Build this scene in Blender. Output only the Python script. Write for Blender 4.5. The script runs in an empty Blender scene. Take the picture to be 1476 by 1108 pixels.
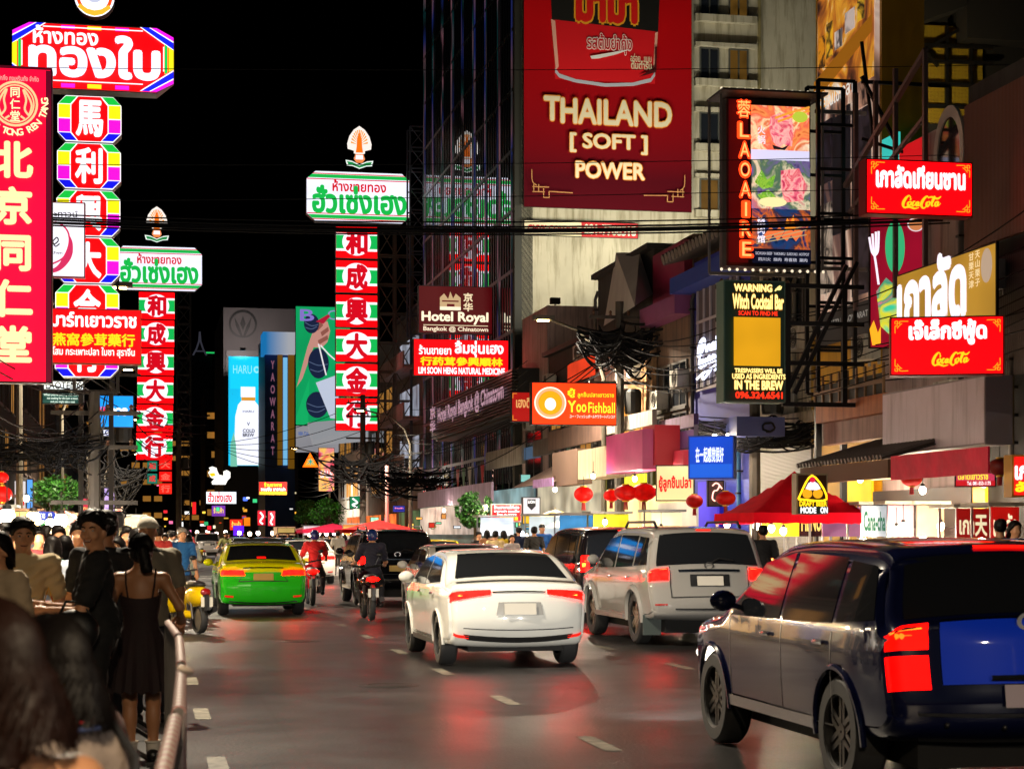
import bpy, bmesh, math, random
import numpy as np
from math import sin, cos, pi, sqrt, radians, atan2
from mathutils import Vector, Matrix

# ------------------------------------------------------------------ camera, sky, exposure
sc = bpy.context.scene
COL = sc.collection
F = 2700.0 / 1476.0
CAMZ, HX, HY = 1.65, 738.0, 770.0
cd = bpy.data.cameras.new("camera"); cam = bpy.data.objects.new("camera", cd); COL.objects.link(cam)
cam.location = (0, 0, CAMZ); cam.rotation_euler = (radians(90), 0, 0)
cd.sensor_width = 36.0; cd.lens = 36.0 * F; cd.shift_y = (HY - 554.0) / 1476.0
cd.clip_start = 0.1; cd.clip_end = 3000
cd.dof.use_dof = True; cd.dof.focus_distance = 55.0; cd.dof.aperture_fstop = 6.3
sc.camera = cam
world = bpy.data.worlds.new("World"); sc.world = world; world.use_nodes = True
wn = world.node_tree; bg = wn.nodes["Background"]
sky = wn.nodes.new("ShaderNodeTexSky"); sky.sky_type = 'NISHITA'; sky.sun_disc = False
sky.sun_elevation = radians(-6.0); sky.sun_rotation = radians(200); sky.dust_density = 3
wn.links.new(sky.outputs[0], bg.inputs[0]); bg.inputs[1].default_value = 2.0
sc.view_settings.view_transform = 'Standard'; sc.view_settings.look = 'None'
sc.view_settings.exposure = 0.4; sc.view_settings.gamma = 1.0
sc.cycles.max_bounces = 6; sc.cycles.diffuse_bounces = 3; sc.cycles.glossy_bounces = 3
sc.cycles.sample_clamp_indirect = 4.0; sc.cycles.use_denoising = True
sc.cycles.caustics_reflective = False; sc.cycles.caustics_refractive = False
rng = random.Random(7)

# ------------------------------------------------------------------ street frame: s along the road, t to the right of the lane line
U = Vector((-0.1923, 0.9813, 0)); N = Vector((0.9813, 0.1923, 0)); A0 = Vector((3.58, 0, 0))
ROADROT = atan2(U.y, U.x) - pi / 2          # local +y = along the road away from the camera
def ST(s, t, z=0.0):
    p = A0 + U * s + N * t; return Vector((p.x, p.y, z))
def PX(px, py, Y):                           # photo pixel at a depth
    return Vector(((px - HX) / 2700.0 * Y, Y, CAMZ + (HY - py) / 2700.0 * Y))
def GY(py): return 2700.0 * CAMZ / (py - HY)
def Y_AT(px, t):                             # depth at which the plane t = const is seen at this column
    k = (px - HX) / 2700.0
    return (t + 3.513) / (0.9813 * k + 0.1923)
def S_OF(Y, t): return (Y - 0.1923 * t) / 0.9813
def T_OF(px, Y): return ((px - HX) / 2700.0 * Y - 3.58) * 0.9813 + Y * 0.1923
def ZP(py, Y): return CAMZ + (HY - py) / 2700.0 * Y

# ------------------------------------------------------------------ materials
def lin(c):
    if isinstance(c, str):
        c = tuple(int(c[i:i + 2], 16) / 255 for i in (0, 2, 4))
        return tuple(x / 12.92 if x <= 0.04045 else ((x + 0.055) / 1.055) ** 2.4 for x in c)
    return tuple(c)
MC = {}
def mat(c, rough=0.6, metal=0.0, var=0.0, scale=3.0, coat=0.0, bump=0.0, spec=0.5, dirt=None, bscale=None):
    key = ('m', c, rough, metal, var, scale, coat, bump, spec, dirt, bscale)
    if key in MC: return MC[key]
    m = bpy.data.materials.new("surface"); m.use_nodes = True; nt = m.node_tree
    b = nt.nodes["Principled BSDF"]; L = lin(c)
    b.inputs["Base Color"].default_value = (*L, 1); b.inputs["Roughness"].default_value = rough
    b.inputs["Metallic"].default_value = metal; b.inputs["Coat Weight"].default_value = coat
    b.inputs["Coat Roughness"].default_value = 0.04
    b.inputs["Specular IOR Level"].default_value = spec
    if var or bump or dirt:
        tc = nt.nodes.new("ShaderNodeTexCoord")
        n1 = nt.nodes.new("ShaderNodeTexNoise"); n1.inputs["Scale"].default_value = scale; n1.inputs["Detail"].default_value = 5
        nt.links.new(tc.outputs["Object"], n1.inputs["Vector"])
        if var:
            r = nt.nodes.new("ShaderNodeMapRange"); r.inputs["From Min"].default_value = 0.3; r.inputs["From Max"].default_value = 0.7
            r.inputs["To Min"].default_value = 1 - var; r.inputs["To Max"].default_value = 1 + var * 0.6
            nt.links.new(n1.outputs["Fac"], r.inputs["Value"])
            mx = nt.nodes.new("ShaderNodeVectorMath"); mx.operation = 'SCALE'; mx.inputs[0].default_value = L
            nt.links.new(r.outputs[0], mx.inputs["Scale"]); out = mx.outputs[0]
            if dirt:                          # streaks of dirt running down
                mp = nt.nodes.new("ShaderNodeMapping"); mp.inputs["Scale"].default_value = (2.2, 2.2, 0.22)
                nt.links.new(tc.outputs["Object"], mp.inputs[0])
                n2 = nt.nodes.new("ShaderNodeTexNoise"); n2.inputs["Scale"].default_value = 1.6; n2.inputs["Detail"].default_value = 7
                n2.inputs["Roughness"].default_value = 0.65
                nt.links.new(mp.outputs[0], n2.inputs["Vector"])
                r2 = nt.nodes.new("ShaderNodeMapRange"); r2.inputs["From Min"].default_value = 0.48; r2.inputs["From Max"].default_value = 0.72
                nt.links.new(n2.outputs["Fac"], r2.inputs["Value"])
                m2 = nt.nodes.new("ShaderNodeMixRGB"); m2.inputs[2].default_value = (*lin(dirt), 1)
                nt.links.new(r2.outputs[0], m2.inputs[0]); nt.links.new(out, m2.inputs[1]); out = m2.outputs[0]
            nt.links.new(out, b.inputs["Base Color"])
        if bump:
            n3 = nt.nodes.new("ShaderNodeTexNoise"); n3.inputs["Scale"].default_value = bscale or scale * 8
            nt.links.new(tc.outputs["Object"], n3.inputs["Vector"])
            bp = nt.nodes.new("ShaderNodeBump"); bp.inputs["Strength"].default_value = bump; bp.inputs["Distance"].default_value = 0.02
            nt.links.new(n3.outputs["Fac"], bp.inputs["Height"]); nt.links.new(bp.outputs[0], b.inputs["Normal"])
    MC[key] = m; return m
def em(c, k=1.0, sample=True, var=0.0, vs=1.0, base=None):
    key = ('e', c, k, sample, var, vs)
    if key in MC: return MC[key]
    m = bpy.data.materials.new("lit"); m.use_nodes = True; nt = m.node_tree
    b = nt.nodes["Principled BSDF"]; L = lin(c)
    b.inputs["Base Color"].default_value = (*[0.5 * x for x in L], 1); b.inputs["Roughness"].default_value = 0.55; b.inputs["Specular IOR Level"].default_value = 0.2
    b.inputs["Emission Color"].default_value = (*L, 1); b.inputs["Emission Strength"].default_value = k
    if var:                                   # tubes and LED modules behind the face are never quite even
        tc = nt.nodes.new("ShaderNodeTexCoord"); n1 = nt.nodes.new("ShaderNodeTexNoise")
        n1.inputs["Scale"].default_value = vs; n1.inputs["Detail"].default_value = 1
        nt.links.new(tc.outputs["Object"], n1.inputs["Vector"])
        r = nt.nodes.new("ShaderNodeMapRange"); r.inputs["From Min"].default_value = 0.3; r.inputs["From Max"].default_value = 0.7
        r.inputs["To Min"].default_value = k * (1 - var); r.inputs["To Max"].default_value = k * (1 + var)
        nt.links.new(n1.outputs["Fac"], r.inputs["Value"]); nt.links.new(r.outputs[0], b.inputs["Emission Strength"])
    m.cycles.emission_sampling = 'FRONT_BACK' if sample else 'NONE'
    MC[key] = m; return m
def emt(c, k=1.0): return em(c, k, False)     # lettering: glows but is not picked as a lamp
def picture(cols, scale=1.2, k=0.0, detail=3, warp=2.0, stretch=(1, 1, 1)):
    """A printed or screen picture: distorted noise banded into colours."""
    key = ('p', tuple(cols), scale, k, detail, warp, stretch)
    if key in MC: return MC[key]
    m = bpy.data.materials.new("picture"); m.use_nodes = True; nt = m.node_tree; b = nt.nodes["Principled BSDF"]
    tc = nt.nodes.new("ShaderNodeTexCoord"); mp = nt.nodes.new("ShaderNodeMapping"); mp.inputs["Scale"].default_value = stretch
    nt.links.new(tc.outputs["Object"], mp.inputs[0])
    n1 = nt.nodes.new("ShaderNodeTexNoise"); n1.inputs["Scale"].default_value = scale; n1.inputs["Detail"].default_value = detail
    n1.inputs["Distortion"].default_value = warp
    nt.links.new(mp.outputs[0], n1.inputs["Vector"])
    cr = nt.nodes.new("ShaderNodeValToRGB"); e = cr.color_ramp.elements
    while len(e) < len(cols): e.new(0.5)
    for i, c in enumerate(cols):
        e[i].position = 0.3 + 0.4 * i / max(1, len(cols) - 1); e[i].color = (*lin(c), 1)
    nt.links.new(n1.outputs["Fac"], cr.inputs[0]); nt.links.new(cr.outputs[0], b.inputs["Base Color"])
    if k:
        nt.links.new(cr.outputs[0], b.inputs["Emission Color"]); b.inputs["Emission Strength"].default_value = k
    b.inputs["Roughness"].default_value = 0.45
    MC[key] = m; return m
def wavy(c1, c2, scale, axis='X', rough=0.6, bump=0.6, prof='SIN'):
    key = ('w', c1, c2, scale, axis, rough)
    if key in MC: return MC[key]
    m = bpy.data.materials.new("ribbed"); m.use_nodes = True; nt = m.node_tree; b = nt.nodes["Principled BSDF"]
    tc = nt.nodes.new("ShaderNodeTexCoord"); w = nt.nodes.new("ShaderNodeTexWave"); w.wave_profile = prof
    w.bands_direction = axis; w.inputs["Scale"].default_value = scale; w.inputs["Distortion"].default_value = 0.15
    nt.links.new(tc.outputs["Object"], w.inputs["Vector"])
    mx = nt.nodes.new("ShaderNodeMixRGB"); mx.inputs[1].default_value = (*lin(c1), 1); mx.inputs[2].default_value = (*lin(c2), 1)
    nt.links.new(w.outputs["Fac"], mx.inputs[0]); nt.links.new(mx.outputs[0], b.inputs["Base Color"])
    bp = nt.nodes.new("ShaderNodeBump"); bp.inputs["Strength"].default_value = bump; bp.inputs["Distance"].default_value = 0.03
    nt.links.new(w.outputs["Fac"], bp.inputs["Height"]); nt.links.new(bp.outputs[0], b.inputs["Normal"])
    b.inputs["Roughness"].default_value = rough; MC[key] = m; return m
STEEL = mat('2a2623', 0.5, 0.6, 0.3, 4); BLACK = mat((.012, .012, .013), 0.5); DARKM = mat('1d1b1c', 0.45, 0.7)
CHROME = mat((.7, .7, .72), 0.18, 1.0); RUBBER = mat((.015, .015, .016), 0.75); WOOD = mat('6b4a2c', .7, 0, .4, 5)
CONC = mat('4c463f', .85, 0, .35, 2, bump=.3, dirt='2a2622'); WIRE = mat((.009, .009, .01), .85, spec=.1)
GLASSD = mat((.012, .014, .018), 0.06, 0, spec=.6)

# ------------------------------------------------------------------ mesh builder and scene tree
class MB:
    def __init__(s): s.v = []; s.f = []; s.mi = []
    def add(s, vs, fs, m=0):
        o = len(s.v); s.v += [tuple(p) for p in vs]; s.f += [tuple(i + o for i in f) for f in fs]; s.mi += [m] * len(fs); return s
    def box(s, x0, x1, y0, y1, z0, z1, m=0, M=None):
        vs = [Vector((x, y, z)) for x in (x0, x1) for y in (y0, y1) for z in (z0, z1)]
        if M is not None: vs = [M @ p for p in vs]
        return s.add(vs, [(0, 1, 3, 2), (4, 6, 7, 5), (0, 4, 5, 1), (2, 3, 7, 6), (0, 2, 6, 4), (1, 5, 7, 3)], m)
    def bar(s, a, b, w=.05, h=None, m=0):    # square bar between two points
        a, b = Vector(a), Vector(b); d = (b - a); L = d.length
        if L < 1e-6: return s
        d.normalize(); up = Vector((0, 0, 1)) if abs(d.z) < .95 else Vector((0, 1, 0))
        x = d.cross(up).normalized() * (w / 2); y = d.cross(x).normalized() * ((h or w) / 2)
        vs = [a - x - y, a + x - y, a + x + y, a - x + y, b - x - y, b + x - y, b + x + y, b - x + y]
        return s.add(vs, [(3, 2, 1, 0), (4, 5, 6, 7), (0, 1, 5, 4), (1, 2, 6, 5), (2, 3, 7, 6), (3, 0, 4, 7)], m)
    def tube(s, pts, r, n=8, m=0, cap=True):
        pts = [Vector(p) for p in pts]; k = len(pts); rs = r if isinstance(r, (list, tuple)) else [r] * k
        vs = []; px = None
        for i, p in enumerate(pts):
            d = (pts[min(i + 1, k - 1)] - pts[max(i - 1, 0)]).normalized()
            if px is None:
                up = Vector((0, 0, 1)) if abs(d.z) < .9 else Vector((1, 0, 0)); x = d.cross(up).normalized()
            else: x = (px - d * px.dot(d)); x = x.normalized() if x.length > 1e-6 else px
            px = x; y = d.cross(x)
            for j in range(n):
                a = 2 * pi * j / n; vs.append(p + (x * cos(a) + y * sin(a)) * rs[i])
        fs = [(i * n + j, i * n + (j + 1) % n, (i + 1) * n + (j + 1) % n, (i + 1) * n + j) for i in range(k - 1) for j in range(n)]
        if cap: fs += [tuple(range(n))[::-1], tuple((k - 1) * n + j for j in range(n))]
        return s.add(vs, fs, m)
    def lathe(s, prof, n=24, M=None, m=0):   # profile of (radius, height) about local z
        vs = [Vector((r * cos(2 * pi * j / n), r * sin(2 * pi * j / n), z)) for r, z in prof for j in range(n)]
        if M is not None: vs = [M @ p for p in vs]
        k = len(prof)
        return s.add(vs, [(i * n + j, i * n + (j + 1) % n, (i + 1) * n + (j + 1) % n, (i + 1) * n + j) for i in range(k - 1) for j in range(n)], m)
    def ball(s, c, r, n=12, k=8, sq=(1, 1, 1), m=0, M=None):
        prof = [(max(1e-4, sin(pi * i / k)), -cos(pi * i / k)) for i in range(k + 1)]
        T = Matrix.Translation(c) @ Matrix.Diagonal((r * sq[0], r * sq[1], r * sq[2], 1))
        return s.lathe(prof, n, T if M is None else M @ T, m)
    def prism(s, poly, y0, y1, m=0, M=None): # polygon in x-z pulled along y
        n = len(poly); vs = [Vector((x, y0, z)) for x, z in poly] + [Vector((x, y1, z)) for x, z in poly]
        if M is not None: vs = [M @ p for p in vs]
        fs = [tuple(range(n)), tuple(range(2 * n - 1, n - 1, -1))] + [(i, i + n, (i + 1) % n + n, (i + 1) % n) for i in range(n)]
        return s.add(vs, fs, m)
    def quad(s, a, b, c, d, m=0): return s.add([a, b, c, d], [(0, 1, 2, 3)], m)
    def mesh(s, name, mats, smooth=False):
        me = bpy.data.meshes.new(name); me.from_pydata(s.v, [], s.f)
        for m in (mats if isinstance(mats, (list, tuple)) else [mats]): me.materials.append(m)
        if any(s.mi): me.polygons.foreach_set("material_index", s.mi)
        if smooth:
            me.polygons.foreach_set("use_smooth", [True] * len(s.f))
            if smooth != 'all':
                try: me.set_sharp_from_angle(angle=radians(smooth if smooth is not True else 40))
                except Exception: pass
        me.update(); return me
    def build(s, name, mats, parent=None, smooth=False):
        return link(name, s.mesh(name, mats, smooth), parent)
def each(b, name, mats, parent=None, smooth=False):   # every loose piece of the builder becomes a part of its own
    par = list(range(len(b.v)))
    def fd(i):
        while par[i] != i: par[i] = par[par[i]]; i = par[i]
        return i
    for f in b.f:
        for i in f[1:]: par[fd(i)] = fd(f[0])
    gr = {}
    for k, f in enumerate(b.f): gr.setdefault(fd(f[0]), []).append(k)
    for ks in gr.values():
        c = MB(); mp = {}
        for k in ks:
            for i in b.f[k]:
                if i not in mp: mp[i] = len(c.v); c.v.append(b.v[i])
            c.f.append(tuple(mp[i] for i in b.f[k])); c.mi.append(b.mi[k])
        c.build(name, mats, parent, smooth)
def link(name, me, parent=None):
    o = bpy.data.objects.new(name, me); COL.objects.link(o)
    if parent is not None: o.parent = parent
    return o
def tag(o, label=None, cat=None, group=None, kind=None):
    if label: o["label"] = label
    if cat: o["category"] = cat
    if group: o["group"] = group
    if kind: o["kind"] = kind
    return o
def thing(name, label, cat, loc=(0, 0, 0), rz=0.0, group=None):
    o = bpy.data.objects.new(name, None); COL.objects.link(o); o.empty_display_size = .2
    o.location = loc; o.rotation_euler = (0, 0, rz); return tag(o, label, cat, group)
def dup(o, loc, rz, label, group=None, mats=None):
    r = o.copy(); COL.objects.link(r); r.location = loc; r.rotation_euler = (0, 0, rz); r["label"] = label
    if group: r["group"] = group
    for ch in list(o.children):
        c = ch.copy(); COL.objects.link(c); c.parent = r
        for g in ch.children:
            d = g.copy(); COL.objects.link(d); d.parent = c
    return r

# ------------------------------------------------------------------ lettering
GL = {}
_dg = bpy.context.evaluated_depsgraph_get
def _ev(body):
    cu = bpy.data.curves.new("t", 'FONT'); cu.body = body; cu.size = 1; cu.resolution_u = 3; cu.fill_mode = 'FRONT'
    o = bpy.data.objects.new("t", cu); COL.objects.link(o); dg = _dg(); dg.update()
    me = o.evaluated_get(dg).to_mesh()
    vs = [(v.co.x, v.co.y) for v in me.vertices]; fs = [tuple(p.vertices) for p in me.polygons]
    o.evaluated_get(dg).to_mesh_clear(); bpy.data.objects.remove(o); bpy.data.curves.remove(cu)
    return vs, fs
_bar = None
def glyph(c):
    global _bar
    if c in GL: return GL[c]
    if _bar is None: _bar = max(x for x, y in _ev("|")[0])
    vs, fs = _ev(c) if c != ' ' else ([], [])
    adv = max(x for x, y in _ev(c + "|")[0]) - _bar
    GL[c] = (vs, fs, adv); return GL[c]
def text2d(body, vertical=False, tight=1.0):
    out = []; x = 0; y = 0
    for c in body:
        vs, fs, adv = glyph(c)
        if vertical:
            if vs:
                w = max(p[0] for p in vs) + min(p[0] for p in vs)
                out.append(([(p[0] - w / 2, p[1] + y) for p in vs], fs))
            y -= 1.08 * tight
        else:
            if vs: out.append(([(p[0] + x, p[1]) for p in vs], fs))
            x += adv * tight
    xs = [p[0] for g in out for p in g[0]]; ys = [p[1] for g in out for p in g[0]]
    return out, (min(xs), min(ys), max(xs), max(ys))
def text_into(mb, body, x0, z0, x1, z1, out, bold=0.0, vertical=False, slant=0.0, tight=1.0, keep=False, m=0, arc=None, fn=None):
    """Fit lettering into the local rectangle; the face looks towards local -y."""
    gl, (a, b, c, d) = text2d(body, vertical, tight)
    sx = (x1 - x0) / (c - a); sz = (z1 - z0) / max(1e-6, d - b)
    if keep: sx = min(sx, sz * 1.05)
    ox = x0 + ((x1 - x0) - (c - a) * sx) / 2
    sh = [(0, 0)] + ([(bold * cos(2 * pi * i / 8), bold * sin(2 * pi * i / 8)) for i in range(8)] if bold else [])
    for gi, (vs, fs) in enumerate(gl):
        for k, (dx, dz) in enumerate(sh):
            L = []
            for p in vs:
                x = ox + (p[0] + dx - a) * sx; z = z0 + (p[1] + dz - b) * sz
                x += slant * (z - z0); y = -out - 0.0006 * k
                L.append(fn(x, y, z) if fn else (x, y, z))
            mb.add(L, fs, m)
# ------------------------------------------------------------------ ground, road, kerbs, markings
def ground_mat(c, rough, scale, var, bump, wet=0.0):
    m = bpy.data.materials.new("ground"); m.use_nodes = True; nt = m.node_tree; b = nt.nodes["Principled BSDF"]
    tc = nt.nodes.new("ShaderNodeTexCoord")
    def noise(s, d=6, dist=0.0):
        n = nt.nodes.new("ShaderNodeTexNoise"); n.inputs["Scale"].default_value = s; n.inputs["Detail"].default_value = d
        n.inputs["Distortion"].default_value = dist; nt.links.new(tc.outputs["Object"], n.inputs["Vector"]); return n
    def rng_(src, a, b_, c0, c1):
        r = nt.nodes.new("ShaderNodeMapRange"); r.inputs["From Min"].default_value = a; r.inputs["From Max"].default_value = b_
        r.inputs["To Min"].default_value = c0; r.inputs["To Max"].default_value = c1; nt.links.new(src, r.inputs["Value"]); return r.outputs[0]
    big = noise(.35, 4, .6); mid = noise(2.1, 8); fine = noise(30, 4)
    mul = nt.nodes.new("ShaderNodeMath"); mul.operation = 'MULTIPLY'
    nt.links.new(rng_(big.outputs["Fac"], .35, .65, 1 - var, 1 + var), mul.inputs[0])
    nt.links.new(rng_(mid.outputs["Fac"], .35, .65, 1 - var * .6, 1 + var * .6), mul.inputs[1])
    mu2 = nt.nodes.new("ShaderNodeMath"); mu2.operation = 'MULTIPLY'; nt.links.new(mul.outputs[0], mu2.inputs[0])
    nt.links.new(rng_(fine.outputs["Fac"], .35, .65, .75, 1.3), mu2.inputs[1])
    # sealed cracks
    vo = nt.nodes.new("ShaderNodeTexVoronoi"); vo.feature = 'DISTANCE_TO_EDGE'; vo.inputs["Scale"].default_value = .22
    wv = nt.nodes.new("ShaderNodeVectorMath"); wv.operation = 'MULTIPLY_ADD'; nt.links.new(noise(1.2, 4).outputs["Color"], wv.inputs[0])
    wv.inputs[1].default_value = (.6, .6, 0); nt.links.new(tc.outputs["Object"], wv.inputs[2]); nt.links.new(wv.outputs[0], vo.inputs["Vector"])
    cr = rng_(vo.outputs["Distance"], .0015, .004, .72, 1.0)
    mu3 = nt.nodes.new("ShaderNodeMath"); mu3.operation = 'MULTIPLY'; nt.links.new(mu2.outputs[0], mu3.inputs[0]); nt.links.new(cr, mu3.inputs[1])
    # resurfaced strips and patches, laid along the lanes
    mp = nt.nodes.new("ShaderNodeMapping"); mp.inputs["Rotation"].default_value = (0, 0, -ROADROT); nt.links.new(tc.outputs["Object"], mp.inputs[0])
    bk = nt.nodes.new("ShaderNodeTexBrick"); bk.inputs["Scale"].default_value = 1; bk.inputs["Brick Width"].default_value = 2.3; bk.inputs["Row Height"].default_value = 6.5; bk.inputs["Mortar Size"].default_value = .012
    bk.inputs["Color1"].default_value = (.68, .68, .68, 1); bk.inputs["Color2"].default_value = (1.3, 1.3, 1.3, 1); bk.inputs["Mortar"].default_value = (.62, .62, .62, 1); nt.links.new(mp.outputs[0], bk.inputs["Vector"])
    mu4 = nt.nodes.new("ShaderNodeMath"); mu4.operation = 'MULTIPLY'; nt.links.new(mu3.outputs[0], mu4.inputs[0]); nt.links.new(bk.outputs["Color"], mu4.inputs[1]); mu3 = mu4
    sp_ = noise(14, 4); mu5 = nt.nodes.new("ShaderNodeMath"); mu5.operation = 'MULTIPLY'; nt.links.new(mu3.outputs[0], mu5.inputs[0]); nt.links.new(rng_(sp_.outputs["Fac"], .3, .7, .7, 1.3), mu5.inputs[1]); mu3 = mu5
    sc_ = nt.nodes.new("ShaderNodeVectorMath"); sc_.operation = 'SCALE'; sc_.inputs[0].default_value = lin(c)
    nt.links.new(mu3.outputs[0], sc_.inputs["Scale"]); nt.links.new(sc_.outputs[0], b.inputs["Base Color"])
    b.inputs["Specular IOR Level"].default_value = .3
    nt.links.new(rng_(big.outputs["Fac"], .3, .7, rough - wet, rough + wet), b.inputs["Roughness"])
    bp = nt.nodes.new("ShaderNodeBump"); bp.inputs["Strength"].default_value = bump; bp.inputs["Distance"].default_value = .01
    nt.links.new(fine.outputs["Fac"], bp.inputs["Height"]); nt.links.new(bp.outputs[0], b.inputs["Normal"])
    return m
def strip(name, t0, t1, s0, s1, z0, z1, m):
    b = MB(); p = [ST(s0, t0), ST(s0, t1), ST(s1, t1), ST(s1, t0)]
    if z1 - z0 < .03: b.quad(*[(q.x, q.y, z1) for q in p])
    else:
        b.add([(q.x, q.y, z) for z in (z0, z1) for q in p], [(3, 2, 1, 0), (4, 5, 6, 7), (0, 1, 5, 4), (1, 2, 6, 5), (2, 3, 7, 6), (3, 0, 4, 7)])
    o = b.build(name, m); tag(o, kind="structure"); return o
ASPH = ground_mat((.0165, .0163, .0168), .38, 1, .42, .5, .08)
PAVE = ground_mat((.16, .15, .14), .6, 1, .3, .3, .1)
g = MB(); g.quad((-1500, -300, -.02), (1500, -300, -.02), (1500, 2500, -.02), (-1500, 2500, -.02)); tag(g.build("ground", mat((.05, .048, .045), .9)), kind="structure")
strip("road", -6.4, 6.8, -12, 420, 0, 0.0, ASPH)
strip("pavement", 6.8, 30, -12, 420, -.01, .13, PAVE)
strip("pavement", -30, -6.4, -12, 420, -.01, .13, PAVE)
strip("kerb", 6.6, 6.795, -12, 420, -.01, .15, mat('6f6a63', .8, 0, .3, 3))
strip("kerb", -6.395, -6.2, -12, 420, -.01, .15, mat('6f6a63', .8, 0, .3, 3))
PAINT = mat((.16, .15, .115), .6, 0, .6, 7, dirt='1c1a17'); PAINTW = mat((.62, .6, .55), .55, 0, .45, 9)
dash = MB()
for t, s0 in ((0, 14.55), (3.05, 14.9), (-3.0, 13.7)):
    for i in range(-2, 45):
        s = s0 + (i * 3.93); 
        a, b, c, d = ST(s, t - .07, .004), ST(s, t + .07, .004), ST(s + 1.05, t + .07, .004), ST(s + 1.05, t - .07, .004)
        dash.quad(a, b, c, d)
tag(dash.build("lane_markings", PAINT), kind="structure")
cw = MB()                                     # stop lines of the crossing further down
for s in (72, 75.4): cw.quad(ST(s, -6, .004), ST(s, 6.4, .004), ST(s + .3, 6.4, .004), ST(s + .3, -6, .004))
tag(cw.build("crossing_lines", PAINTW), kind="structure")

# ------------------------------------------------------------------ buildings
class Bld:
    """Box standing on the street line; local x = away from the lane line, local y = down the street."""
    def __init__(s, name, label, pxn, pxf, t, ztop, depth, m, cat="building", roof=None):
        s.t = t; s.side = 1 if t > 0 else -1
        s.s0 = S_OF(Y_AT(pxn, t), t); s.s1 = S_OF(Y_AT(pxf, t), t) if pxf is not None else s.s0 + 12
        s.len = s.s1 - s.s0; s.h = ztop
        s.root = thing(name, label, cat, ST(s.s0, t), ROADROT)
        b = MB(); b.box(0 if s.side > 0 else -depth, depth if s.side > 0 else 0, 0, s.len, 0, ztop)
        s.wall = b.build("wall", m, s.root)
        if roof: r = MB(); r.box((-.25 if s.side > 0 else -depth), (depth if s.side > 0 else .25), -.05, s.len + .05, ztop + .002, ztop + .18); r.build("roof", roof, s.root)
    def a(s, px): return S_OF(Y_AT(px, s.t), s.t) - s.s0
    def Z(s, px, py): return ZP(py, Y_AT(px, s.t))
    def rect(s, name, px0, px1, py0, py1, m, out=.05, inn=0.0):   # px0 far, px1 near; heights read at the near edge
        a1, a0 = s.a(px0), s.a(px1); z1, z0 = s.Z(px1, py0), s.Z(px1, py1)
        b = MB(); 
        if s.side > 0: b.box(-out, inn - .001, a0, a1, z0, z1)
        else: b.box(-inn + .001, out, a0, a1, z0, z1)
        return b.build(name, m, s.root)
    def windows(s, a0, a1, z0, z1, nx, nz, fm, gm, gap=.25, out=.06, bars=2, lit=None):
        w = (a1 - a0) / nx; h = (z1 - z0) / nz; sg = -s.side
        for i in range(nx):
            for j in range(nz):
                x0, x1 = a0 + i * w + gap * w / 2, a0 + (i + 1) * w - gap * w / 2
                y0, y1 = z0 + j * h + gap * h / 2, z0 + (j + 1) * h - gap * h / 2
                f = MB(); t_ = .06
                for (p, q, r, u_) in ((x0, x1, y0, y0 + t_), (x0, x1, y1 - t_, y1), (x0, x0 + t_, y0 + t_, y1 - t_), (x1 - t_, x1, y0 + t_, y1 - t_)):
                    f.box(*sorted((0, sg * out)), p, q, r, u_)
                for k in range(1, bars):
                    c = x0 + (x1 - x0) * k / bars; f.box(*sorted((0, sg * out * .8)), c - .025, c + .025, y0 + t_, y1 - t_)
                f.box(*sorted((0, sg * out * 1.8)), x0 - .05, x1 + .05, y0 - .09, y0 - .003)
                fo = f.build("window", fm, s.root)
                p = MB(); p.box(*sorted((0, sg * out * .35)), x0 + t_ + .001, x1 - t_ - .001, y0 + t_ + .001, y1 - t_ - .001)
                p.build("pane", (lit if lit and rng.random() < .35 else gm), fo)
CREAM = mat('b3ab92', .8, 0, .18, .6, bump=.15, dirt='6f6748'); GREY = mat('6a6460', .85, 0, .3, .8, dirt='2b2725')
PINKW = mat('9c8582', .85, 0, .25, .7, dirt='4e4340'); DARKW = mat('2c2826', .85, 0, .35, 1, dirt='131110'); BROWN = mat('5a4436', .85, 0, .3, 1, dirt='2a211c')
STAIN = mat('a39a87', .85, 0, .25, .8, bump=.2, dirt='3c372f'); ROOFD = mat('232021', .7, 0, .3, 4)
WFR = mat('9a968f', .5); WLIT = em('b07a35', .5, False, .4, 1.5)

# mirror-glass hotel tower: front along the street, painted end wall towards the camera
tw = Bld("hotel_tower", "tall hotel tower with dark mirror glass front and cream painted end wall", 752, 613, 12.9, 41.0, 17.0, CREAM)
gz = MB(); gz.box(-.12, -.001, .5, tw.len, 3.6, 41); gz.build("glass_front", mat((.78, .82, .86), .02, 1.0), tw.root)
npair = 9; STRIP = picture(['0a0a0c', '8a5a66', '0c3a3c', '0a0a0c', '1a2a6a', '6a4a52', '0a2c2c'], 1.0, .35, 0, 0, (.6, .6, .16))  # mullion strips: the neon they reflect is put into a glowing colour
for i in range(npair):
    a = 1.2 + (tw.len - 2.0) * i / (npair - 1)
    for d in (0, .42): b = MB(); b.box(-.165, -.125, a + d - .05, a + d + .05, 5, 41); b.build("neon_reflection_strip", STRIP, tw.root)
mu = MB()
for i in range(1, 48): mu.box(-.15, -.125, tw.len * i / 48 - .06, tw.len * i / 48 + .06, 4, 41)
mu.build("mullion", mat((.015, .017, .02), .35, .6), tw.root)
sp = MB()
for i in range(14): sp.box(-.158, -.152, .5, tw.len, 5.3 + i * 2.72, 5.3 + i * 2.72 + .16)
sp.build("spandrel", mat('45464a', .4, .5), tw.root)
lob = MB(); lob.box(-.35, -.13, .6, tw.len - .3, .3, 3.5); lob.build("lobby_glass", em('5b6f68', .22, False, .6, .5), tw.root)
ct = MB(); ct.box(-.32, .5, -.0, .48, 0, 41); ct.build("corner_column", mat('2e2d24', .7), tw.root)
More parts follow.
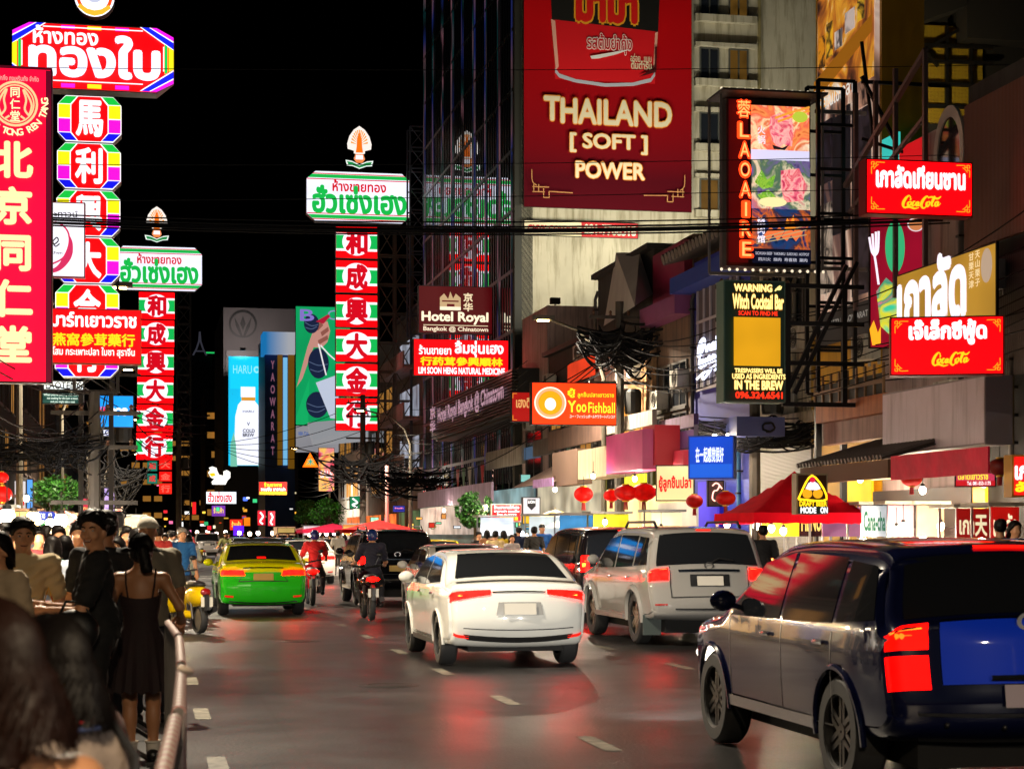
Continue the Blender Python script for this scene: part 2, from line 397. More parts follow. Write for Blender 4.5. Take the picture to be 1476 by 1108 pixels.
# end wall (local y = 0): windows and sills of the last bay
def WX(px): k0 = (752 - HX) / 2700; k = (px - HX) / 2700; Y = Y_AT(752, 12.9); return (k - k0) * Y / (.9813 - k * .1923)
YW = Y_AT(752, 12.9)
for r, y0 in enumerate((-20, 72, 165, 260)):
    for (xa, xb) in ((1008, 1036), (1050, 1078)):
        xa_, xb_ = WX(xa), WX(xb); z1 = ZP(y0, YW + 2); z0 = ZP(y0 + 46, YW + 2)
        f = MB()
        for (p, q, u_, v_) in ((xa_, xb_, z0, z0 + .06), (xa_, xb_, z1 - .06, z1), (xa_, xa_ + .06, z0 + .06, z1 - .06), (xb_ - .06, xb_, z0 + .06, z1 - .06), ((xa_ + xb_) / 2 - .03, (xa_ + xb_) / 2 + .03, z0 + .06, z1 - .06)):
            f.box(p, q, -.10, 0, u_, v_)
        fo = f.build("window", mat('55564f', .5, .3), tw.root); p = MB(); p.box(xa_ + .061, xb_ - .061, -.03, 0, z0 + .061, z1 - .061)
        p.build("pane", em('5a3f16', .5, False, .5, 1.2) if (xa > 1040) or r == 3 else GLASSD, fo)
    z0 = ZP(y0 + 46, YW + 2); z1 = ZP(y0, YW + 2); xa_, xb_ = WX(1000), WX(1088)
    for za, zb in ((z0 - .32, z0 - .005), (z1 + .005, z1 + .18)):
        f = MB(); f.box(xa_, xb_, -.34, -.0, za, zb); f.build("sill", CREAM, tw.root)
ld = MB()
for px in (1092, ): ld.box(WX(px), WX(px) + .12, -.12, 0, 8, 41)
for z in (8.8, 11.5): ld.box(.6, WX(995), -.07, 0, z, z + .1)
ld.build("drain_pipe", mat('85794f', .6), tw.root)

# big printed building advertisement on the end wall
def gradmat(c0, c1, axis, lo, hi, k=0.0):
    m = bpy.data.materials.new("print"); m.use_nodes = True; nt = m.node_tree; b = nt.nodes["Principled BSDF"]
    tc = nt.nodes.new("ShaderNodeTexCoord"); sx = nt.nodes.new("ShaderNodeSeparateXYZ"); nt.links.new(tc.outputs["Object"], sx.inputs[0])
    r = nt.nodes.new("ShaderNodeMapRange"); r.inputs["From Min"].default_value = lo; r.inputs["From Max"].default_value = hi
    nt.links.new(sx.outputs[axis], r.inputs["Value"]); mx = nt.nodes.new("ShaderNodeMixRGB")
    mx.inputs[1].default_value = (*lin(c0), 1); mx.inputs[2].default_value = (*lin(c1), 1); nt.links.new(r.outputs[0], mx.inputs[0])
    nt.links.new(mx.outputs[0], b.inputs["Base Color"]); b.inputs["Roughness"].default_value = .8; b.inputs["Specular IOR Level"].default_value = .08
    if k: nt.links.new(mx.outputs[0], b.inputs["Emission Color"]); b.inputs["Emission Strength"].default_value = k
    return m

# the right-hand shophouses, near to far
r1 = Bld("corrugated_shophouse", "shophouse with rust brown corrugated metal wall at the right edge", 1580, 1397, 12.5, 10.5, 12, DARKW)
r1.rect("cladding", 1398, 1580, 60, 300, wavy('4a2b20', '7d4a35', 5.5, 'Y', .55, .8), .12)
r1.rect("cladding", 1398, 1580, 330, 520, wavy('2a211f', '40312c', 4, 'Y', .6, .5), .10)
r2 = Bld("round_window_shophouse", "pale shophouse with a round window beside the brown corrugated wall", 1396, 1272, 12.5, 10.0, 12, PINKW)
rw = MB(); T = Matrix.Translation((-.02, r2.a(1372), r2.Z(1372, 222))) @ Matrix.Rotation(-pi / 2, 4, 'Y')
rw.lathe([(.55, 0), (.55, .06), (.72, .06), (.72, 0)], 28, T @ Matrix.Diagonal((1.35, 1, 1, 1))); rw.build("window_ring", mat('b9b3ad', .5), r2.root)
rg = MB(); rg.lathe([(0.001, .03), (.56, .03)], 28, T @ Matrix.Diagonal((1.35, 1, 1, 1))); rg.build("round_pane", GLASSD, r2.root)
r2.rect("panel", 1300, 1338, 195, 240, em('c8141a', .7), .06); r2.rect("panel", 1275, 1298, 190, 250, em('35b8ae', .8), .06)
rl = MB()
for px in (1290, 1320, 1350, 1395): a = r2.a(px); rl.bar((-.9, a, 6.5), (-.9, a, 11.2), .09)
rl.bar((-.9, r2.a(1396), 11.2), (-.9, r2.a(1274), 9.3), .1); rl.bar((-.9, r2.a(1396), 9.9), (-.9, r2.a(1274), 8.6), .08)
for px in (1290, 1350, 1395): rl.bar((-.9, r2.a(px), 8.9), (0, r2.a(px), 8.9), .07)
each(rl, "railing", mat('6b5a58', .5, .5), r2.root)
r2.rect("ledge", 1272, 1396, 262, 275, BROWN, .5)
# tall dark frame with mesh, standing behind
Ym = 47.0
mt = thing("mesh_clad_tower", "dark unfinished tower with yellow mesh panels behind steel bracing", "building", PX(1250, 770, Ym) * 1 + Vector((0, 0, -CAMZ)), ROADROT)
b = MB(); b.box(0, 12, .3, 1.6, 0, 24); b.build("wall", mat((.014, .012, .011), .85), mt)
mw = 12 * 1.0
meshm = bpy.data.materials.new("mesh"); meshm.use_nodes = True
nt = meshm.node_tree; bb = nt.nodes["Principled BSDF"]; tc = nt.nodes.new("ShaderNodeTexCoord"); br = nt.nodes.new("ShaderNodeTexChecker"); br.inputs["Scale"].default_value = 15
mp = nt.nodes.new("ShaderNodeMapping"); mp.inputs["Rotation"].default_value = (0, radians(45), 0); nt.links.new(tc.outputs["Object"], mp.inputs[0]); nt.links.new(mp.outputs[0], br.inputs["Vector"])
br.inputs[1].default_value = (*lin('c8a526'), 1); br.inputs[2].default_value = (*lin('5a470c'), 1); nt.links.new(br.outputs[0], bb.inputs["Base Color"]); bb.inputs["Roughness"].default_value = .6
p = MB(); p.box(0.05, 3.2, .2, .3, ZP(170, Ym), ZP(28, Ym)); p.build("mesh_panel", meshm, mt)
hb = MB()
def roofpoly(): pass
hb.prism([(-.3, ZP(70, Ym)), (2.4, ZP(10, Ym)), (2.4, ZP(-40, Ym)), (-.3, ZP(-40, Ym))], -.6, .15); hb.prism([(2.45, ZP(55, Ym)), (5, ZP(55, Ym)), (5, 24), (2.45, 24)], -.5, .15)
hb.build("overhang", mat((.016, .013, .012), .8), mt)
brc = MB()
for x in (.1, .75, 1.45, 2.15, 2.8): brc.bar((x, .05, ZP(200, Ym)), (x, .05, ZP(30, Ym)), .08)
for y in (62, 85, 118, 150): brc.bar((0, .02, ZP(y, Ym)), (3.4, .02, ZP(y - 3, Ym)), .09)
brc.bar((.3, 0, ZP(115, Ym)), (2.6, 0, ZP(30, Ym)), .08); brc.bar((.75, 0, ZP(30, Ym)), (1.9, 0, ZP(90, Ym)), .08)
brc.build("bracing", STEEL, mt)

r3 = Bld("billboard_shophouse", "yellow trimmed shophouse carrying a tall food advertisement", 1271, 1176, 12.5, 17.5, 1.0, mat('b98a12', .6, 0, .15, 1))
r3.rect("advert_board", 1184, 1268, -60, 452, picture(['1f1a22', '4d3a36', '8c6a58', 'b9937f', 'd9c0ad', '6d4f48', '2a2630'], .28, .5, 3, 2.2, (1, 1, .6)), .10)  # prints of this advert glow in place of floodlight falling on them
r3.rect("advert_board", 1186, 1266, -60, 110, picture(['2a1a14', '6b3a22', 'b56a24', 'd99a30', 'e0c9b0', '54382c'], .5, .55, 3, 2.5), .13)
for (xa, xb, ya, yb, c, k) in ((1188, 1197, 50, 96, 'd88a1e', .5), (1199, 1208, 30, 80, 'e0a828', .55), (1211, 1222, 40, 66, 'd8c8c0', .5), (1226, 1240, 10, 40, 'c8b8b0', .5), (1244, 1254, -10, 26, 'e0b030', .5), (1190, 1206, 170, 260, '2a2430', .3), (1208, 1232, 150, 330, '1c1a22', .3), (1212, 1228, 130, 160, 'b08068', .45), (1236, 1262, 150, 420, '3a3038', .3), (1240, 1258, 112, 150, 'c09078', .45), (1190, 1206, 290, 420, 'b8a898', .4)):
    r3.rect("printed_figure", xa, xb, ya, yb, picture([c, '1a1418', c, c], 1.4, k, 4, 1), .14)
bd = MB(); bm_a, bm_b = r3.a(1182), r3.a(1267)
bd.add([(-.16, bm_a, r3.Z(1182, 120)), (-.16, bm_b, r3.Z(1267, 20)), (-.16, bm_b, r3.Z(1267, 45)), (-.16, bm_a, r3.Z(1182, 150))], [(0, 1, 2, 3)]); bd.build("counter_stripe", em('c87e1e', .3, False), r3.root)
r3.rect("notice_board", 1190, 1264, 430, 478, em('28231f', .6, False), .14)
tx = MB()
def facade_text(bld, mb, body, px0, px1, py0, py1, out, bold=0.0, **k):
    a1, a0 = bld.a(px0), bld.a(px1); z1, z0 = bld.Z(px1, py0), bld.Z(px1, py1)
    text_into(mb, body, -a1, z0, -a0, z1, 0, bold, fn=lambda x, y, z: (-out + y * .5, -x, z), **k)
facade_text(r3, tx, "ให้คุณใช้เวลา", 1187, 1240, 108, 140, .18, .02); tx.build("lettering", emt('d8d4cc', .75), r3.root)
tx = MB(); facade_text(r3, tx, "CHEF 1572 | YAOWARAT", 1192, 1262, 446, 458, .18, .01); tx.build("lettering", emt('a8a29a', .4), r3.root)
r3.rect("lower_wall", 1180, 1270, 480, 560, mat('c9961a', .6, 0, .2, 1, dirt='6a4a10'), .06)

r4 = Bld("stained_shophouse", "cream plaster shophouse streaked with dirt and hung with cables", 1175, 1088, 12.5, 9.4, 11, STAIN)
r4.windows(.5, r4.len - .6, 6.3, 8.7, 2, 1, mat('2d2a28', .6), GLASSD)
r4.rect("shutter", 1094, 1172, 640, 790, wavy('6d675f', '8d867c', 9, 'Z', .5, .4), .05)
r5 = Bld("blue_shophouse", "deep blue shophouse with white gridded window and scalloped roof edge", 1087, 1001, 12.5, 9.7, 11, mat('1a2690', .6, 0, .2, 1))
r5.rect("roof_band", 998, 1090, 360, 385, mat('17358a', .5), .7)
r5.rect("lattice_window", 1010, 1068, 392, 548, mat('4b4148', .6, 0, .2, 3), .06)
lw = MB()
for i in range(7): a = r5.a(1068) + (r5.a(1010) - r5.a(1068)) * i / 6; lw.box(-.12, -.065, a - .035, a + .035, r5.Z(1068, 548), r5.Z(1068, 392))
for i in range(4): z = r5.Z(1068, 548) + (r5.Z(1068, 392) - r5.Z(1068, 548)) * i / 3; lw.box(-.14, -.122, r5.a(1068), r5.a(1010), z - .04, z + .04)
lw.build("lattice", mat('a59fa6', .5), r5.root)
r5.rect("shutter", 1030, 1084, 690, 790, wavy('1a2a9a', '2a44c8', 9, 'Z', .5, .4), .06)
sc_ = MB()
for i in range(16): a = r5.len * i / 16; sc_.tube([(-1.0, a + .25, r5.h + .05), (.2, a + .25, r5.h + .35)], .16, 8)
sc_.build("roof_tiles", mat('57504a', .7), r5.root)
r6 = Bld("dark_window_shophouse", "narrow dark shophouse with tall steel framed windows and crimson top panel", 1000, 944, 12.5, 10.6, 11, BROWN)
r6.rect("crimson_panel", 952, 998, 345, 420, mat('7a1636', .5, 0, .2, 1), .25); r6.rect("mauve_panel", 946, 998, 425, 452, mat('7a3c66', .5, 0, .2, 1), .55)
r6.windows(.5, r6.len - .3, 3.9, 7.0, 2, 2, mat('4b4744', .5, .3), GLASSD, .1)
r7 = Bld("gabled_shophouse", "dark shophouse with pale folded triangular gable under the cream tower", 943, 862, 12.5, 10.8, 11, DARKW, roof=ROOFD)
gb = MB(); GP = [(870, 470, 12.38), (888, 364, 12.3), (922, 364, 12.38), (941, 424, 12.38), (915, 441, 11.0)]; sY_ = lambda px, t: S_OF(Y_AT(px, t), t) - r7.s0
gv = [(t - 12.5, sY_(px, t), ZP(py, Y_AT(px, t))) for px, py, t in GP] + [(-.02, sY_(px, 12.48), ZP(py, Y_AT(px, 12.48))) for px, py, t in GP]
gb.add(gv, [(0, 1, 4), (1, 2, 3, 4), (0, 4, 9, 5), (4, 3, 8, 9), (0, 5, 6, 1), (1, 6, 7, 2), (2, 7, 8, 3)])
gb.build("gable", mat('a29a97', .8, 0, .15, 1), r7.root)
r7.windows(.5, r7.len - .5, 3.6, 6.4, 3, 1, mat('54453a', .6), GLASSD, lit=WLIT)
r8 = Bld("pink_wall_shophouse", "small shophouse with bare pinkish end wall beside the glass tower", 861, 790, 12.5, 8.8, 11, DARKW, roof=ROOFD)
r8.windows(.4, r8.len - .4, 3.4, 7.6, 3, 2, mat('3a3633', .6), GLASSD, lit=WLIT)
r8b = Bld("plaster_shophouse", "low plain plaster shophouse touching the foot of the glass tower", 789, 753, 12.45, 10.9, 4, PINKW)
r8b.windows(.4, r8b.len - .4, 3.4, 6.4, 1, 1, mat('3a3633', .6), GLASSD)
# beyond the tower
r9 = Bld("balcony_block", "grey block with lit balconies just beyond the mirror glass tower", 611, 572, 12.9, 15.5, 12, GREY, roof=ROOFD)
for z in (5.5, 8.6, 11.7):
    b = MB(); b.box(-1.2, -.001, .5, r9.len - .5, z, z + .18); b.box(-1.2, -1.1, .5, r9.len - .5, z + .18, z + 1.0); b.build("balcony", PINKW, r9.root)
    b = MB(); b.box(-.06, -.001, 2, r9.len - 2, z + .3, z + 2.2); b.build("window", em('b9bfd0', .35, False, .7, .6), r9.root)
r10 = Bld("far_shophouse_row", "dim shophouse behind the steel sign truss with green shutters", 571, 532, 12.9, 12.5, 12, mat('4f463f', .85, 0, .35, .8, dirt='1d1917'), roof=ROOFD)
r10.windows(1, r10.len - 1, 4.2, 12, 3, 3, mat('2f4a3c', .6), GLASSD, lit=WLIT)
r11 = Bld("white_canopy_building", "modern white building with a swept canopy beside the green advertisement", 531, 488, 12.9, 16.0, 14, mat('b4b2b0', .5, 0, .1, 1))
r11.windows(1, r11.len - 1, 4.2, 15, 4, 3, mat('8a8a8c', .5), GLASSD, lit=WLIT)
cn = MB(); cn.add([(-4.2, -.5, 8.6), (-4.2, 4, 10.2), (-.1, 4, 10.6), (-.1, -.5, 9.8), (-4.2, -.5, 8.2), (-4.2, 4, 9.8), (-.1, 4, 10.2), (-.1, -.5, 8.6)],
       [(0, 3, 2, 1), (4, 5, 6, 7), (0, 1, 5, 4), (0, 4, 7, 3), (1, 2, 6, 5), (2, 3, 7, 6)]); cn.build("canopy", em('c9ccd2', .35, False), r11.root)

def slab(name, label, px0, px1, ytop, Y, dep, m, cat="building", ybase=None):
    """Building whose end wall faces down the street: px extent at a depth, with local px helper."""
    k0, k1 = (px0 - HX) / 2700, (px1 - HX) / 2700; w = (k1 - k0) * Y / (.9813 - k1 * .1923)
    r = thing(name, label, cat, (k0 * Y, Y, 0), ROADROT); b = MB(); z0 = 0 if ybase is None else ZP(ybase, Y)
    b.box(0, w, 0, dep, z0, ZP(ytop, Y)); b.build("wall", m, r)
    r["_"] = 0; del r["_"]
    X = lambda px: ((px - HX) / 2700 - k0) * Y / (.9813 - (px - HX) / 2700 * .1923)
    return r, X, (lambda py: ZP(py, Y)), w
c1, X, Z, w = slab("bank_building", "dark grey bank tower with a ringed leaf emblem near its top", 322, 430, 443, 230, 30, mat('4b4747', .7, 0, .15, .3))
em_ = MB(); T = Matrix.Translation((X(350), -.05, Z(467))) @ Matrix.Rotation(pi / 2, 4, 'X')
R = X(370) - X(350); em_.lathe([(R, 0), (R, .1), (R * .86, .1), (R * .86, 0)], 36, T)
for sg in (-1, 1): em_.prism([(X(350), Z(485)), (X(350) + sg * R * .25, Z(470)), (X(350) + sg * R * .62, Z(456)), (X(350) + sg * R * .5, Z(470)), (X(350) + sg * R * .18, Z(484))], -.15, -.05)
em_.prism([(X(346), Z(466)), (X(350), Z(476)), (X(354), Z(466)), (X(350), Z(455))], -.15, -.05)
em_.build("emblem", mat((.012, .012, .012), .5), c1)
b = MB(); b.box(X(326), X(429), -.3, -.001, Z(640), Z(505)); b.build("lower_front", mat('3a3636', .5), c1)
c3, X, Z, w = slab("blue_corner_building", "slim blue corner building with a vertical row of letters and lit white cap", 382, 425, 482, 205, 12, mat('18407e', .5, 0, .2, .5))
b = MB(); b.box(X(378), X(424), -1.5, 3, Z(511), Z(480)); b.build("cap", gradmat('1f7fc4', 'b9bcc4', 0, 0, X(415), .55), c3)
b = MB(); b.box(X(400), X(407), -.35, -.001, Z(670), Z(505)); b.box(X(415), X(424), -.35, -.001, Z(675), Z(500)); b.build("gold_pier", em('7a5312', .5, False), c3)
b = MB(); b.box(X(408), X(414), -.3, -.002, Z(670), Z(515)); b.build("side_screen", em('6fb2dc', .8, False), c3)
tx = MB(); text_into(tx, "YAOWARAT", X(389), Z(655), X(397), Z(520), .1, .03, vertical=True); tx.build("lettering", emt('8d5a70', .6), c3)
# far end of the street
for i, (px0, px1, yt, Y, c, lab) in enumerate([
        (60, 150, 560, 300, '1c1716', "far dark block rising behind the tangled cables on the left"), (150, 240, 610, 380, '241a17', "far low block behind the narrow red and teal signs"),
        (238, 300, 520, 430, '1e1513', "far brown tower closing the end of the street"), (296, 330, 560, 330, '2a201c', "far slim block beside the dark bank tower")]):
    r, X, Z, w = slab("far_block", lab, px0, px1, yt, Y, 30, mat(c, .85, 0, .3, .3))
    for k in range(5):
        for j in range(6):
            if rng.random() < .5:
                xx = w * (.08 + .18 * k); zz = 5 + 3.4 * j; b = MB(); b.box(xx, xx + 1.6, -.08, -.001, zz, zz + 1.1); b.build("window", em('c98a3a', .35, False), r)
spire = thing("spire_tower", "faint open lattice spire with a green line of light at its side", "tower", PX(288, 770, 450) - Vector((0, 0, CAMZ)), ROADROT)
b = MB(); Zs = lambda py: ZP(py, 450)
for sg in (-1, 1): b.tube([(sg * 1.6, 0, Zs(512)), (sg * .8, 0, Zs(503)), (sg * .2, 0, Zs(492)), (0, 0, Zs(478))], .22, 5)
b.bar((-1.2, 0, Zs(506)), (1.2, 0, Zs(506)), .3); b.build("lattice", em('3a3a44', .5, False), spire)
b = MB(); b.bar((1.5, 0, Zs(508)), (5.6, 0, Zs(508)), .35); b.build("green_light", emt('1fae55', .9), spire)
b = MB(); b.box(-3, 3, .5, 4, 0, Zs(512)); b.build("base", mat((.01, .01, .01), .8), spire)

# left-hand facades
for i, (pn, pf, zt, c, lab) in enumerate([
        (-300, -60, 9.5, '3a332e', "near left shophouse with signs at the frame edge"), (-58, 30, 11.0, '2e2826', "left shophouse with dim shuttered upper floors"),
        (31, 80, 12.5, '38302c', "left shophouse behind the clipped green tree"), (81, 120, 11.0, '2b2523', "left shophouse hidden by the tangle of cables"),
        (121, 150, 14.0, '352a26', "left shophouse behind the vertical lavender banner"), (151, 172, 12.0, '2a2120', "farthest left shophouse before the street bends")]):
    bl = Bld("left_shophouse", lab, pn, pf, -10.2, zt, 10, mat(c, .85, 0, .35, .6, dirt='151211'), roof=ROOFD)
    bl.windows(1, bl.len - 1, 4.4, zt - .8, max(2, int(bl.len / 4)), 2, mat('4a3b32', .6), GLASSD, .35, lit=WLIT)
    b = MB(); b.box(.001, .06, .4, bl.len - .4, .2, 3.1); b.build("shop_front", em('d8a868', 1.1, True, .7, .4), bl.root)
    b = MB(); b.add([(0, .2, 3.5), (2.4, .2, 3.0), (2.4, bl.len - .2, 3.0), (0, bl.len - .2, 3.5), (0, .2, 3.42), (2.4, .2, 2.92), (2.4, bl.len - .2, 2.92), (0, bl.len - .2, 3.42)], [(0, 1, 2, 3), (7, 6, 5, 4), (0, 4, 5, 1), (1, 5, 6, 2), (2, 6, 7, 3)])
    b.build("awning", mat(['5a2420', '23443a', '5f5138', '40302c', '6a2a2a', '2f3a55'][i], .6, 0, .2, 1), bl.root)
# ------------------------------------------------------------------ signs hung over the street
class Sign:
    def __init__(s, name, label, x0, y0, x1, y1, Y, depth=.35, frame=None, dirv=None, group=None, face=None, cat="sign", cabinet=True, name_c="cabinet"):
        s.Y = Y; s.x0 = x0; s.y1 = y1
        d = dirv or (N.x, N.y); s.d = d; k0 = (x0 - HX) / 2700; k1 = (x1 - HX) / 2700; s.k0 = k0
        s.w = (k1 - k0) * Y / (d[0] - k1 * d[1]); s.zb = ZP(y1, Y); s.h = ZP(y0, Y) - s.zb
        s.root = thing(name, label, cat, (k0 * Y, Y, s.zb), atan2(d[1], d[0]), group)
        s.o = .004; s.fr = frame or DARKM; s.dep = depth
        if cabinet and face is not None:
            b = MB(); b.box(0, s.w, .001, depth, 0, s.h); b.build(name_c, s.fr, s.root)
            s.rect(x0, y0, x1, y1, face, "face", inset=.03)
    def X(s, px): k = (px - HX) / 2700; return (k - s.k0) * s.Y / (s.d[0] - k * s.d[1])
    def Z(s, py): return ZP(py, s.Y) - s.zb
    def step(s): s.o += .007; return s.o
    def rect(s, x0, y0, x1, y1, m, name="panel", inset=0.0):
        b = MB(); b.box(s.X(x0) + inset, s.X(x1) - inset, -s.o - .003, -s.o + .003, s.Z(y1) + inset, s.Z(y0) - inset); s.step(); return b.build(name, m, s.root)
    def poly(s, pts, m, name="panel", thick=.006, many=False):
        b = MB()
        for P in (pts if many else [pts]):
            q = [(s.X(x), s.Z(y)) for x, y in P]
            ar = sum(q[i][0] * q[(i + 1) % len(q)][1] - q[(i + 1) % len(q)][0] * q[i][1] for i in range(len(q)))
            if ar < 0: q = q[::-1]
            b.prism(q, -s.o - thick / 2, -s.o + thick / 2)
        s.step(); return b.build(name, m, s.root)
    def cab(s, pts, m, name="cabinet"):       # extruded body with its own outline
        q = [(s.X(x), s.Z(y)) for x, y in pts]; b = MB(); b.prism(q, .003, s.dep); return b.build(name, m, s.root)
    def disc(s, cx, cy, rx, ry, m, name="disc", n=32, inner=0.0):
        o = [(cx + rx * cos(2 * pi * i / n), cy + ry * sin(2 * pi * i / n)) for i in range(n)]
        if not inner: return s.poly(o, m, name)
        P = [[o[i], o[(i + 1) % n], (cx + (o[(i + 1) % n][0] - cx) * inner, cy + (o[(i + 1) % n][1] - cy) * inner), (cx + (o[i][0] - cx) * inner, cy + (o[i][1] - cy) * inner)] for i in range(n)]
        return s.poly(P, m, name, many=True)
    def text(s, body, x0, y0, x1, y1, m, bold=.02, name="lettering", halo=None, hb=.05, depth=0.0, **k):
        sl = k.pop('shift', 0)
        if halo:
            b = MB(); text_into(b, body, s.X(x0), s.Z(y1), s.X(x1), s.Z(y0), s.step(), bold + hb, **k); b.build("glow_outline", halo, s.root)
        b = MB(); text_into(b, body, s.X(x0), s.Z(y1), s.X(x1), s.Z(y0), s.step(), bold, **k); s.step(); return b.build(name, m, s.root)
    def arc(s, body, cx, cy, r, a0, a1, hgt, m, bold=.02, name="lettering"):   # lettering along a circle, angles in degrees (0 = right, 90 = up)
        b = MB(); o = s.step(); K = s.X(cx + 1) - s.X(cx); n = len(body)
        for i, c in enumerate(body):
            a = radians(a0 + (a1 - a0) * (i + .5) / n); up = 1 if a0 > a1 else -1
            px, pz = s.X(cx) + r * K * cos(a), s.Z(cy) + r * K * sin(a); vs, fs, adv = glyph(c)
            if not vs: continue
            rot = a - pi / 2 if up > 0 else a + pi / 2
            sh = [(0, 0)] + [(bold * cos(q), bold * sin(q)) for q in (0, 1.57, 3.14, 4.71)]
            for j, (dx, dz) in enumerate(sh):
                L = []
                for p in vs:
                    u, v = (p[0] - adv / 2 + dx) * hgt * K, (p[1] - .35 + dz) * hgt * K
                    L.append((px + u * cos(rot) - v * sin(rot), -o - .0005 * j, pz + u * sin(rot) + v * cos(rot)))
                b.add(L, fs)
        return b.build(name, m, s.root)
    def stroke(s, lines, m, wid, name="script", tube=False):   # lines of photo px points, variable width ribbon
        b = MB(); o = s.step(); K = s.X(s.x0 + 1) - s.X(s.x0)
        for L in lines:
            pts = smooth_line(L, 5)
            q = [(s.X(p[0]), s.Z(p[1]), (p[2] if len(p) > 2 else 1)) for p in pts]
            if tube: b.tube([(a, -o - .03, c) for a, c, w in q], wid * K / 2, 6); continue
            n = len(q); vs = []
            for i in range(n):
                a, c = q[max(0, i - 1)], q[min(n - 1, i + 1)]; dx, dz = c[0] - a[0], c[1] - a[1]; l = sqrt(dx * dx + dz * dz) or 1
                hw = wid * K * q[i][2] / 2
                vs += [(q[i][0] - dz / l * hw, -o, q[i][1] + dx / l * hw), (q[i][0] + dz / l * hw, -o, q[i][1] - dx / l * hw)]
            b.add(vs, [(2 * i, 2 * i + 1, 2 * i + 3, 2 * i + 2) for i in range(n - 1)])
        s.step(); return b.build(name, m, s.root)
def smooth_line(P, k):
    P = [tuple(p) if len(p) > 2 else (p[0], p[1], 1.0) for p in P]; out = []
    for i in range(len(P) - 1):
        p0, p1, p2, p3 = P[max(0, i - 1)], P[i], P[i + 1], P[min(len(P) - 1, i + 2)]
        for j in range(k):
            t = j / k
            out.append(tuple(.5 * (2 * b + (c - a) * t + (2 * a - 5 * b + 4 * c - d) * t * t + (3 * b - a - 3 * c + d) * t ** 3) for a, b, c, d in zip(p0, p1, p2, p3)))
    out.append(P[-1]); return out

WHT = em('dfe2f2', 1.0, True, .08, .8); LW = emt('f4f4f8', 1.0); RED = em('f00a12', 1.1, True, .08, .7); LRED = emt('c0061a'); GRN = em('0fae46', 1.0, False); LGRN = emt('12a843')
GOLDL = emt('ffd21f', 1.1); CRM = emt('ffe6b0', 1.05); ORG = emt('e8761a')

# --- red vertical medicine shop sign at the left edge
s = Sign("vertical_shop_sign", "tall crimson vertical sign with cream Chinese brush characters at the left edge", -30, 93, 75, 551, 35, .4,
         face=em('d8062c', 1.5, True, .25, .35))
s.rect(-30, 93, 75, 97, em('5a0a1e', .6, False), "edge_strip"); s.rect(66, 98, 74, 549, em('6a0a28', .6, False), "edge_strip")
s.disc(22, 148, 33, 33, emt('f0c890', .9), "emblem", inner=.90); s.disc(22, 148, 28, 28, emt('f0c890', .9), "emblem", inner=.93)
s.text("同仁堂", 15, 125, 29, 173, CRM, .02, vertical=True)
s.stroke([[(2, 165), (-2, 150), (4, 135), (10, 128), (6, 142), (8, 156), (2, 165)], [(42, 165), (46, 150), (40, 135), (34, 128), (38, 142), (36, 156), (42, 165)], [(8, 170), (14, 166)], [(36, 170), (30, 166)]], emt('f0c890', .9), 3)
s.arc("BEIJING TONG REN TANG", 22, 148, 43, 168, 372, 14, CRM, .03)
s.text("北京同仁堂", -8, 205, 46, 520, emt('f6dca0', 1.05), .04, vertical=True, tight=1.12)
s.text("บริษัท ปักกิ่ง ถงเหรินถัง จำกัด", -20, 108, 56, 116, emt('f0a8a0', .8), .02)

# --- the gold shop: chamfered board over a column of octagonal lightboxes
Y1 = 47
s = Sign("octagonal_gold_shop_sign", "wide chamfered red gold shop board with rainbow corners and big white Thai letters", 18, 32, 250, 124, Y1, .55)
ch = lambda a, b, c, d, k, kk: [(a + k, b), (c - k, b), (c, b + kk), (c, d - kk), (c - k, d), (a + k, d), (a, d - kk), (a, b + kk)]
s.cab(ch(18, 30, 251, 126, 25, 21), mat('6b6660', .4, .5, .3, 3)); s.poly(ch(18, 32, 250, 124, 25, 20), em('f00206', 2.0), "face")
for xa, c in ((88, 'd61ad0'), (126, 'e8e01a'), (166, 'd61ad0')): s.poly([[(xa, 33), (xa + 20, 33), (xa + 20, 38), (xa, 38)], [(xa, 117), (xa + 20, 117), (xa + 20, 123), (xa, 123)]], emt(c), "border_block", many=True)
cor = lambda f: [[f(18, 52), f(18, 45), f(40, 32), f(53, 32), f(53, 32), f(18, 60)]]
for fx in (lambda x, y: (x, y), lambda x, y: (268 - x, y), lambda x, y: (268 - x, 156 - y), lambda x, y: (x, 156 - y)):
    s.poly([fx(18, 44), fx(42, 31.5), fx(51, 31.5), fx(18, 50)], emt('e81ae0'), "corner_band"); s.poly([fx(18, 52), fx(53, 31.5), fx(64, 31.5), fx(18, 62)], emt('1420e8'), "corner_band")
    s.poly([fx(18, 50), fx(51, 31.5), fx(53, 31.5), fx(18, 52)], LW, "corner_line"); s.poly([fx(18, 62), fx(64, 31.5), fx(66.5, 31.5), fx(18, 64)], LW, "corner_line")
for fx in (lambda x: x, lambda x: 268 - x):
    s.poly([(fx(18), 64), (fx(25), 60), (fx(25), 96), (fx(18), 92)], emt('e8e01a'), "side_band"); s.poly([(fx(26.5), 59), (fx(31), 56), (fx(31), 100), (fx(26.5), 97)], emt('14c04a'), "side_band")
s.rect(62, 37.5, 206, 39, LW, "line"); s.rect(62, 115, 206, 116.5, LW, "line"); s.rect(31.5, 60, 33, 96, LW, "line"); s.rect(235, 60, 236.5, 96, LW, "line")
s.text("ห้างทอง", 49, 38, 141, 63, LW, .03); s.text("ทองใบ", 45, 50, 228, 108, emt('e9ecff', 1.05), .045)
s2 = Sign("round_emblem_sign", "round lit emblem with orange ribbon on top of the chamfered gold shop board", 106, -36, 166, 24, Y1, .3)
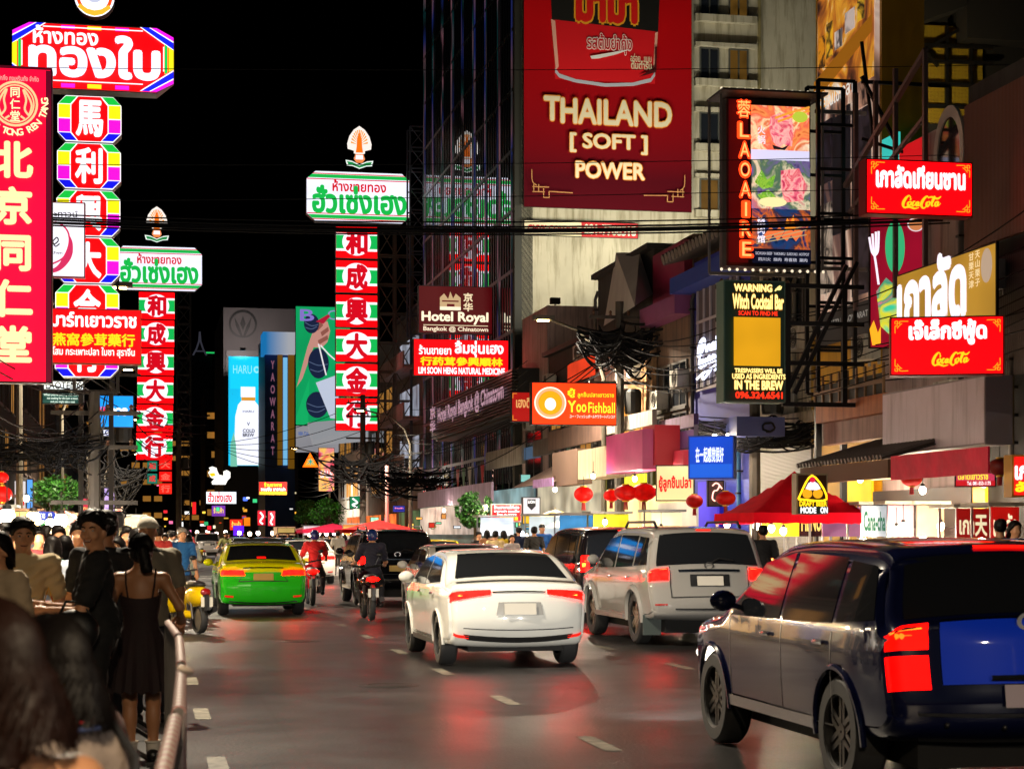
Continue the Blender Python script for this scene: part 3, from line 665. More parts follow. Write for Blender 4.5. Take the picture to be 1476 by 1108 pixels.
s2.cab([(136 + 30 * cos(a * pi / 12), -6 + 30 * sin(a * pi / 12)) for a in range(24)][::-1], DARKM); s2.disc(136, -6, 29, 29, em('f2f4ff', 1.1), "face"); s2.disc(136, -6, 26, 26, emt('e04a14'), "ring", inner=.82)
s2.poly([(112, 10), (124, 19), (136, 22), (148, 19), (160, 10), (157, 5), (146, 12), (136, 14), (126, 12), (115, 5)], emt('f0b030'), "ribbon"); s2.disc(136, -8, 12, 11, emt('b8bcd0'), "crest")
def octbox(x0, y0, x1, y1, c, lab):
    s = Sign("octagonal_lightbox", lab, x0, y0, x1, y1, Y1, .5, group="octagonal lightboxes in the gold shop column")
    W_, H_ = x1 - x0, y1 - y0; kx, ky = .13 * W_, .19 * H_
    s.cab(ch(x0, y0, x1, y1, kx, ky), mat('8a8680', .4, .5, .3, 3)); s.poly(ch(x0, y0, x1, y1, kx, ky), LW, "face")
    ins = .215 * W_; mid = .5 * H_
    s.poly(ch(x0 + ins, y0 + 1, x1 - ins, y1 - 1, .11 * W_, .19 * H_), em('ee0206', 2.0), "red_octagon")
    for f in (lambda x: x, lambda x: x0 + x1 - x):
        a, b = x0 + 1.2, x0 + ins - 1.4
        s.poly([(f(a), y0 + ky - .6), (f(x0 + kx), y0 + 1.2), (f(x0 + ins + .09 * W_), y0 + 1.2), (f(b), y0 + ky - .6)], emt('14b43c'), "green_block")
        s.poly([(f(a), y0 + ky + .6), (f(b), y0 + ky + .6), (f(b), y0 + mid - .7), (f(a), y0 + mid - .7)], emt('e6dc14'), "yellow_block")
        s.poly([(f(a), y0 + mid + .7), (f(b), y0 + mid + .7), (f(b), y1 - ky - .6), (f(a), y1 - ky - .6)], emt('dc12c8'), "magenta_block")
        s.poly([(f(a), y1 - ky + .6), (f(b), y1 - ky + .6), (f(x0 + ins + .09 * W_), y1 - 1.2), (f(x0 + kx), y1 - 1.2)], emt('1212d8'), "blue_block")
    s.text(c, x0 + .30 * W_, y0 + .13 * H_, x1 - .30 * W_, y1 - .13 * H_, LW, .035)
for (y0, c, n) in ((137, "馬", "horse"), (205, "利", "profit"), (273, "興", "prosper"), (341, "大", "big"), (409, "合", "unite"), (477, "行", "shop")):
    octbox(83 - (y0 - 137) * .012, y0, 175 - (y0 - 137) * .012, y0 + 66, c, "rainbow bordered octagonal lightbox with the white character meaning %s, %s" % (n, c))
# --- white vertical sign
s = Sign("white_vertical_sign", "narrow white vertical sign with red border and crimson swoosh circle", 60, 290, 123, 399, 44, .25, frame=mat('a01c28', .5), face=em('e9e7f2', .95, True, .08, .8))
s.text("เดอะทาวน์", 58, 303, 112, 312, emt('3a3a44', .5), .01); s.stroke([[(62, 378, .6), (72, 390, 1), (86, 385, 1.6), (98, 368, 2.2), (102, 350, 1.2), (99, 338, .4)], [(64, 330, .4), (80, 320, .5), (96, 330, .5), (100, 348, .5), (92, 370, .5), (76, 380, .5)]], emt('c02a56'), 5, "swoosh")
s.stroke([[(76, 348), (82, 342), (84, 347), (78, 352), (76, 348), (80, 355), (86, 351)]], emt('2a2630', .5), 1.8); s.text("kitchen", 66, 362, 90, 366, emt('54505a', .5), .01)
# --- red medicine board
s = Sign("red_medicine_board", "red lit board with white Thai headline and a row of yellow Chinese characters", 44, 443, 204, 523, 41, .3, frame=mat('8a2a14', .5), face=em('e80206', 2.2, True, .08, .8))
s.text("ถูกมาร์ทเยาวราช", 44, 449, 196, 476, LW, .035); s.text("人燕窩參茸藥行", 56, 479, 194, 497, emt('ffc61a'), .03); s.text("รังนก โสม กระเพาะปลา ใบชา สุราจีน", 50, 499, 194, 514, emt('f6e6e0'), .03)
s = Sign("lettered_lightbox", "white lightbox with spaced dark capitals below the rainbow column", 62, 548, 121, 562, 52, .2, face=em('c9d6dc', .9)); s.text("LAOTENG", 66, 550, 118, 560, emt('15181c', .3), .02)
s = Sign("dark_green_board", "dark green board with three lines of small white lettering", 60, 565, 121, 582, 52, .15, face=em('12403c', .5))
for i, l in enumerate(("When you're bathing with the sun,", "not cooking for dim sum at noon,", "and you might take a seat")): s.text(l, 63 + i * 5, 567 + i * 5, 118 - i * 5, 571 + i * 5, emt('b9d0cc', .7), .02)
s = Sign("blue_bank_sign", "square bright blue bank lightbox with white capitals", 141, 569, 193, 616, 62, .3, face=em('0a86e0', 1.1, True, .15, .6)); s.text("UOB", 156, 588, 184, 598, LW, .06)
s.poly([[(143 + i * 3.2, 586), (144.8 + i * 3.2, 586), (144.8 + i * 3.2, 598), (143 + i * 3.2, 598)] for i in range(3)] + [[(142, 590), (152, 590), (152, 591.6), (142, 591.6)]], emt('e0142a'), "emblem", many=True)
s = Sign("small_white_lightbox", "small white lightbox with a dark ring under the blue bank sign", 148, 618, 162, 629, 62, .15, face=em('d5dcf0', .9)); s.disc(155, 623.5, 4, 4, emt('20306a'), "ring", inner=.55)

# --- the two green and white gold shop signs with crests
def crest(cx, top, W_, Hh, Y, lab):
    x0, x1, y1 = cx - W_ / 2, cx + W_ / 2, top + Hh
    s = Sign("crest_sign", lab, x0, top, x1, y1, Y, .15); fx = lambda u: cx + u * W_ / 2; fy = lambda v: top + v * Hh
    dome = [(-.42 * 1.0, .54), (-.44, .42), (-.36, .24), (-.2, .09), (0, 0), (.2, .09), (.36, .24), (.44, .42), (.42, .54), (.2, .58), (.2, .64), (.1, .66), (.2, .75), (.1, .84), (-.1, .84), (-.2, .75), (-.1, .66), (-.2, .64), (-.2, .58)]
    s.poly([(fx(2 * u), fy(v)) for u, v in dome], em('e9dfd6', .95), "dome")
    rays = []
    for i in range(13):
        a = radians(-78 + 13 * i); ca, sa = sin(a), cos(a)
        p0 = (.16 * ca, .46 - .14 * sa); p1 = (.62 * ca, .46 - .37 * sa); nx, nz = .022 * sa * 2, .022 * ca
        rays.append([(fx(p0[0]), fy(p0[1])), (fx(p1[0] - nx), fy(p1[1] - nz)), (fx(p1[0] + nx), fy(p1[1] + nz))])
    s.poly(rays, emt('e08a2a'), "ray", many=True)
    s.poly([(fx(-.26), fy(.62)), (fx(-.2), fy(.48)), (fx(-.17), fy(.3)), (fx(0), fy(.12)), (fx(.17), fy(.3)), (fx(.2), fy(.48)), (fx(.26), fy(.62))], emt('e86a10'), "spire")
    s.poly([(fx(-.3), fy(.66)), (fx(.3), fy(.66)), (fx(.4), fy(.78)), (fx(.2), fy(.86)), (fx(-.2), fy(.86)), (fx(-.4), fy(.78))], emt('d87a40'), "urn"); s.poly([(fx(-.24), fy(.68)), (fx(.24), fy(.68)), (fx(.28), fy(.78)), (fx(-.28), fy(.78))], emt('f4eef4'), "shield")
    s.poly([(fx(-1), fy(.80)), (fx(-.55), fy(.82)), (fx(0), fy(.9)), (fx(.55), fy(.82)), (fx(1), fy(.8)), (fx(.9), fy(.93)), (fx(.5), fy(.94)), (fx(0), fy(1)), (fx(-.5), fy(.94)), (fx(-.9), fy(.93))], emt('d9e4dc'), "ribbon_edge")
    s.poly([(fx(-.9), fy(.83)), (fx(-.5), fy(.85)), (fx(0), fy(.925)), (fx(.5), fy(.85)), (fx(.9), fy(.83)), (fx(.8), fy(.91)), (fx(.5), fy(.92)), (fx(0), fy(.975)), (fx(-.5), fy(.92)), (fx(-.8), fy(.91))], emt('157a3c'), "ribbon")
def goldboard(x0, y0, x1, y1, Y, lab):
    s = Sign("gold_shop_board", lab, x0, y0, x1, y1, Y, .7); W_, H_ = x1 - x0, y1 - y0; k, kk = .085 * W_, .155 * H_
    s.cab(ch(x0, y0, x1, y1, k, kk), mat('9a9a98', .4, .3)); s.poly(ch(x0, y0, x1, y1, k, kk), WHT, "face")
    for f in (lambda y: y0 + y * H_, lambda y: y1 - y * H_):
        A = lambda v: max(0, (kk - v * H_) / kk) * k
        for v0, v1, m in ((.035, .055, LRED), (.06, .13, LGRN), (.145, .165, LRED)):
            s.poly([(x0 + A(v0), f(v0)), (x1 - A(v0), f(v0)), (x1 - A(v1), f(v1)), (x0 + A(v1), f(v1))], m, "stripe")
    s.text("ห้างขายทอง", x0 + .25 * W_, y0 + .17 * H_, x0 + .76 * W_, y0 + .39 * H_, LRED, .03)
    s.text("ฮั่วเซ่งเฮง", x0 + .06 * W_, y0 + .30 * H_, x0 + .95 * W_, y0 + .82 * H_, LGRN, .042)
def goldpanel(x0, y0, x1, y1, Y, c, lab, grp):
    s = Sign("character_lightbox", lab, x0, y0, x1, y1, Y, .5, group=grp); W_, H_ = x1 - x0, y1 - y0
    b = MB(); b.box(0, s.w, .001, .5, 0, s.h); b.build("cabinet", mat('4a4644', .5, .4), s.root)
    s.rect(x0, y0, x1, y1, em('e20206', 2.2), "face", inset=.02)
    s.rect(x0, y0 + .21 * H_, x1, y1 - .21 * H_, LW, "white_band", inset=.021); s.rect(x0, y0 + .28 * H_, x1, y1 - .28 * H_, em('10a84a', 1.0), "green_band", inset=.022)
    s.disc((x0 + x1) / 2, (y0 + y1) / 2, .345 * W_, .42 * H_ if .42 * H_ < .36 * W_ * 1.1 else .36 * W_, em('e6e0ec', 1.05), "disc")
    s.text(c, x0 + .26 * W_, y0 + .15 * H_, x1 - .26 * W_, y1 - .14 * H_, LRED, .05)
CH6 = "和成興大金行"; CN6 = ["topmost", "second", "third", "fourth", "fifth", "lowest"]
goldboard(442, 246, 592, 318, 115, "white chamfered gold shop board with green stripes beside the mirror glass tower")
crest(518, 181, 40, 62, 115, "lit leaf shaped crest above the white gold shop board beside the glass tower")
for i, c in enumerate(CH6): goldpanel(484, 325 + i * 49.7, 544, 325 + i * 49.7 + 46.5, 115, c, "%s red green lit panel in the column beside the mirror glass tower, character %s" % (CN6[i], c), "lit panels in the column beside the glass tower")
goldboard(167, 354, 291, 417, 140, "white chamfered gold shop board with green stripes on the left of the street")
crest(226, 297, 35, 52, 140, "lit leaf shaped crest above the left gold shop board")
for i, c in enumerate(CH6): goldpanel(200 - i * .8, 420.5 + i * 40.6, 252 - i * .6, 420.5 + i * 40.6 + 39, 140, c, "%s red green lit panel in the left gold shop column, character %s" % (CN6[i], c), "lit panels in the left gold shop column")
def truss(label, px0, px1, y0, y1, Y, nx, nz, r=.09, dep=.9, m=None, cross=True):
    k0, k1 = (px0 - HX) / 2700, (px1 - HX) / 2700; w = (k1 - k0) * Y / (.9813 - k1 * .1923)
    o = thing("sign_truss", label, "truss", (k0 * Y, Y + .8, 0), ROADROT); za, zb = ZP(y1, Y), ZP(y0, Y); b = MB()
    for q in (0, dep):
        for i in range(nx + 1): b.bar((w * i / nx, q, za), (w * i / nx, q, zb), r)
        for j in range(nz + 1): b.bar((0, q, za + (zb - za) * j / nz), (w, q, za + (zb - za) * j / nz), r * .8)
    b.build("frame", m or STEEL, o); b = MB()
    for i in range(nx):
        for j in range(nz if cross else 0):
            x0_, x1_ = w * i / nx, w * (i + 1) / nx; z0_, z1_ = za + (zb - za) * j / nz, za + (zb - za) * (j + 1) / nz
            b.bar((x0_, 0, z0_), (x1_, 0, z1_), r * .55); b.bar((x0_, 0, z1_), (x1_, 0, z0_), r * .55)
    (b.build("cross_brace", m or STEEL, o) if cross else None)
    if za > 2:
        b = MB(); 
        for x in (w * .15, w * .85): b.bar((x, dep / 2, 0.1), (x, dep / 2, za), r * 1.6)
        b.build("post", m or STEEL, o)
TRM = mat('5f4c40', .6, .4, .3, 2)
truss("tall rusty lattice truss holding the gold shop column beside the glass tower", 544, 594, 322, 660, 116, 2, 8, .12, .9, TRM)
truss("slim dark lattice mast against the edge of the mirror glass tower", 590, 614, 178, 480, 113, 1, 10, .10, 1.2, mat('4a4c58', .5, .5))
truss("dark lattice truss at the right of the left gold shop column", 252, 272, 415, 760, 141, 1, 14, .12, .9)
truss("steel lattice behind the rainbow lightbox column", 96, 160, 126, 560, 48.5, 1, 9, .08, .6)
# small far lit signs
for i, (x0, y0, x1, y1, c, k, t) in enumerate([(212, 664, 227, 679, '1a7a66', .8, "和"), (212, 682, 227, 697, '1a7a66', .8, "成"), (229, 662, 248, 677, 'e01410', 1, "大"), (229, 679, 248, 694, 'e01410', 1, "金"), (229, 696, 248, 712, 'f02418', 1, "行")]):
    s = Sign("far_square_lightbox", ["upper small teal lit square below the left gold shop column", "lower small teal lit square below the left gold shop column", "topmost small red lit square below the left gold shop column", "middle small red lit square below the left gold shop column", "lowest small red lit square below the left gold shop column"][i], x0, y0, x1, y1, 190, .3, face=em(c, k)); s.text(t, x0 + 3, y0 + 3, x1 - 3, y1 - 3, emt('e03030' if i < 2 else 'f06050', .9), .03)

# --- centre: screens and printed advertisements on the blocks
s = Sign("portrait_led_screen", "tall bright blue LED screen showing a white bottle of cold brew", 329, 513, 381, 671, 224, .6, face=em('16b4e0', 1.0, True, .1, .15), cat="screen")
s.rect(332, 516, 378, 560, emt('14bfe8', 1.0), "sky_band"); s.text("HARU", 336, 526, 363, 538, emt('8fe0f4', .9), -.0); s.disc(370, 532, 4.5, 5, emt('8fe0f4', .9), "logo", inner=.5)
s.poly([(337, 670), (339, 600), (343, 583), (348, 577), (348, 573), (367, 573), (367, 577), (372, 583), (376, 600), (377, 670)], em('e2e4f4', 1.0), "bottle"); s.rect(347, 557, 368, 572, emt('e8e8f0'), "cap"); s.rect(348, 572, 368, 577, emt('c88a2a'), "collar")
s.poly([[(332, 672), (332, 640), (337, 622), (340, 640), (342, 672)], [(372, 672), (374, 640), (378, 610), (380, 672)]], emt('6fb8a0', .9), "leaves", many=True)
s.text("COLD", 350, 618, 367, 623, emt('1d2230', .4), .03); s.text("BREW", 350, 624, 366, 629, emt('1d2230', .4), .03); s.text("V", 356, 608, 360, 613, emt('1d2230', .4), .02); s.text("HARU", 350, 591, 366, 594, emt('6a7088', .6), .02)
s = Sign("green_printed_billboard", "tall green billboard with a hand holding a white bag beside dark shells", 426, 441, 505, 612, 178, .5, face=em('0f9e5c', .75, True, .12, .2), cat="billboard")
s.poly([(427, 600), (446, 545), (444, 612), (427, 612)], emt('12a860', .8), "green_fold")
s.poly([(427, 560), (443, 500), (450, 480), (462, 465), (472, 462), (476, 476), (472, 492), (464, 500), (452, 500), (446, 516), (436, 545), (428, 557)], emt('b98478', .85), "arm"); s.poly([[(455, 470), (463, 463), (466, 468), (458, 476)], [(462, 478), (473, 470), (474, 476), (464, 484)], [(458, 490), (472, 482), (473, 488), (460, 496)]], emt('8a5348', .8), "finger_shadow", many=True)
for cx, cy, rx, ry in ((449, 466, 11, 14), (459, 523, 15, 22), (457, 583, 16, 19)): s.disc(cx, cy, rx, ry, emt('1a2440', .7), "shell"); s.stroke([[(cx - rx * .9, cy - 2), (cx, cy + 3), (cx + rx * .9, cy + 1)], [(cx - rx * .8, cy + ry * .4), (cx, cy + ry * .55), (cx + rx * .7, cy + ry * .3)]], emt('5a6a8a', .7), 1.0, "shell_line")
s.poly([(455, 551), (484, 540), (505, 545), (505, 605), (476, 602)], emt('b9c2d6', .8), "bag"); s.stroke([[(459, 495), (465, 520), (470, 540)], [(462, 497), (474, 510), (486, 520)]], emt('d9d4d8', .9), 2, "bag_strap"); s.text("B", 433, 446, 452, 462, emt('7a6ab8', .9), .02); s.text("C", 472, 446, 486, 460, emt('8a8ac0', .8), .0); s.poly([(455, 463), (473, 452), (476, 455), (466, 466)], emt('a01830', .9), "nail")
s = Sign("white_clad_panel", "white tiled panel under the green billboard", 426, 613, 505, 652, 178, .5, face=em('b4b4bc', .42, True, .2, .2), cat="panel"); s.text("088-726-200", 430, 622, 452, 627, emt('4a6ab0', .6), .02)
s = Sign("pink_poster", "pink and orange vertical poster under the swept white canopy", 459, 645, 482, 708, 150, .2, face=picture(['c81a3a', 'e07a8a', 'f0c060', 'd04a4a', 'b08aa0'], .5, .75, 2, 1), cat="poster"); s.text("SALE", 462, 678, 479, 688, emt('f2d8dc'), .03)
s = Sign("triangular_lamp_sign", "glowing orange triangular lamp sign with a green character", 436, 652, 459, 673, 140, .4, cat="sign"); s.poly([(436, 673), (447, 652), (459, 673)], em('ff6a10', 1.6), "frame"); s.poly([(440, 670), (447, 657), (455, 670)], emt('f0a030', 1.1), "face"); s.text("木", 443, 661, 452, 670, emt('1a9a8a'), .03)
s = Sign("bird_shaped_sign", "lit white duck shaped sign above the white lightbox", 299, 672, 333, 700, 165, .3)
s.poly([(300, 681), (303, 677), (301, 674), (306, 672), (312, 674), (313, 678), (316, 684), (322, 685), (322, 679), (327, 677), (332, 680), (332, 688), (328, 692), (325, 698), (306, 698), (305, 694), (309, 690), (304, 688)], em('f4f0e6', 1.3), "body"); s.poly([(301, 682), (309, 681), (311, 685), (305, 687)], emt('e8c020'), "beak")
s = Sign("white_lightbox", "white lightbox with red Thai lettering under the duck shaped sign", 297, 708, 341, 726, 165, .3, face=em('d8e0ec', 1.1)); s.text("ฮั่วเซ่งเฮง", 300, 709, 334, 723, LRED, .03)
s = Sign("red_yellow_board", "red board with yellow lower band in front of the green shutters", 373, 694, 414, 713, 155, .2, face=em('e01a10', .95)); s.rect(374, 708, 413, 712.6, em('f0b41a', 1), "band"); s.text("ร้านอาหาร", 381, 695, 406, 701, GOLDL, .03); s.text("ขนมจีบ ซาลาเปา", 376, 702, 411, 707, LW, .03)
for i, (x0, y0, x1, y1, Y, c, k, lab) in enumerate([
    (305, 728, 325, 744, 190, '7a3ab0', .9, "small purple and yellow shop sign far down the street"), (331, 748, 350, 764, 180, 'f0301a', 1.1, "far red lit menu board beside the orange one"), (351, 745, 361, 758, 180, 'f07a14', 1.0, "far orange lit menu board"),
    (371, 735, 383, 757, 150, 'e01a30', .8, "narrow red hanging banner with a white wave"), (386, 736, 397, 758, 150, 'f03a4a', .9, "narrow salmon hanging banner beside the red one"), (336, 757, 352, 772, 175, '5a1ae0', 1.3, "low violet lit shop front"),
    (277, 723, 283, 741, 170, 'e01018', 1.0, "far thin red lit sign next to the lattice truss"), (303, 715, 306, 722, 190, '1fae55', .9, "far tiny green light strip"), (504, 715, 519, 733, 118, '0f7a4c', .8, "small white and green pharmacy lightbox"),
    (20, 692, 38, 742, 70, 'd8d4d8', .75, "white vertical banner with a red square beside the clipped tree"), (38, 690, 48, 734, 74, '5aa0f0', .9, "pale blue lit shop panel behind the white banner"),
    (470, 759, 500, 768, 115, 'e0507a', .9, "pink lit stall fascia under the clipped trees"), (534, 745, 546, 757, 112, '8ae8b8', .9, "pale mint lit window of a stall"), (553, 745, 560, 756, 112, 'e06a78', .8, "little rose lit window beside the mint one"),
    (400, 760, 425, 768, 120, 'b89a5a', .7, "warm lit stall fascia beyond the taxi"), (566, 728, 584, 738, 105, '1a2a8a', .8, "small navy sign with pink letters under the far awning"), (750, 683, 765, 695, 76, '8ad0c8', .7, "pale teal lit upper window over the red shop board")]):
    s = Sign("far_lit_sign", lab, x0, y0, x1, y1, Y, .25, face=em(c, k, True, .35, .6))
    if i in (3, 4, 8): s.stroke([[(x0 + 4, y0 + 3), (x1 - 4, y0 + 9), (x0 + 4, y1 - 6), (x1 - 4, y1 - 2)]], LW, 2.5, "wave")
    if i == 9: s.rect(x0 + 6, y0 + 30, x0 + 15, y0 + 36, emt('d01a20'), "red_square")
    if i in (0, 1, 15): s.text("ร้านค้า", x0 + 3, y0 + 3, x1 - 3, y1 - 5, emt('f2d060' if i != 15 else 'e07aa0'), .03)

# --- right: signs from far to near
s = Sign("hotel_board", "dark maroon hotel board with a cream crown emblem", 603, 411, 710, 480, 88, .35, face=em('5a080e', .5, True, .2, .3))
s.poly([[(634, 446), (634, 428), (640, 422), (646, 430), (649, 419), (653, 429), (657, 422), (664, 428), (664, 446)]], emt('b89a72', .85), "crown", many=True); s.rect(637, 432, 661, 434, emt('6a1418', .6), "crown_line"); s.rect(644, 437, 655, 443, emt('6a1418', .6), "crown_door"); s.rect(634, 441, 664, 446, emt('e8dcc0', .9), "crown_base")
s.text("京华", 668, 421, 681, 447, emt('d8c4a0', .9), .03, vertical=True); s.text("Hotel Royal", 608, 449, 703, 466, emt('f0e0c0', .95), .035); s.rect(610, 467.5, 703, 468.6, emt('d8c4a0', .8), "rule"); s.text("Bangkok @ Chinatown", 610, 470, 703, 478, emt('e0ccb0', .9), .03)
s = Sign("red_medicine_lightbox", "bright red medicine lightbox under the maroon hotel board", 596, 488, 733, 541, 80, .3, face=em('ea0408', 2.4, True, .1, .5))
s.text("ร้านขายยา", 604, 497, 650, 510, LW, .03); s.text("ลิ้มชุ่นเฮง", 656, 490, 725, 513, LW, .035); s.text("行药茸參興順林", 606, 514, 724, 526, emt('ffd01a'), .04); s.text("LIM SOON HENG NATURAL MEDICINE", 603, 529, 727, 538, LW, .04)
# hotel fascia along the facade
fz = thing("hotel_fascia", "slatted fascia with raised letters running along the glass tower front", "fascia", ST(tw.s0, 12.9 - 1.6), ROADROT)
FT = 12.9 - 1.6
def FA(px): return S_OF(Y_AT(px, FT), FT) - tw.s0
za, zb = ZP(600, Y_AT(722, FT)), ZP(537, Y_AT(722, FT)); b = MB()
for i in range(14): b.box(0, .25, FA(738), FA(622), za + (zb - za) * i / 14, za + (zb - za) * (i + .62) / 14)
b.build("slat", mat('3f3d3a', .4, .6), fz)
b = MB(); b.box(.26, 1.6, FA(738), FA(622), za - .1, zb); b.build("canopy_box", mat('171615', .6), fz)
b = MB(); text_into(b, "Hotel Royal Bangkok @ Chinatown", -FA(634), za + .5, -FA(729), zb - .4, 0, .03, fn=lambda x, y, z: (-.1 + y * .4, -x, z)); b.build("lettering", emt('b08a9a', .75), fz)
b = MB(); text_into(b, "京华", -FA(622.5), za + .3, -FA(630), zb - .2, 0, .03, vertical=True, fn=lambda x, y, z: (-.1 + y * .4, -x, z)); b.build("lettering", emt('b08a9a', .75), fz)
s = Sign("small_red_board", "small dull red board with Thai letters tucked behind the orange fishball sign", 737, 564, 770, 608, 57.5, .2, face=em('a81410', .7)); s.text("เฮงดี", 744, 572, 764, 587, emt('d8a060', .8), .03); s.stroke([[(739, 605), (739, 598)], [(739, 605), (745, 605)], [(739, 567), (739, 574)], [(739, 567), (745, 567)]], emt('d88a30', .8), 1, "corner")
s = Sign("orange_fishball_sign", "bright orange lightbox with a round white ringed emblem and yellow lettering", 766, 550, 889, 612, 56, .3, face=em('f0320c', 1.7, True, .12, .6))
s.disc(793, 580, 23, 23, emt('f6ecd8'), "emblem", inner=.9); s.disc(793, 580, 21, 21, emt('f0a878', .9), "emblem", inner=.82); s.disc(793, 580, 17, 17, emt('e8a814', .8), "emblem"); s.disc(793, 582, 8, 9, emt('f4f0ea'), "emblem")
s.text("ยู้", 818, 559, 828, 572, GOLDL, .03); s.text("ลูกชิ้นปลาเยาวราช", 832, 564, 884, 573, GOLDL, .02); s.text("Y", 818, 577, 829, 593, emt('f6e030', 1.1), .02); s.text("oo", 830, 582, 844, 593, emt('f6e030', 1.1), .02); s.text("Fishball", 847, 579, 885, 594, emt('f6e030', 1.1), .01); s.text("ユー・フィッシュボールヤワラートバンコク", 820, 597, 885, 602, emt('f6e6d8'), .02)
# end wall advertisement
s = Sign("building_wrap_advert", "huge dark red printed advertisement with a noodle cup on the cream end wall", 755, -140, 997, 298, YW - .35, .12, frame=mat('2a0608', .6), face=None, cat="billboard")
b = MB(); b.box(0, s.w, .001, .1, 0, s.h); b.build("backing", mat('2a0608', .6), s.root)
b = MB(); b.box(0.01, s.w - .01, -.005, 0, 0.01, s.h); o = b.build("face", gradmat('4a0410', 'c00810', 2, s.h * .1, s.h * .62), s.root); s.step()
K = mat('e4d6b0', .5); s.poly([(792, -60), (952, -60), (944, 112), (800, 112)], mat('d4141c', .45), "cup"); s.poly([(791.5, -60), (952.5, -60), (948.5, 36), (795.5, 26)], mat('14120c', .5), "cup_band")
s.poly([(800, 96), (806, 104), (830, 111), (872, 115), (912, 112), (938, 104), (944, 94), (944, 101), (938, 110), (912, 117), (872, 120), (830, 116), (806, 110), (800, 103)], mat('b9bcc4', .4), "cup_base")
s.poly([(794, 26), (800, 28), (805, 94), (801, 100)], mat('e8a890', .5), "cup_glint"); s.poly([(948, 36), (944, 38), (941, 92), (944, 96)], mat('e8a890', .5), "cup_glint")
s.text("มาม่า", 832, -30, 916, 24, mat('d8140c', .5), .06, halo=mat('e8a020', .5), hb=.05)
s.text("รสต้มยำกุ้ง", 846, 44, 910, 72, mat('c8141a', .5), .02, halo=mat('f0e8dc', .5), hb=.05, slant=.0); s.poly([(850, 77), (868, 73), (908, 64), (890, 72), (862, 80), (852, 81)], mat('f0ece4', .5), "brush_line"); s.text("อร่อย...แบบ", 908, 70, 938, 82, K, .02); s.text("ต้นตำรับ", 909, 80, 938, 93, K, .03)
s.poly([(920, 104), (943, 88), (943, 60), (946, 58), (945, 96)], mat('4a0608', .5), "cup_shadow")
HALO = mat('e88a1e', .6)
for body, x0, x1, y0, y1 in (("T", 784, 806, 139, 172), ("HAILAND", 808, 966, 141, 175)): s.text(body, x0, y0, x1, y1, K, .03, halo=HALO, hb=.03)
s.text("[ SOFT ]", 821, 190, 931, 217, K, .028, halo=HALO, hb=.03); s.text("POWER", 829, 231, 927, 254, K, .028, halo=HALO, hb=.035)
for f in (lambda x: x, lambda x: 1750 - x): s.stroke([[(f(765), 245), (f(766), 262), (f(772), 268)], [(f(766), 270), (f(790), 270)], [(f(768), 265), (f(768), 278)], [(f(775), 266), (f(775), 278)], [(f(766), 277), (f(784), 277)], [(f(782), 272), (f(782), 285)], [(f(782), 285), (f(790), 285)], [(f(790), 285), (f(790), 276)], [(f(790), 276), (f(824), 277)]], mat('b8824a', .5), 1.3, "corner_fret")
s = Sign("printer_strip", "cream and red strip with a phone number under the big red advertisement", 755, 317, 920, 339, YW - .3, .1, face=mat('d8cda8', .6), cat="sign"); s.rect(838, 317.5, 919, 338.5, mat('b8141a', .5), "red_part"); s.text("CMYK COLOUR", 761, 324, 832, 333, mat('b01c24', .5), .05); s.text("081-7708518", 842, 321, 916, 335, mat('efe4c8', .5), .045)

# LAOAIRE sign in its clear box
s = Sign("neon_restaurant_sign", "dark box sign with red neon capitals beside lit pictures of grilled meat", 1047, 141, 1168, 383, 41, .5, face=mat('140a0a', .4), frame=mat('1a1412', .5))
s.rect(1050, 143, 1078, 378, em('4a0608', .45), "red_backing")
s.rect(1082, 150, 1166, 222, picture(['a83a1e', 'e88a4a', 'd85a42', 'f0c89a', 'c85a2a', 'f0d8b8'], 2.2, .95, 5, .8), "photo_panel"); s.rect(1082, 214, 1166, 229, em('c8c4e0', 1.0), "white_band")
s.poly([(1110, 166), (1124, 160), (1140, 164), (1143, 180), (1141, 208), (1128, 205), (1122, 211), (1112, 200), (1108, 182)], picture(['a8304a', 'd85a72', 'f0a8a0', 'c84058', 'e88a88'], 4, .95, 3, 1), "meat_slice"); s.stroke([[(1166, 150), (1136, 160), (1116, 168)], [(1166, 155), (1140, 165), (1120, 173)]], emt('d89030'), 3, "chopstick"); s.disc(1152, 165, 11, 8, emt('a8b838'), "lime"); s.poly([(1112, 207), (1126, 211), (1136, 206), (1130, 214), (1114, 213)], emt('2a2026', .4), "dark_glint")
s.rect(1082, 229, 1166, 300, picture(['2a2048', '6a5a8a', '4a6a4a', 'd8c8a8', 'b86a6a', '8a7aa8'], 2.0, .85, 5, .8), "photo_panel"); s.poly([(1124, 244), (1150, 240), (1160, 262), (1156, 286), (1130, 290), (1124, 268)], picture(['a8304a', 'd85a72', 'f0a8a0', 'c84058', 'e88a88'], 4, .95, 3, 1), "meat_slice"); s.poly([[(1086, 262), (1096, 244), (1104, 258), (1116, 250), (1112, 268), (1098, 272)], [(1090, 280), (1106, 272), (1118, 284), (1100, 292)]], picture(['3a6a1a', '8ab83a', '5a9a2a', 'c8d88a'], 6, .9, 3, 1), "herb", many=True); s.disc(1112, 290, 20, 7, emt('e8d89a'), "bowl_rim")
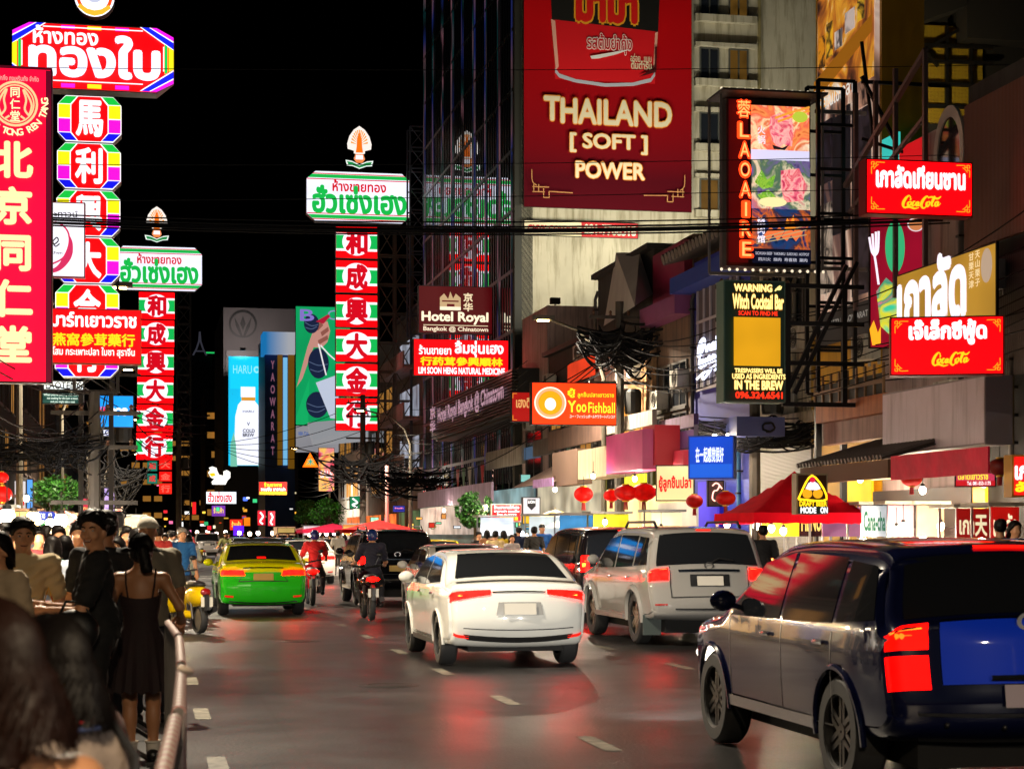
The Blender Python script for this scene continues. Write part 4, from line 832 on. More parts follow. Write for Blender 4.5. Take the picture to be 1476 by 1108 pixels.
s.rect(1082, 300, 1166, 358, picture(['0a1430', '16386a', '3a2a3a', 'c8601e', '142a5a', '0a1838'], 2.0, .8, 5, .8), "photo_panel"); s.poly([[(1098 + i * 13, 340 - i % 2 * 4), (1108 + i * 13, 326), (1116 + i * 13, 332), (1106 + i * 13, 346)] for i in range(4)], emt('d86a3a'), "skewer_meat", many=True); s.stroke([[(1088, 345 + i * 3), (1160, 322 + i * 7)] for i in range(3)], emt('b8a070', .8), 1.3, "skewer"); s.poly([(1128, 330), (1132, 312), (1136, 322), (1141, 308), (1144, 330)], emt('f08a2a', 1.1), "flame")
s.rect(1082, 358, 1166, 379, em('0c1024', .6), "caption_band"); s.text("SICHUAN BEEF  YAKINIKU  SUKIYAKI  HOTPOT", 1086, 363, 1163, 367, emt('b8b8c8', .7), .02); s.text("四川火  烧肉  寿喜烧  涮肉", 1090, 371, 1160, 376, emt('b8b8c8', .7), .02); s.text("烧肉馆", 1088, 314, 1099, 350, emt('e8e0f0'), .02, vertical=True); s.text("火锅", 1088, 182, 1099, 208, emt('f0d0d8'), .02, vertical=True)
NEON = em('ff3a10', 1.9, False); NEO2 = emt('ffb060', 1.2)
s.text("蓉", 1058, 146, 1078, 172, NEON, .04); s.text("蓉", 1059, 147, 1077, 171, NEO2, .0)
for i, c in enumerate("LAOAIRE"):
    w_ = 3 if c == 'I' else 8; y = 179 + i * 28.7; s.text(c, 1068 - w_, y, 1068 + w_, y + 22, NEON, .06); s.text(c, 1068 - w_ + 1.5, y + 1, 1068 + w_ - 1.5, y + 21, NEO2, -.0)
b = MB(); aX, bX = s.X(1036), s.X(1182)
for z in (s.Z(133), s.Z(388)): b.bar((aX, -.15, z), (bX, -.15, z), .07); b.bar((aX, .7, z), (bX, .7, z), .07)
for x in (aX, bX):
    for y in (-.15, .7): b.bar((x, y, s.Z(388)), (x, y, s.Z(133)), .05)
b.bar((bX, .3, s.Z(150)), (bX + 1.2, .3, s.Z(150)), .08); b.bar((bX, .3, s.Z(380)), (bX + 1.6, .3, s.Z(380)), .08); b.build("outer_frame", mat('8a8684', .35, .6), s.root)
b = MB()
for i in range(14):
    for z in (s.Z(131), s.Z(390)): b.ball((aX + (bX - aX) * i / 13, -.2, z), .035, 6, 4)
each(b, "bulb", emt('f0e0c0', .9), s.root)
b = MB(); b.box(s.X(1030), s.X(1180), -.6, .6, s.Z(139), s.Z(136)); b.build("top_ledge", mat('2a2420', .6), s.root)

# witch bar sign
s = Sign("bar_warning_sign", "dark green bar sign with glowing cream warning lettering and a blank amber square", 1043, 403, 1132, 579, 38, .5, face=mat('0e3a30', .5), frame=mat('4a6a60', .5))
CL = emt('ffe48a', 1.15); AMB = em('e0a018', .75, True, .1, 1.2); RL = emt('f03218', 1.1)
s.text("WARNING", 1058, 409, 1112, 419, CL, .05, halo=emt('a86a14', .5)); s.stroke([[(1116, 418, .6), (1121, 413, 1.2), (1124, 410, .6)], [(1117, 415, .5), (1123, 415, 1.2), (1126, 411, .4)]], CL, 2.4, "bird_mark")
s.text("Witch Cocktail Bar", 1055, 424, 1128, 444, CL, .04, halo=emt('a86a14', .5)); s.text("SCAN TO FIND ME", 1063, 448, 1119, 454, RL, .04); s.rect(1056, 457, 1123, 527, AMB, "amber_panel")
s.text("TRESPASSERS WILL BE", 1057, 531, 1125, 537, CL, .04, halo=emt('a86a14', .5)); s.text("USED AS INGREDIENTS", 1053, 539, 1129, 546, CL, .04, halo=emt('a86a14', .5)); s.text("IN THE BREW", 1056, 549, 1125, 561, CL, .05, halo=emt('a86a14', .5)); s.text("096.324.6541", 1057, 565, 1124, 574, RL, .05)
fm = MB()
for px in (1140, 1222): fm.bar((s.X(px), .2, s.Z(580)), (s.X(px), .2, s.Z(405)), .1)
for y in (407, 462, 520, 580): fm.bar((s.X(1132), .2, s.Z(y)), (s.X(1250), .2, s.Z(y)), .09)
fm.bar((s.X(1140), .2, s.Z(560)), (s.X(1225), .2, s.Z(375)), .08); fm.bar((s.X(1150), .2, s.Z(565)), (s.X(1240), .2, s.Z(370)), .08); fm.build("bracket", mat('161413', .5, .5), s.root)
# steel scaffold tower in front of the tall advertisement
truss("black steel scaffold tower in front of the tall food advertisement", 1188, 1242, 102, 560, 40, 1, 7, .08, .7, mat('141314', .5, .5), False)
b = MB(); o = thing("brace_frame", "black steel brace leaning from the scaffold over the street", "frame", PX(1242, 770, 40) - Vector((0, 0, CAMZ)), ROADROT)
b.bar((0, 0, ZP(110, 40)), (.75, 0, ZP(200, 40)), .07); b.bar((0, 0, ZP(200, 40)), (1.4, 0, ZP(225, 40)), .06); b.bar((0, 0, ZP(60, 40)), (.4, .3, ZP(200, 40)), .06); b.bar((0, 0, ZP(118, 40)), (2.0, 0, ZP(118, 40)), .07); b.build("brace", mat('141314', .5, .5), o)

# Coca-Cola script as pen strokes in a 0..100 x 0..30 box (y down)
def cola(s, x0, y0, x1, y1, m, wid):
    raw = [[(24, 5, .5), (19, 2, .9), (11, 8, 1.6), (5, 18, 1.8), (6, 25, 1.3), (12, 26, .8), (20, 20, .5)], [(22, 14, .6), (17, 17, 1.3), (17, 22, 1.3), (21, 22, .9), (25, 17, 1.1), (23, 13, .6), (27, 17, .5)],
           [(35, 14, .7), (31, 14, 1), (27.5, 20, 1.4), (30, 23, .9), (36, 18, .5)], [(43, 14, .8), (38, 16, 1.2), (37, 21, 1.3), (40, 22, .8), (44, 14, 1.1), (42, 21, 1.2), (46, 21, .6), (52, 14, .5)],
           [(69, 6, .6), (64, 2, 1), (56, 8, 1.6), (50, 18, 1.8), (52, 25, 1.3), (58, 26, .8), (66, 18, .5)], [(68, 13, .6), (63, 16, 1.3), (63, 22, 1.3), (67, 22, .9), (71, 16, 1.1), (69, 12, .6), (74, 15, .5)],
           [(74, 20, .6), (79, 12, 1), (84, 3, .7), (81, 2, .6), (77, 12, 1.3), (76, 21, 1.1), (80, 20, .5)], [(92, 12, .8), (86, 14, 1.2), (84, 20, 1.3), (88, 21, .8), (93, 12, 1.1), (90, 20, 1.2), (94, 19, .6), (98, 15, .4)],
           [(22, 5, .5), (24, 9, .8), (21, 11, .4)], [(67, 5, .5), (76, 3, 1.1), (90, 6, 1.2), (99, 1, .5)], [(8, 28, .5), (20, 25, 1.2), (32, 28, 1), (44, 26, .4)]]
    f = lambda p: (x0 + p[0] / 100 * (x1 - x0), y0 + p[1] / 30 * (y1 - y0), p[2]); s.stroke([[f(p) for p in L] for L in raw], m, wid)
def frets(s, x0, y0, x1, y1):
    L = []
    for fx, ax in ((1, x0), (-1, x1)):
        for fy, ay in ((1, y0), (-1, y1)):
            g_ = lambda u, v: (ax + fx * u, ay + fy * v)
            L += [[g_(5, 22), g_(5, 12), g_(8, 12), g_(8, 8), g_(12, 8), g_(12, 5), g_(24, 5)], [g_(5, 9), g_(5, 5), g_(9, 5), g_(7, 9)], [g_(8, 15), g_(11, 11), g_(15, 8)]]
    s.stroke(L, emt('f09a1a'), 1.2, "corner_fret")
s = Sign("red_soda_lightbox", "red soda lightbox with white Thai headline, the upper of the two", 1248, 228, 1402, 308, 34.6, .35, frame=mat('7a0a0e', .4), face=em('f00206', 2.4, True, .06, .8)); s.text("เกาลัดเทียนซาน", 1263, 238, 1390, 268, LW, .055); cola(s, 1298, 279, 1356, 300, emt('ffb81a', 1.1), 2.3); frets(s, 1250, 229, 1401, 306)
dv = (cos(radians(-9)), sin(radians(-9)))
s = Sign("red_soda_lightbox", "red soda lightbox with white Thai headline tilted above the lavender panel", 1283, 457, 1448, 542, 30.6, .4, frame=mat('7a0a0e', .4), face=em('f00206', 2.4, True, .06, .8), dirv=dv); s.text("เจ๊เล็กซีฟู้ด", 1311, 463, 1421, 497, LW, .055); cola(s, 1342, 508, 1398, 530, emt('ffb81a', 1.1), 2.3); frets(s, 1285, 459, 1446, 540)
# gold banner and red food banner
FD = (-U.x, -U.y)
s = Sign("gold_chestnut_banner", "golden fabric banner with tall white Thai letters above the lower soda lightbox", 1293, 397, 1436, 500, 36.6, .05, face=em('b0832a', .62, True, .25, .5), dirv=FD, cat="banner")
s.text("เกาลัด", 1296, 392, 1392, 478, emt('e6e2f0', .95), .05); s.text("甘栗天津", 1399, 402, 1406, 448, emt('e0c898', .8), .02, vertical=True); s.text("天山栗子", 1409, 402, 1416, 448, emt('e0c898', .8), .02, vertical=True); s.disc(1426, 425, 8, 22, emt('c0a890', .6), "chestnut_picture")
s = Sign("red_food_banner", "crimson vertical banner with a white fork and bowl behind the gold banner", 1253, 310, 1338, 502, 38.5, .06, face=em('9a0f2a', .6, True, .3, .6), cat="banner")
s.stroke([[(1266, 410), (1262, 380), (1260, 368)], [(1252.5, 342), (1256, 362), (1260, 368)], [(1257, 337), (1259, 362), (1260, 368)], [(1262, 334), (1262, 362), (1260, 368)], [(1266, 333), (1265, 360), (1261, 368)]], emt('e8dcec'), 3.2, "fork"); s.disc(1319, 322, 12, 10, emt('c87a4a', .8), "bowl"); s.disc(1319, 322, 12, 10, emt('d8c8d0', .8), "bowl_rim", inner=.85)
s.disc(1289, 355, 14, 38, emt('3ab878', .7), "green_oval"); s.poly([(1262, 420), (1276, 400), (1300, 420), (1310, 470), (1290, 490), (1268, 470)], picture(['3ac89a', 'e0d82a', '2a9a7a', 'e06a8a', 'f0c02a'], 1.5, .7, 2, 1.5), "food_picture"); s.poly([(1252, 475), (1258, 462), (1264, 480), (1268, 470), (1268, 496), (1256, 498)], emt('f0a020'), "prawn_picture")
# blank lavender panel, cream side, red plastic
s = Sign("blank_signboard", "large blank lavender grey panel under the lower soda lightbox", 1272, 568, 1420, 656, 36.2, .5, face=mat('cabdcb', .55, 0, .06, 2, dirt='a598a4'), frame=mat('8a8088', .6), dirv=FD, cat="panel")
s = Sign("cream_signboard", "narrow cream panel with a pink upper corner beside the lavender panel", 1421, 541, 1462, 640, 34.0, .4, face=mat('c4a86c', .6, 0, .1, 2), frame=mat('8a7a52', .6), cat="panel"); s.rect(1420, 541, 1442, 553, mat('b05070', .5), "pink_corner")
# yellow small strip at right of witch etc.: draft beer lightbox
s = Sign("draft_beer_sign", "lightbox with a glowing yellow triangle around beer mugs hung over the red tent", 1148, 682, 1193, 741, 34, .25, face=mat('3a1c0a', .4), frame=mat('8a7a60', .5)); s.stroke([[(1150, 719), (1170, 685), (1191, 719), (1150, 719)]], em('ffc81a', 1.8, False), 2.6, "neon_triangle")
s.disc(1163, 711, 7, 7, emt('e09a1a', 1), "mug"); s.disc(1178, 711, 7, 7, emt('e09a1a', 1), "mug"); s.poly([(1160, 704), (1164, 696), (1171, 692), (1178, 697), (1182, 704), (1176, 706), (1166, 706)], emt('e8dce8'), "foam"); s.disc(1170, 691, 4, 4, emt('c81a3a'), "cherry")
s.text("DRAFT BEER", 1151, 722, 1190, 729, GOLDL, .04); s.rect(1149, 730, 1192, 740, emt('1c2a24', .3), "black_band"); s.text("MODE", 1152, 731, 1174, 739, LW, .06); s.text("ON", 1180, 731, 1190, 739, LW, .06)
# script neon on the blue shop
s = Sign("neon_script_sign", "white neon script sign on the lattice window of the blue shophouse", 1012, 472, 1046, 534, 51.2, .05, dirv=(-U.x * .3 + .5, .2 - .9)); NW = em('dfe6ff', 1.9, False)
s.root.location = ST(r5.s0 + r5.a(1014), 12.35, s.zb); s.root.rotation_euler = (0, 0, ROADROT - pi / 2)
b = MB(); L = r5.a(1014) - r5.a(1047); H_ = s.h; q = lambda u, v: (L * u, -.05, H_ * (1 - v))
for ln in ([(.05, .4), (.12, .1), (.3, 0), (.36, .12), (.2, .35), (.08, .42)], [(.22, .06), (.2, .38)], [(.42, .2), (.44, .36), (.5, .22), (.56, .2)], [(.62, .2), (.62, .36)], [(.7, .36), (.7, .2), (.78, .2), (.8, .36)], [(.88, .05), (.88, .36), (.98, .2), (.9, .27), (1, .36)],
           [(.1, .62), (.14, .48), (.22, .6), (.2, .7), (.12, .68)], [(.3, .5), (.3, .66), (.4, .66), (.42, .5)], [(.5, .66), (.52, .5), (.6, .5), (.6, .66)], [(.7, .66), (.7, .5), (.8, .5), (.82, .66)], [(.9, .5), (.9, .8), (.8, .86)], [(0, .95), (.3, .85), (.6, .8), (1, .7)], [(.25, .9), (.3, 1), (.6, .84)]):
    b.tube([q(*p) for p in [(a, c) for a, c, w in smooth_line(ln, 3)]], .035, 6)
b.build("neon_tube", NW, s.root)
# blue shop board, fishball shop board, lion sign, red list board
s = Sign("blue_shop_board", "bright blue curved shop board with white Chinese characters", 992, 628, 1058, 690, 44, .5, frame=mat('1236a0', .5), face=em('1046c8', .75, True, .35, .5), dirv=(cos(radians(-14)), sin(radians(-14)))); s.text("在一起感觉很好", 1003, 645, 1043, 666, emt('d8e4ff'), .03); s.rect(993, 667, 1057, 690, em('1a5ad0', .8), "lower_flap", inset=.03)
s = Sign("round_red_list_board", "red board listing dishes in white and yellow in front of the far awning", 708, 726, 752, 752, 62, .15, face=em('d81418', .95), frame=mat('c8b8b0', .5)); s.text("ร้านอาหารไท่เฮง", 712, 728, 748, 733, LW, .03); s.text("ซาลาเปา ขนมจีบ", 712, 734.5, 748, 738, LW, .03); s.text("โทร 0-2222", 716, 739.5, 744, 743, LW, .03); s.text("太興茶室餐廳", 714, 744.5, 746, 749.5, emt('f0b02a'), .03)
s = Sign("shield_lightbox", "white lightbox with a black shield over a yellow lower part", 753, 716, 779, 755, 60, .2, face=em('c4c2cc', .85)); s.rect(753, 740, 779, 755, em('c8a41a', .8), "yellow_part", inset=.02); s.poly([(760, 719), (772, 719), (772, 729), (766, 735), (760, 729)], emt('2a2a30', .3), "shield"); s.text("LION", 761, 721, 771, 725, LW, .03)
s = Sign("fishball_shop_board", "cream shop board with red Thai lettering behind the round lanterns", 945, 670, 1001, 722, 47.5, .2, face=em('d8c490', .75, True, .25, .5), dirv=(cos(radians(-10)), sin(radians(-10)))); s.text("ยู้ลูกชิ้นปลา", 950, 686, 996, 708, emt('c01410'), .04)
s = Sign("tall_neon_shop_panel", "brown panel with pink white neon figure under the blue board", 1020, 692, 1044, 730, 45, .1, face=mat('4a342c', .6)); s.stroke([[(1026, 700), (1031, 696), (1036, 699), (1033, 706), (1028, 708), (1026, 718), (1030, 722)], [(1036, 699), (1040, 704)]], em('ffb8a8', 1.7, False), 2.0, "neon_tube", tube=True)
s = Sign("street_name_sign", "blue arrow shaped street name sign with white Thai letters", 39, 737, 82, 750, 46, .05, cabinet=False, cat="street sign"); s.poly([(39, 743.5), (44, 737), (77, 737), (82, 743.5), (77, 750), (44, 750)], em('1434b0', .55), "plate"); s.text("เยาวราช", 45, 739.5, 65, 747, emt('b8c8f0', .8), .02); s.text("9", 70, 739, 75, 748, emt('c8d4f4', .9), .02)
for i, (x0, y0, x1, y1, Y, c, lab, tc) in enumerate([(116, 717, 136, 755, 58, 'a01a3a', "dark pink banner with gold lines on the left pavement", 'd8b060'), (149, 702, 166, 756, 55, '9a8ad0', "tall lavender feather banner with purple lines", '5a4a9a'), (165, 727, 178, 760, 57, 'd8c0a8', "cream banner with red characters beside the lavender one", 'b02a30')]):
    s = Sign("hanging_banner", lab, x0, y0, x1, y1, Y, .04, face=em(c, .6, True, .25, 1), cat="banner")
    for j in range(4): s.text("ชานมไข่มุก"[:5 + j], x0 + 3, y0 + 4 + j * (y1 - y0) * .22, x1 - 3, y0 + 4 + j * (y1 - y0) * .22 + 5, emt(tc, .8), .03)
s = Sign("edge_red_sign", "angled red sign with yellow edge cut by the right border of the view", 1459, 655, 1500, 716, 30, .3, frame=mat('d8a020', .5), face=em('d81a14', 1)); s.text("เกา", 1463, 672, 1490, 690, LW, .05); s.text("ลัด", 1463, 694, 1490, 708, GOLDL, .05)
s = Sign("pink_phone_board", "pink and red board with yellow lettering beside the red plastic awning", 1376, 680, 1436, 702, 35, .1, face=em('c83a5a', .7), dirv=(cos(radians(-14)), sin(radians(-14)))); s.rect(1377, 692, 1435, 701, em('b8141e', .8), "red_half", inset=.01); s.text("ตลาดเยาวราช", 1381, 684, 1424, 691, emt('e0d23a'), .03); s.text("Tel. 081-553-1175", 1394, 694, 1428, 699, LW, .02)
# ------------------------------------------------------------------ street lamps (each head holds its own light)
def lamp_light(parent, loc, energy, col, rot=(0, 0, 0), size=164, rad=.15):
    l = bpy.data.lights.new("bulb", 'SPOT'); l.energy = energy; l.color = col; l.spot_size = radians(size); l.spot_blend = .6; l.shadow_soft_size = rad
    o = bpy.data.objects.new("bulb", l); COL.objects.link(o); o.parent = parent; o.location = loc; o.rotation_euler = rot; return o
LAMPM = mat('5a554a', .5, .5)
def street_lamp(label, s, tp, th, h=8.4, e=5200, col=(1, .85, .64)):
    base = ST(s, tp, .13); o = thing("street_lamp", label, "street lamp", base, ROADROT); d = th - tp
    b = MB(); b.tube([(0, 0, 0), (0, 0, h * .72), (0, 0, h * .78), (d * .12, 0, h * .88), (d * .4, 0, h * .96), (d * .9, 0, h)], [.11, .08, .075, .06, .05, .045], 8); b.build("pole", LAMPM, o, True)
    b = MB(); b.box(d - .35, d + .35, -.14, .14, h - .02, h + .12); b.build("lamp_head", LAMPM, o)
    b = MB(); b.box(d - .18, d + .18, -.09, .09, h - .06, h - .021); b.build("lens", em('ffd88a', 30, False), o)
    lamp_light(o, (d, 0, h - .15), e, col); return o
sY = lambda Y, t: S_OF(Y, t)
for Y, lab in ((60, "curved street lamp glowing above the orange fishball sign"), (104, "curved street lamp in front of the mirror glass tower"), (150, "distant curved street lamp on the right of the street")):
    street_lamp(lab, sY(Y, 9.2), 11.0, 9.0 if Y == 60 else 8.2, e=9500)
for Y, lab in ((20, "curved street lamp over the left pavement nearest the crowd"), (52, "curved street lamp glowing beside the rainbow lightbox column"), (78, "curved street lamp glowing beside the red medicine board"), (112, "curved street lamp glowing beside the left gold shop column"), (160, "distant curved street lamp on the left of the street")):
    street_lamp(lab, sY(Y, -4.3), -6.9, -4.2, e=6500 if Y < 30 else 9500)
street_lamp("curved street lamp, unseen and added for fill, on the left behind the viewer", sY(-7, -4.3), -6.9, -4.2, e=7500, col=(1, .78, .52))  # unseen lamps continuing the row, added as fill on backs and tails
street_lamp("curved street lamp, unseen and added for fill, on the right behind the viewer", sY(-9, 8.2), 11.0, 8.2, e=5600, col=(1, .9, .78))
# floodlights on the roofs under the big advertisement
for i, (px, lab) in enumerate(((800, "roof floodlight under the left of the big red advertisement"), (905, "roof floodlight under the right of the big red advertisement"), (1075, "roof floodlight under the end wall windows"))):
    p = PX(px, 440 - i * 30, YW - 7); o = thing("floodlight", lab, "floodlight", p, ROADROT)
    b = MB(); b.box(-.2, .2, -.14, .12, .05, .3); b.bar((0, 0, -1.2), (0, 0, .05), .06); b.build("housing", DARKM, o); b = MB(); b.box(-.17, .17, .12, .14, .08, .27); b.build("lens", em('ffe6a8', 8, False), o)
    lamp_light(o, (0, .3, .3), 1250 if i < 2 else 2200, (1, .95, .80), (radians(132), 0, 0), 118, .3)
o = thing("floodlight", "small floodlight shining on the yellow mesh panels", "floodlight", PX(1300, 190, 44), ROADROT); b = MB(); b.box(-.15, .15, -.1, .1, 0, .2); b.build("housing", DARKM, o); lamp_light(o, (0, .2, .2), 260, (1, .85, .5), (radians(130), 0, 0), 140)

# ------------------------------------------------------------------ poles, tangles and cables
def pole(label, px, Y, h, r=.16, m=CONC, cat="utility pole"):
    o = thing("utility_pole", label, cat, (PX(px, 770, Y).x, Y, 0), ROADROT); b = MB(); b.tube([(0, 0, 0), (0, 0, h)], [r * 1.15, r * .85], 8); b.build("pole", m, o, True)
    b = MB()
    for z in (h - .5, h - 1.3, h - 2.6): b.bar((-1.0, 0, z), (1.0, 0, z), .1)
    each(b, "crossarm", m, o); b = MB()
    for z in (h - .5, h - 1.3):
        for x in (-.85, -.3, .3, .85): b.lathe([(.01, 0), (.06, 0), (.03, .06), (.06, .1), (.02, .16)], 8, Matrix.Translation((x, 0, z + .05)))
    each(b, "insulator", mat('6a4a38', .3), o)
    b = MB(); b.lathe([(.01, 0), (.26, 0), (.28, .1), (.28, .7), (.2, .8), (.01, .8)], 12, Matrix.Translation((.42, -.1, h - 3.6))); b.build("transformer", mat('2a2a2a', .5, .4), o); return o
pole("concrete utility pole wrapped in black cable beside the gabled shophouse", 893, 60, 9.1)
pole("concrete utility pole in front of the stained cream shophouse", 1088, 46, 8.2, .14)
pole("concrete utility pole hung with looping cables on the left pavement", 136, 44, 5.0, .15)
pole("slim utility pole beside the left bank sign", 160, 64, 8.4, .14)
pole("utility pole at the foot of the rusty sign truss", 523, 112, 10.0, .18)
pole("utility pole by the left lattice truss", 258, 135, 10, .18)
o = thing("pipe_post", "pale pink pipe post standing by the far red canopy", "post", (PX(558, 770, 105).x, 105, 0)); b = MB(); b.tube([(0, 0, 0), (0, 0, 5.5)], .11, 8); b.build("pipe", mat('b08a88', .5), o, True)
def tangle(label, c, sx, sy, sz, n, r=.018, seed=1, coil=False):
    R = random.Random(seed); b = MB(); c = Vector(c)
    for i in range(n):
        if R.random() < .16:
            a = Vector((R.gauss(0, .45) * sx, R.gauss(0, .5) * sy, R.gauss(0, .5) * sz)); rr = R.uniform(.08, .24) * min(1.3, sz + .3); pts = []
            ph = R.uniform(0, 6); tl = R.uniform(-.6, .6)
            for k in range(11): q = ph + k * R.uniform(.6, .75); pts.append(c + a + Vector((rr * cos(q), rr * tl * sin(q * .7), rr * .8 * sin(q))))
        else:
            z0 = R.gauss(.25, .3) * sz; y0 = R.uniform(-sy, sy); e = R.choice((.7, 1.0, 1.4)); x0 = R.choice((-1, -1, 0)); p = c + Vector((sx * e * x0, y0 * .3, z0)); q = c + Vector((sx * e * (x0 + R.choice((1, 2)) if x0 < 0 else R.uniform(.6, 1.2)), y0, z0 + R.uniform(-.12, .12) * sz))
            sg = R.choice((.15, .3, .6, 1.0)) * R.uniform(.7, 1.2) * sz; pts = [p.lerp(q, k / 12) - Vector((0, 0, sg * 4 * (k / 12) * (1 - k / 12))) for k in range(13)]
        b.tube(pts, r * R.uniform(.7, 1.6), 4, cap=False)
    o = b.build("cable_tangle", WIRE, None); tag(o, label, "cables"); return o
tangle("black tangle of coiled cables round the pole above the orange fishball sign", PX(895, 500, 59.6), 1.0, .7, .8, 120, .026, 3)
tangle("black tangle of cables sagging in front of the stained cream shophouse", PX(1115, 625, 45.5), 1.3, .6, .4, 100, .018, 4)
tangle("drooping tangle of grey cables on the left utility pole", PX(96, 650, 43.6), .7, .5, .6, 60, .016, 5)
tangle("second drooping tangle of cables behind the left utility pole", PX(165, 690, 55), .7, .5, .8, 50, .018, 6)
tangle("tangle of cables at the foot of the rusty sign truss", PX(530, 680, 110), 2.2, .8, 1.4, 70, .035, 7)
tangle("loops of cable hanging under the hotel fascia", PX(600, 690, 95), 1.8, .8, .8, 50, .03, 8)
tangle("tangle of cables below the dark green board on the left", PX(30, 655, 46), 1.1, .6, .5, 50, .016, 9)
CABG = "black overhead cables strung across and along the street"
def cable(a, b_, sag, r=.014, label="thin black overhead cable strung between the buildings and poles", m=WIRE):
    a, b_ = Vector(a), Vector(b_); b = MB(); n = 16
    b.tube([a.lerp(b_, k / n) - Vector((0, 0, sag * 4 * (k / n) * (1 - k / n))) for k in range(n + 1)], r, 5, cap=False)
    o = b.build("overhead_cable", m); tag(o, label, "cable", CABG); return o
# the bundle crossing the whole street
BK = "black cable in the thick bundle crossing the whole street"
for i, (ya, yb, sg, r) in enumerate([(300, 292, .35, .016), (303, 296, .40, .022), (306, 300, .40, .024), (309, 298, .45, .02), (312, 303, .35, .03), (308, 290, .5, .018), (314, 306, .4, .018)]):
    cable(PX(-140, ya, 39), PX(1640, yb, 39 - i * .2), sg, r, BK)
for ya, yb, sg in ((290, 262, .1), (95, 90, .12), (235, 215, .15)): cable(PX(-140, ya, 38), PX(1640, yb, 38), sg, .008, "hair thin black cable crossing above the bundle")
# along the right-hand side, pole to pole
P1 = PX(893, 500, 60); P2 = PX(1088, 480, 46); P3 = PX(560, 640, 112); P0 = PX(1600, 330, 30)
for i in range(7):
    dz = Vector((rng.uniform(-.3, .3), 0, rng.uniform(-.9, .8)))
    cable(P1 + dz, P3 + dz * 1.3, rng.uniform(.4, 2.2), .02); cable(P1 + dz, P2 + dz, rng.uniform(.2, .8), .016)
    cable(P2 + dz, P0 + dz * 2, rng.uniform(.2, .9), .014)
for i in range(4): cable(PX(1150, 540 + i * 12, 40), PX(1500, 400 + i * 16, 32), .15, .012)
for i in range(5): cable(P3 + Vector((0, 0, rng.uniform(-1, 1))), PX(430, 690 + i * 6, 170), 1.2, .03)
for i in range(4): cable(PX(590, 590 + i * 22, 96), PX(760, 520 + i * 14, 64), .5, .014)
# left side
L1 = PX(136, 600, 44); L2 = PX(160, 570, 64); L0 = PX(-160, 470, 26); L3 = PX(258, 640, 135)
for i in range(7):
    dz = Vector((rng.uniform(-.2, .2), 0, rng.uniform(-.8, .6)))
    cable(L0 + dz * 1.5, L1 + dz, rng.uniform(.3, 1.3), .014); cable(L1 + dz, L2 + dz, rng.uniform(.4, 1.4), .016); cable(L2 + dz, L3 + dz * 2, rng.uniform(.5, 2), .02)
for i in range(5): cable(L3 + Vector((0, 0, i * .4)), PX(560, 560 + i * 22, 118), 1.0 + .3 * i, .022)
for i in range(3): cable(PX(60, 480 + i * 20, 44), PX(300, 600 + i * 12, 120), .6, .018)

# ------------------------------------------------------------------ trees
LEAF = None
def leaf_mat(c):
    m = mat(c, .55, 0, .5, 2.5); return m
def tree(label, px, py, Y, rx, rz, c='2a6a18', n=2600, seed=1, rnd=.25):
    R = random.Random(seed); p = PX(px, py, Y); o = thing("clipped_tree", label, "tree", (p.x, Y, .13)); zc = p.z - .13
    b = MB(); b.tube([(0, 0, 0), (.05, 0, zc * .5), (0, .03, zc)], [.10, .08, .05], 7)
    for i in range(8):
        a = i * 2.4; b.tube([(0, 0, zc * .75), (rx * .4 * cos(a), rx * .4 * sin(a), zc - .1), (rx * .75 * cos(a), rx * .75 * sin(a), zc + rz * .4 * sin(i * 1.7))], [.05, .03, .012], 5)
    b.build("trunk", mat('4a3a2a', .9, 0, .3, 5), o, True)
    cl = [(R.gauss(0, .45) * rx, R.gauss(0, .45) * rx, R.gauss(0, .42) * rz, R.uniform(.3, .55)) for _ in range(22)]
    b = MB()
    for i in range(n):
        cx, cy, cz, cr = R.choice(cl); v = Vector((R.gauss(0, 1), R.gauss(0, 1), R.gauss(0, 1))).normalized() * cr * (R.random() ** .35) * rx
        q = Vector((cx, cy, cz)) + v
        e = sqrt((q.x / rx) ** 2 + (q.y / rx) ** 2 + (q.z / rz) ** 2)
        if e > 1: q *= (1 / e) * R.uniform(.93, 1.05 + rnd * .25)
        q.z += zc; s_ = R.uniform(.05, .10) * (.6 + rx * .5)
        d = Vector((R.gauss(0, 1), R.gauss(0, 1), R.gauss(0, .7))).normalized(); e2 = d.cross(Vector((R.gauss(0, 1), R.gauss(0, 1), R.gauss(0, 1)))).normalized()
        b.add([q - d * s_, q + e2 * s_ * .45, q + d * s_, q - e2 * s_ * .45], [(0, 1, 2, 3)], R.randrange(3))
    b.build("crown", [mat(c, .5), mat('2a6414', .6), mat('123a0a', .6)], o)
tree("clipped dark green tree over the left stalls", 78, 709, 58, .72, .55, '2a6414', 2600, 1)
tree("dark rounded tree in front of the far awning", 684, 735, 66, .62, .6, '1c4a14', 2400, 2)
tree("bright green clipped tree, right one of the pair beyond the taxi", 474, 738, 120, 1.2, .85, '3a8a1e', 2600, 3)
tree("darker green clipped tree, left one of the pair beyond the taxi", 440, 738, 128, 1.0, .85, '2a6a1a', 2200, 4)

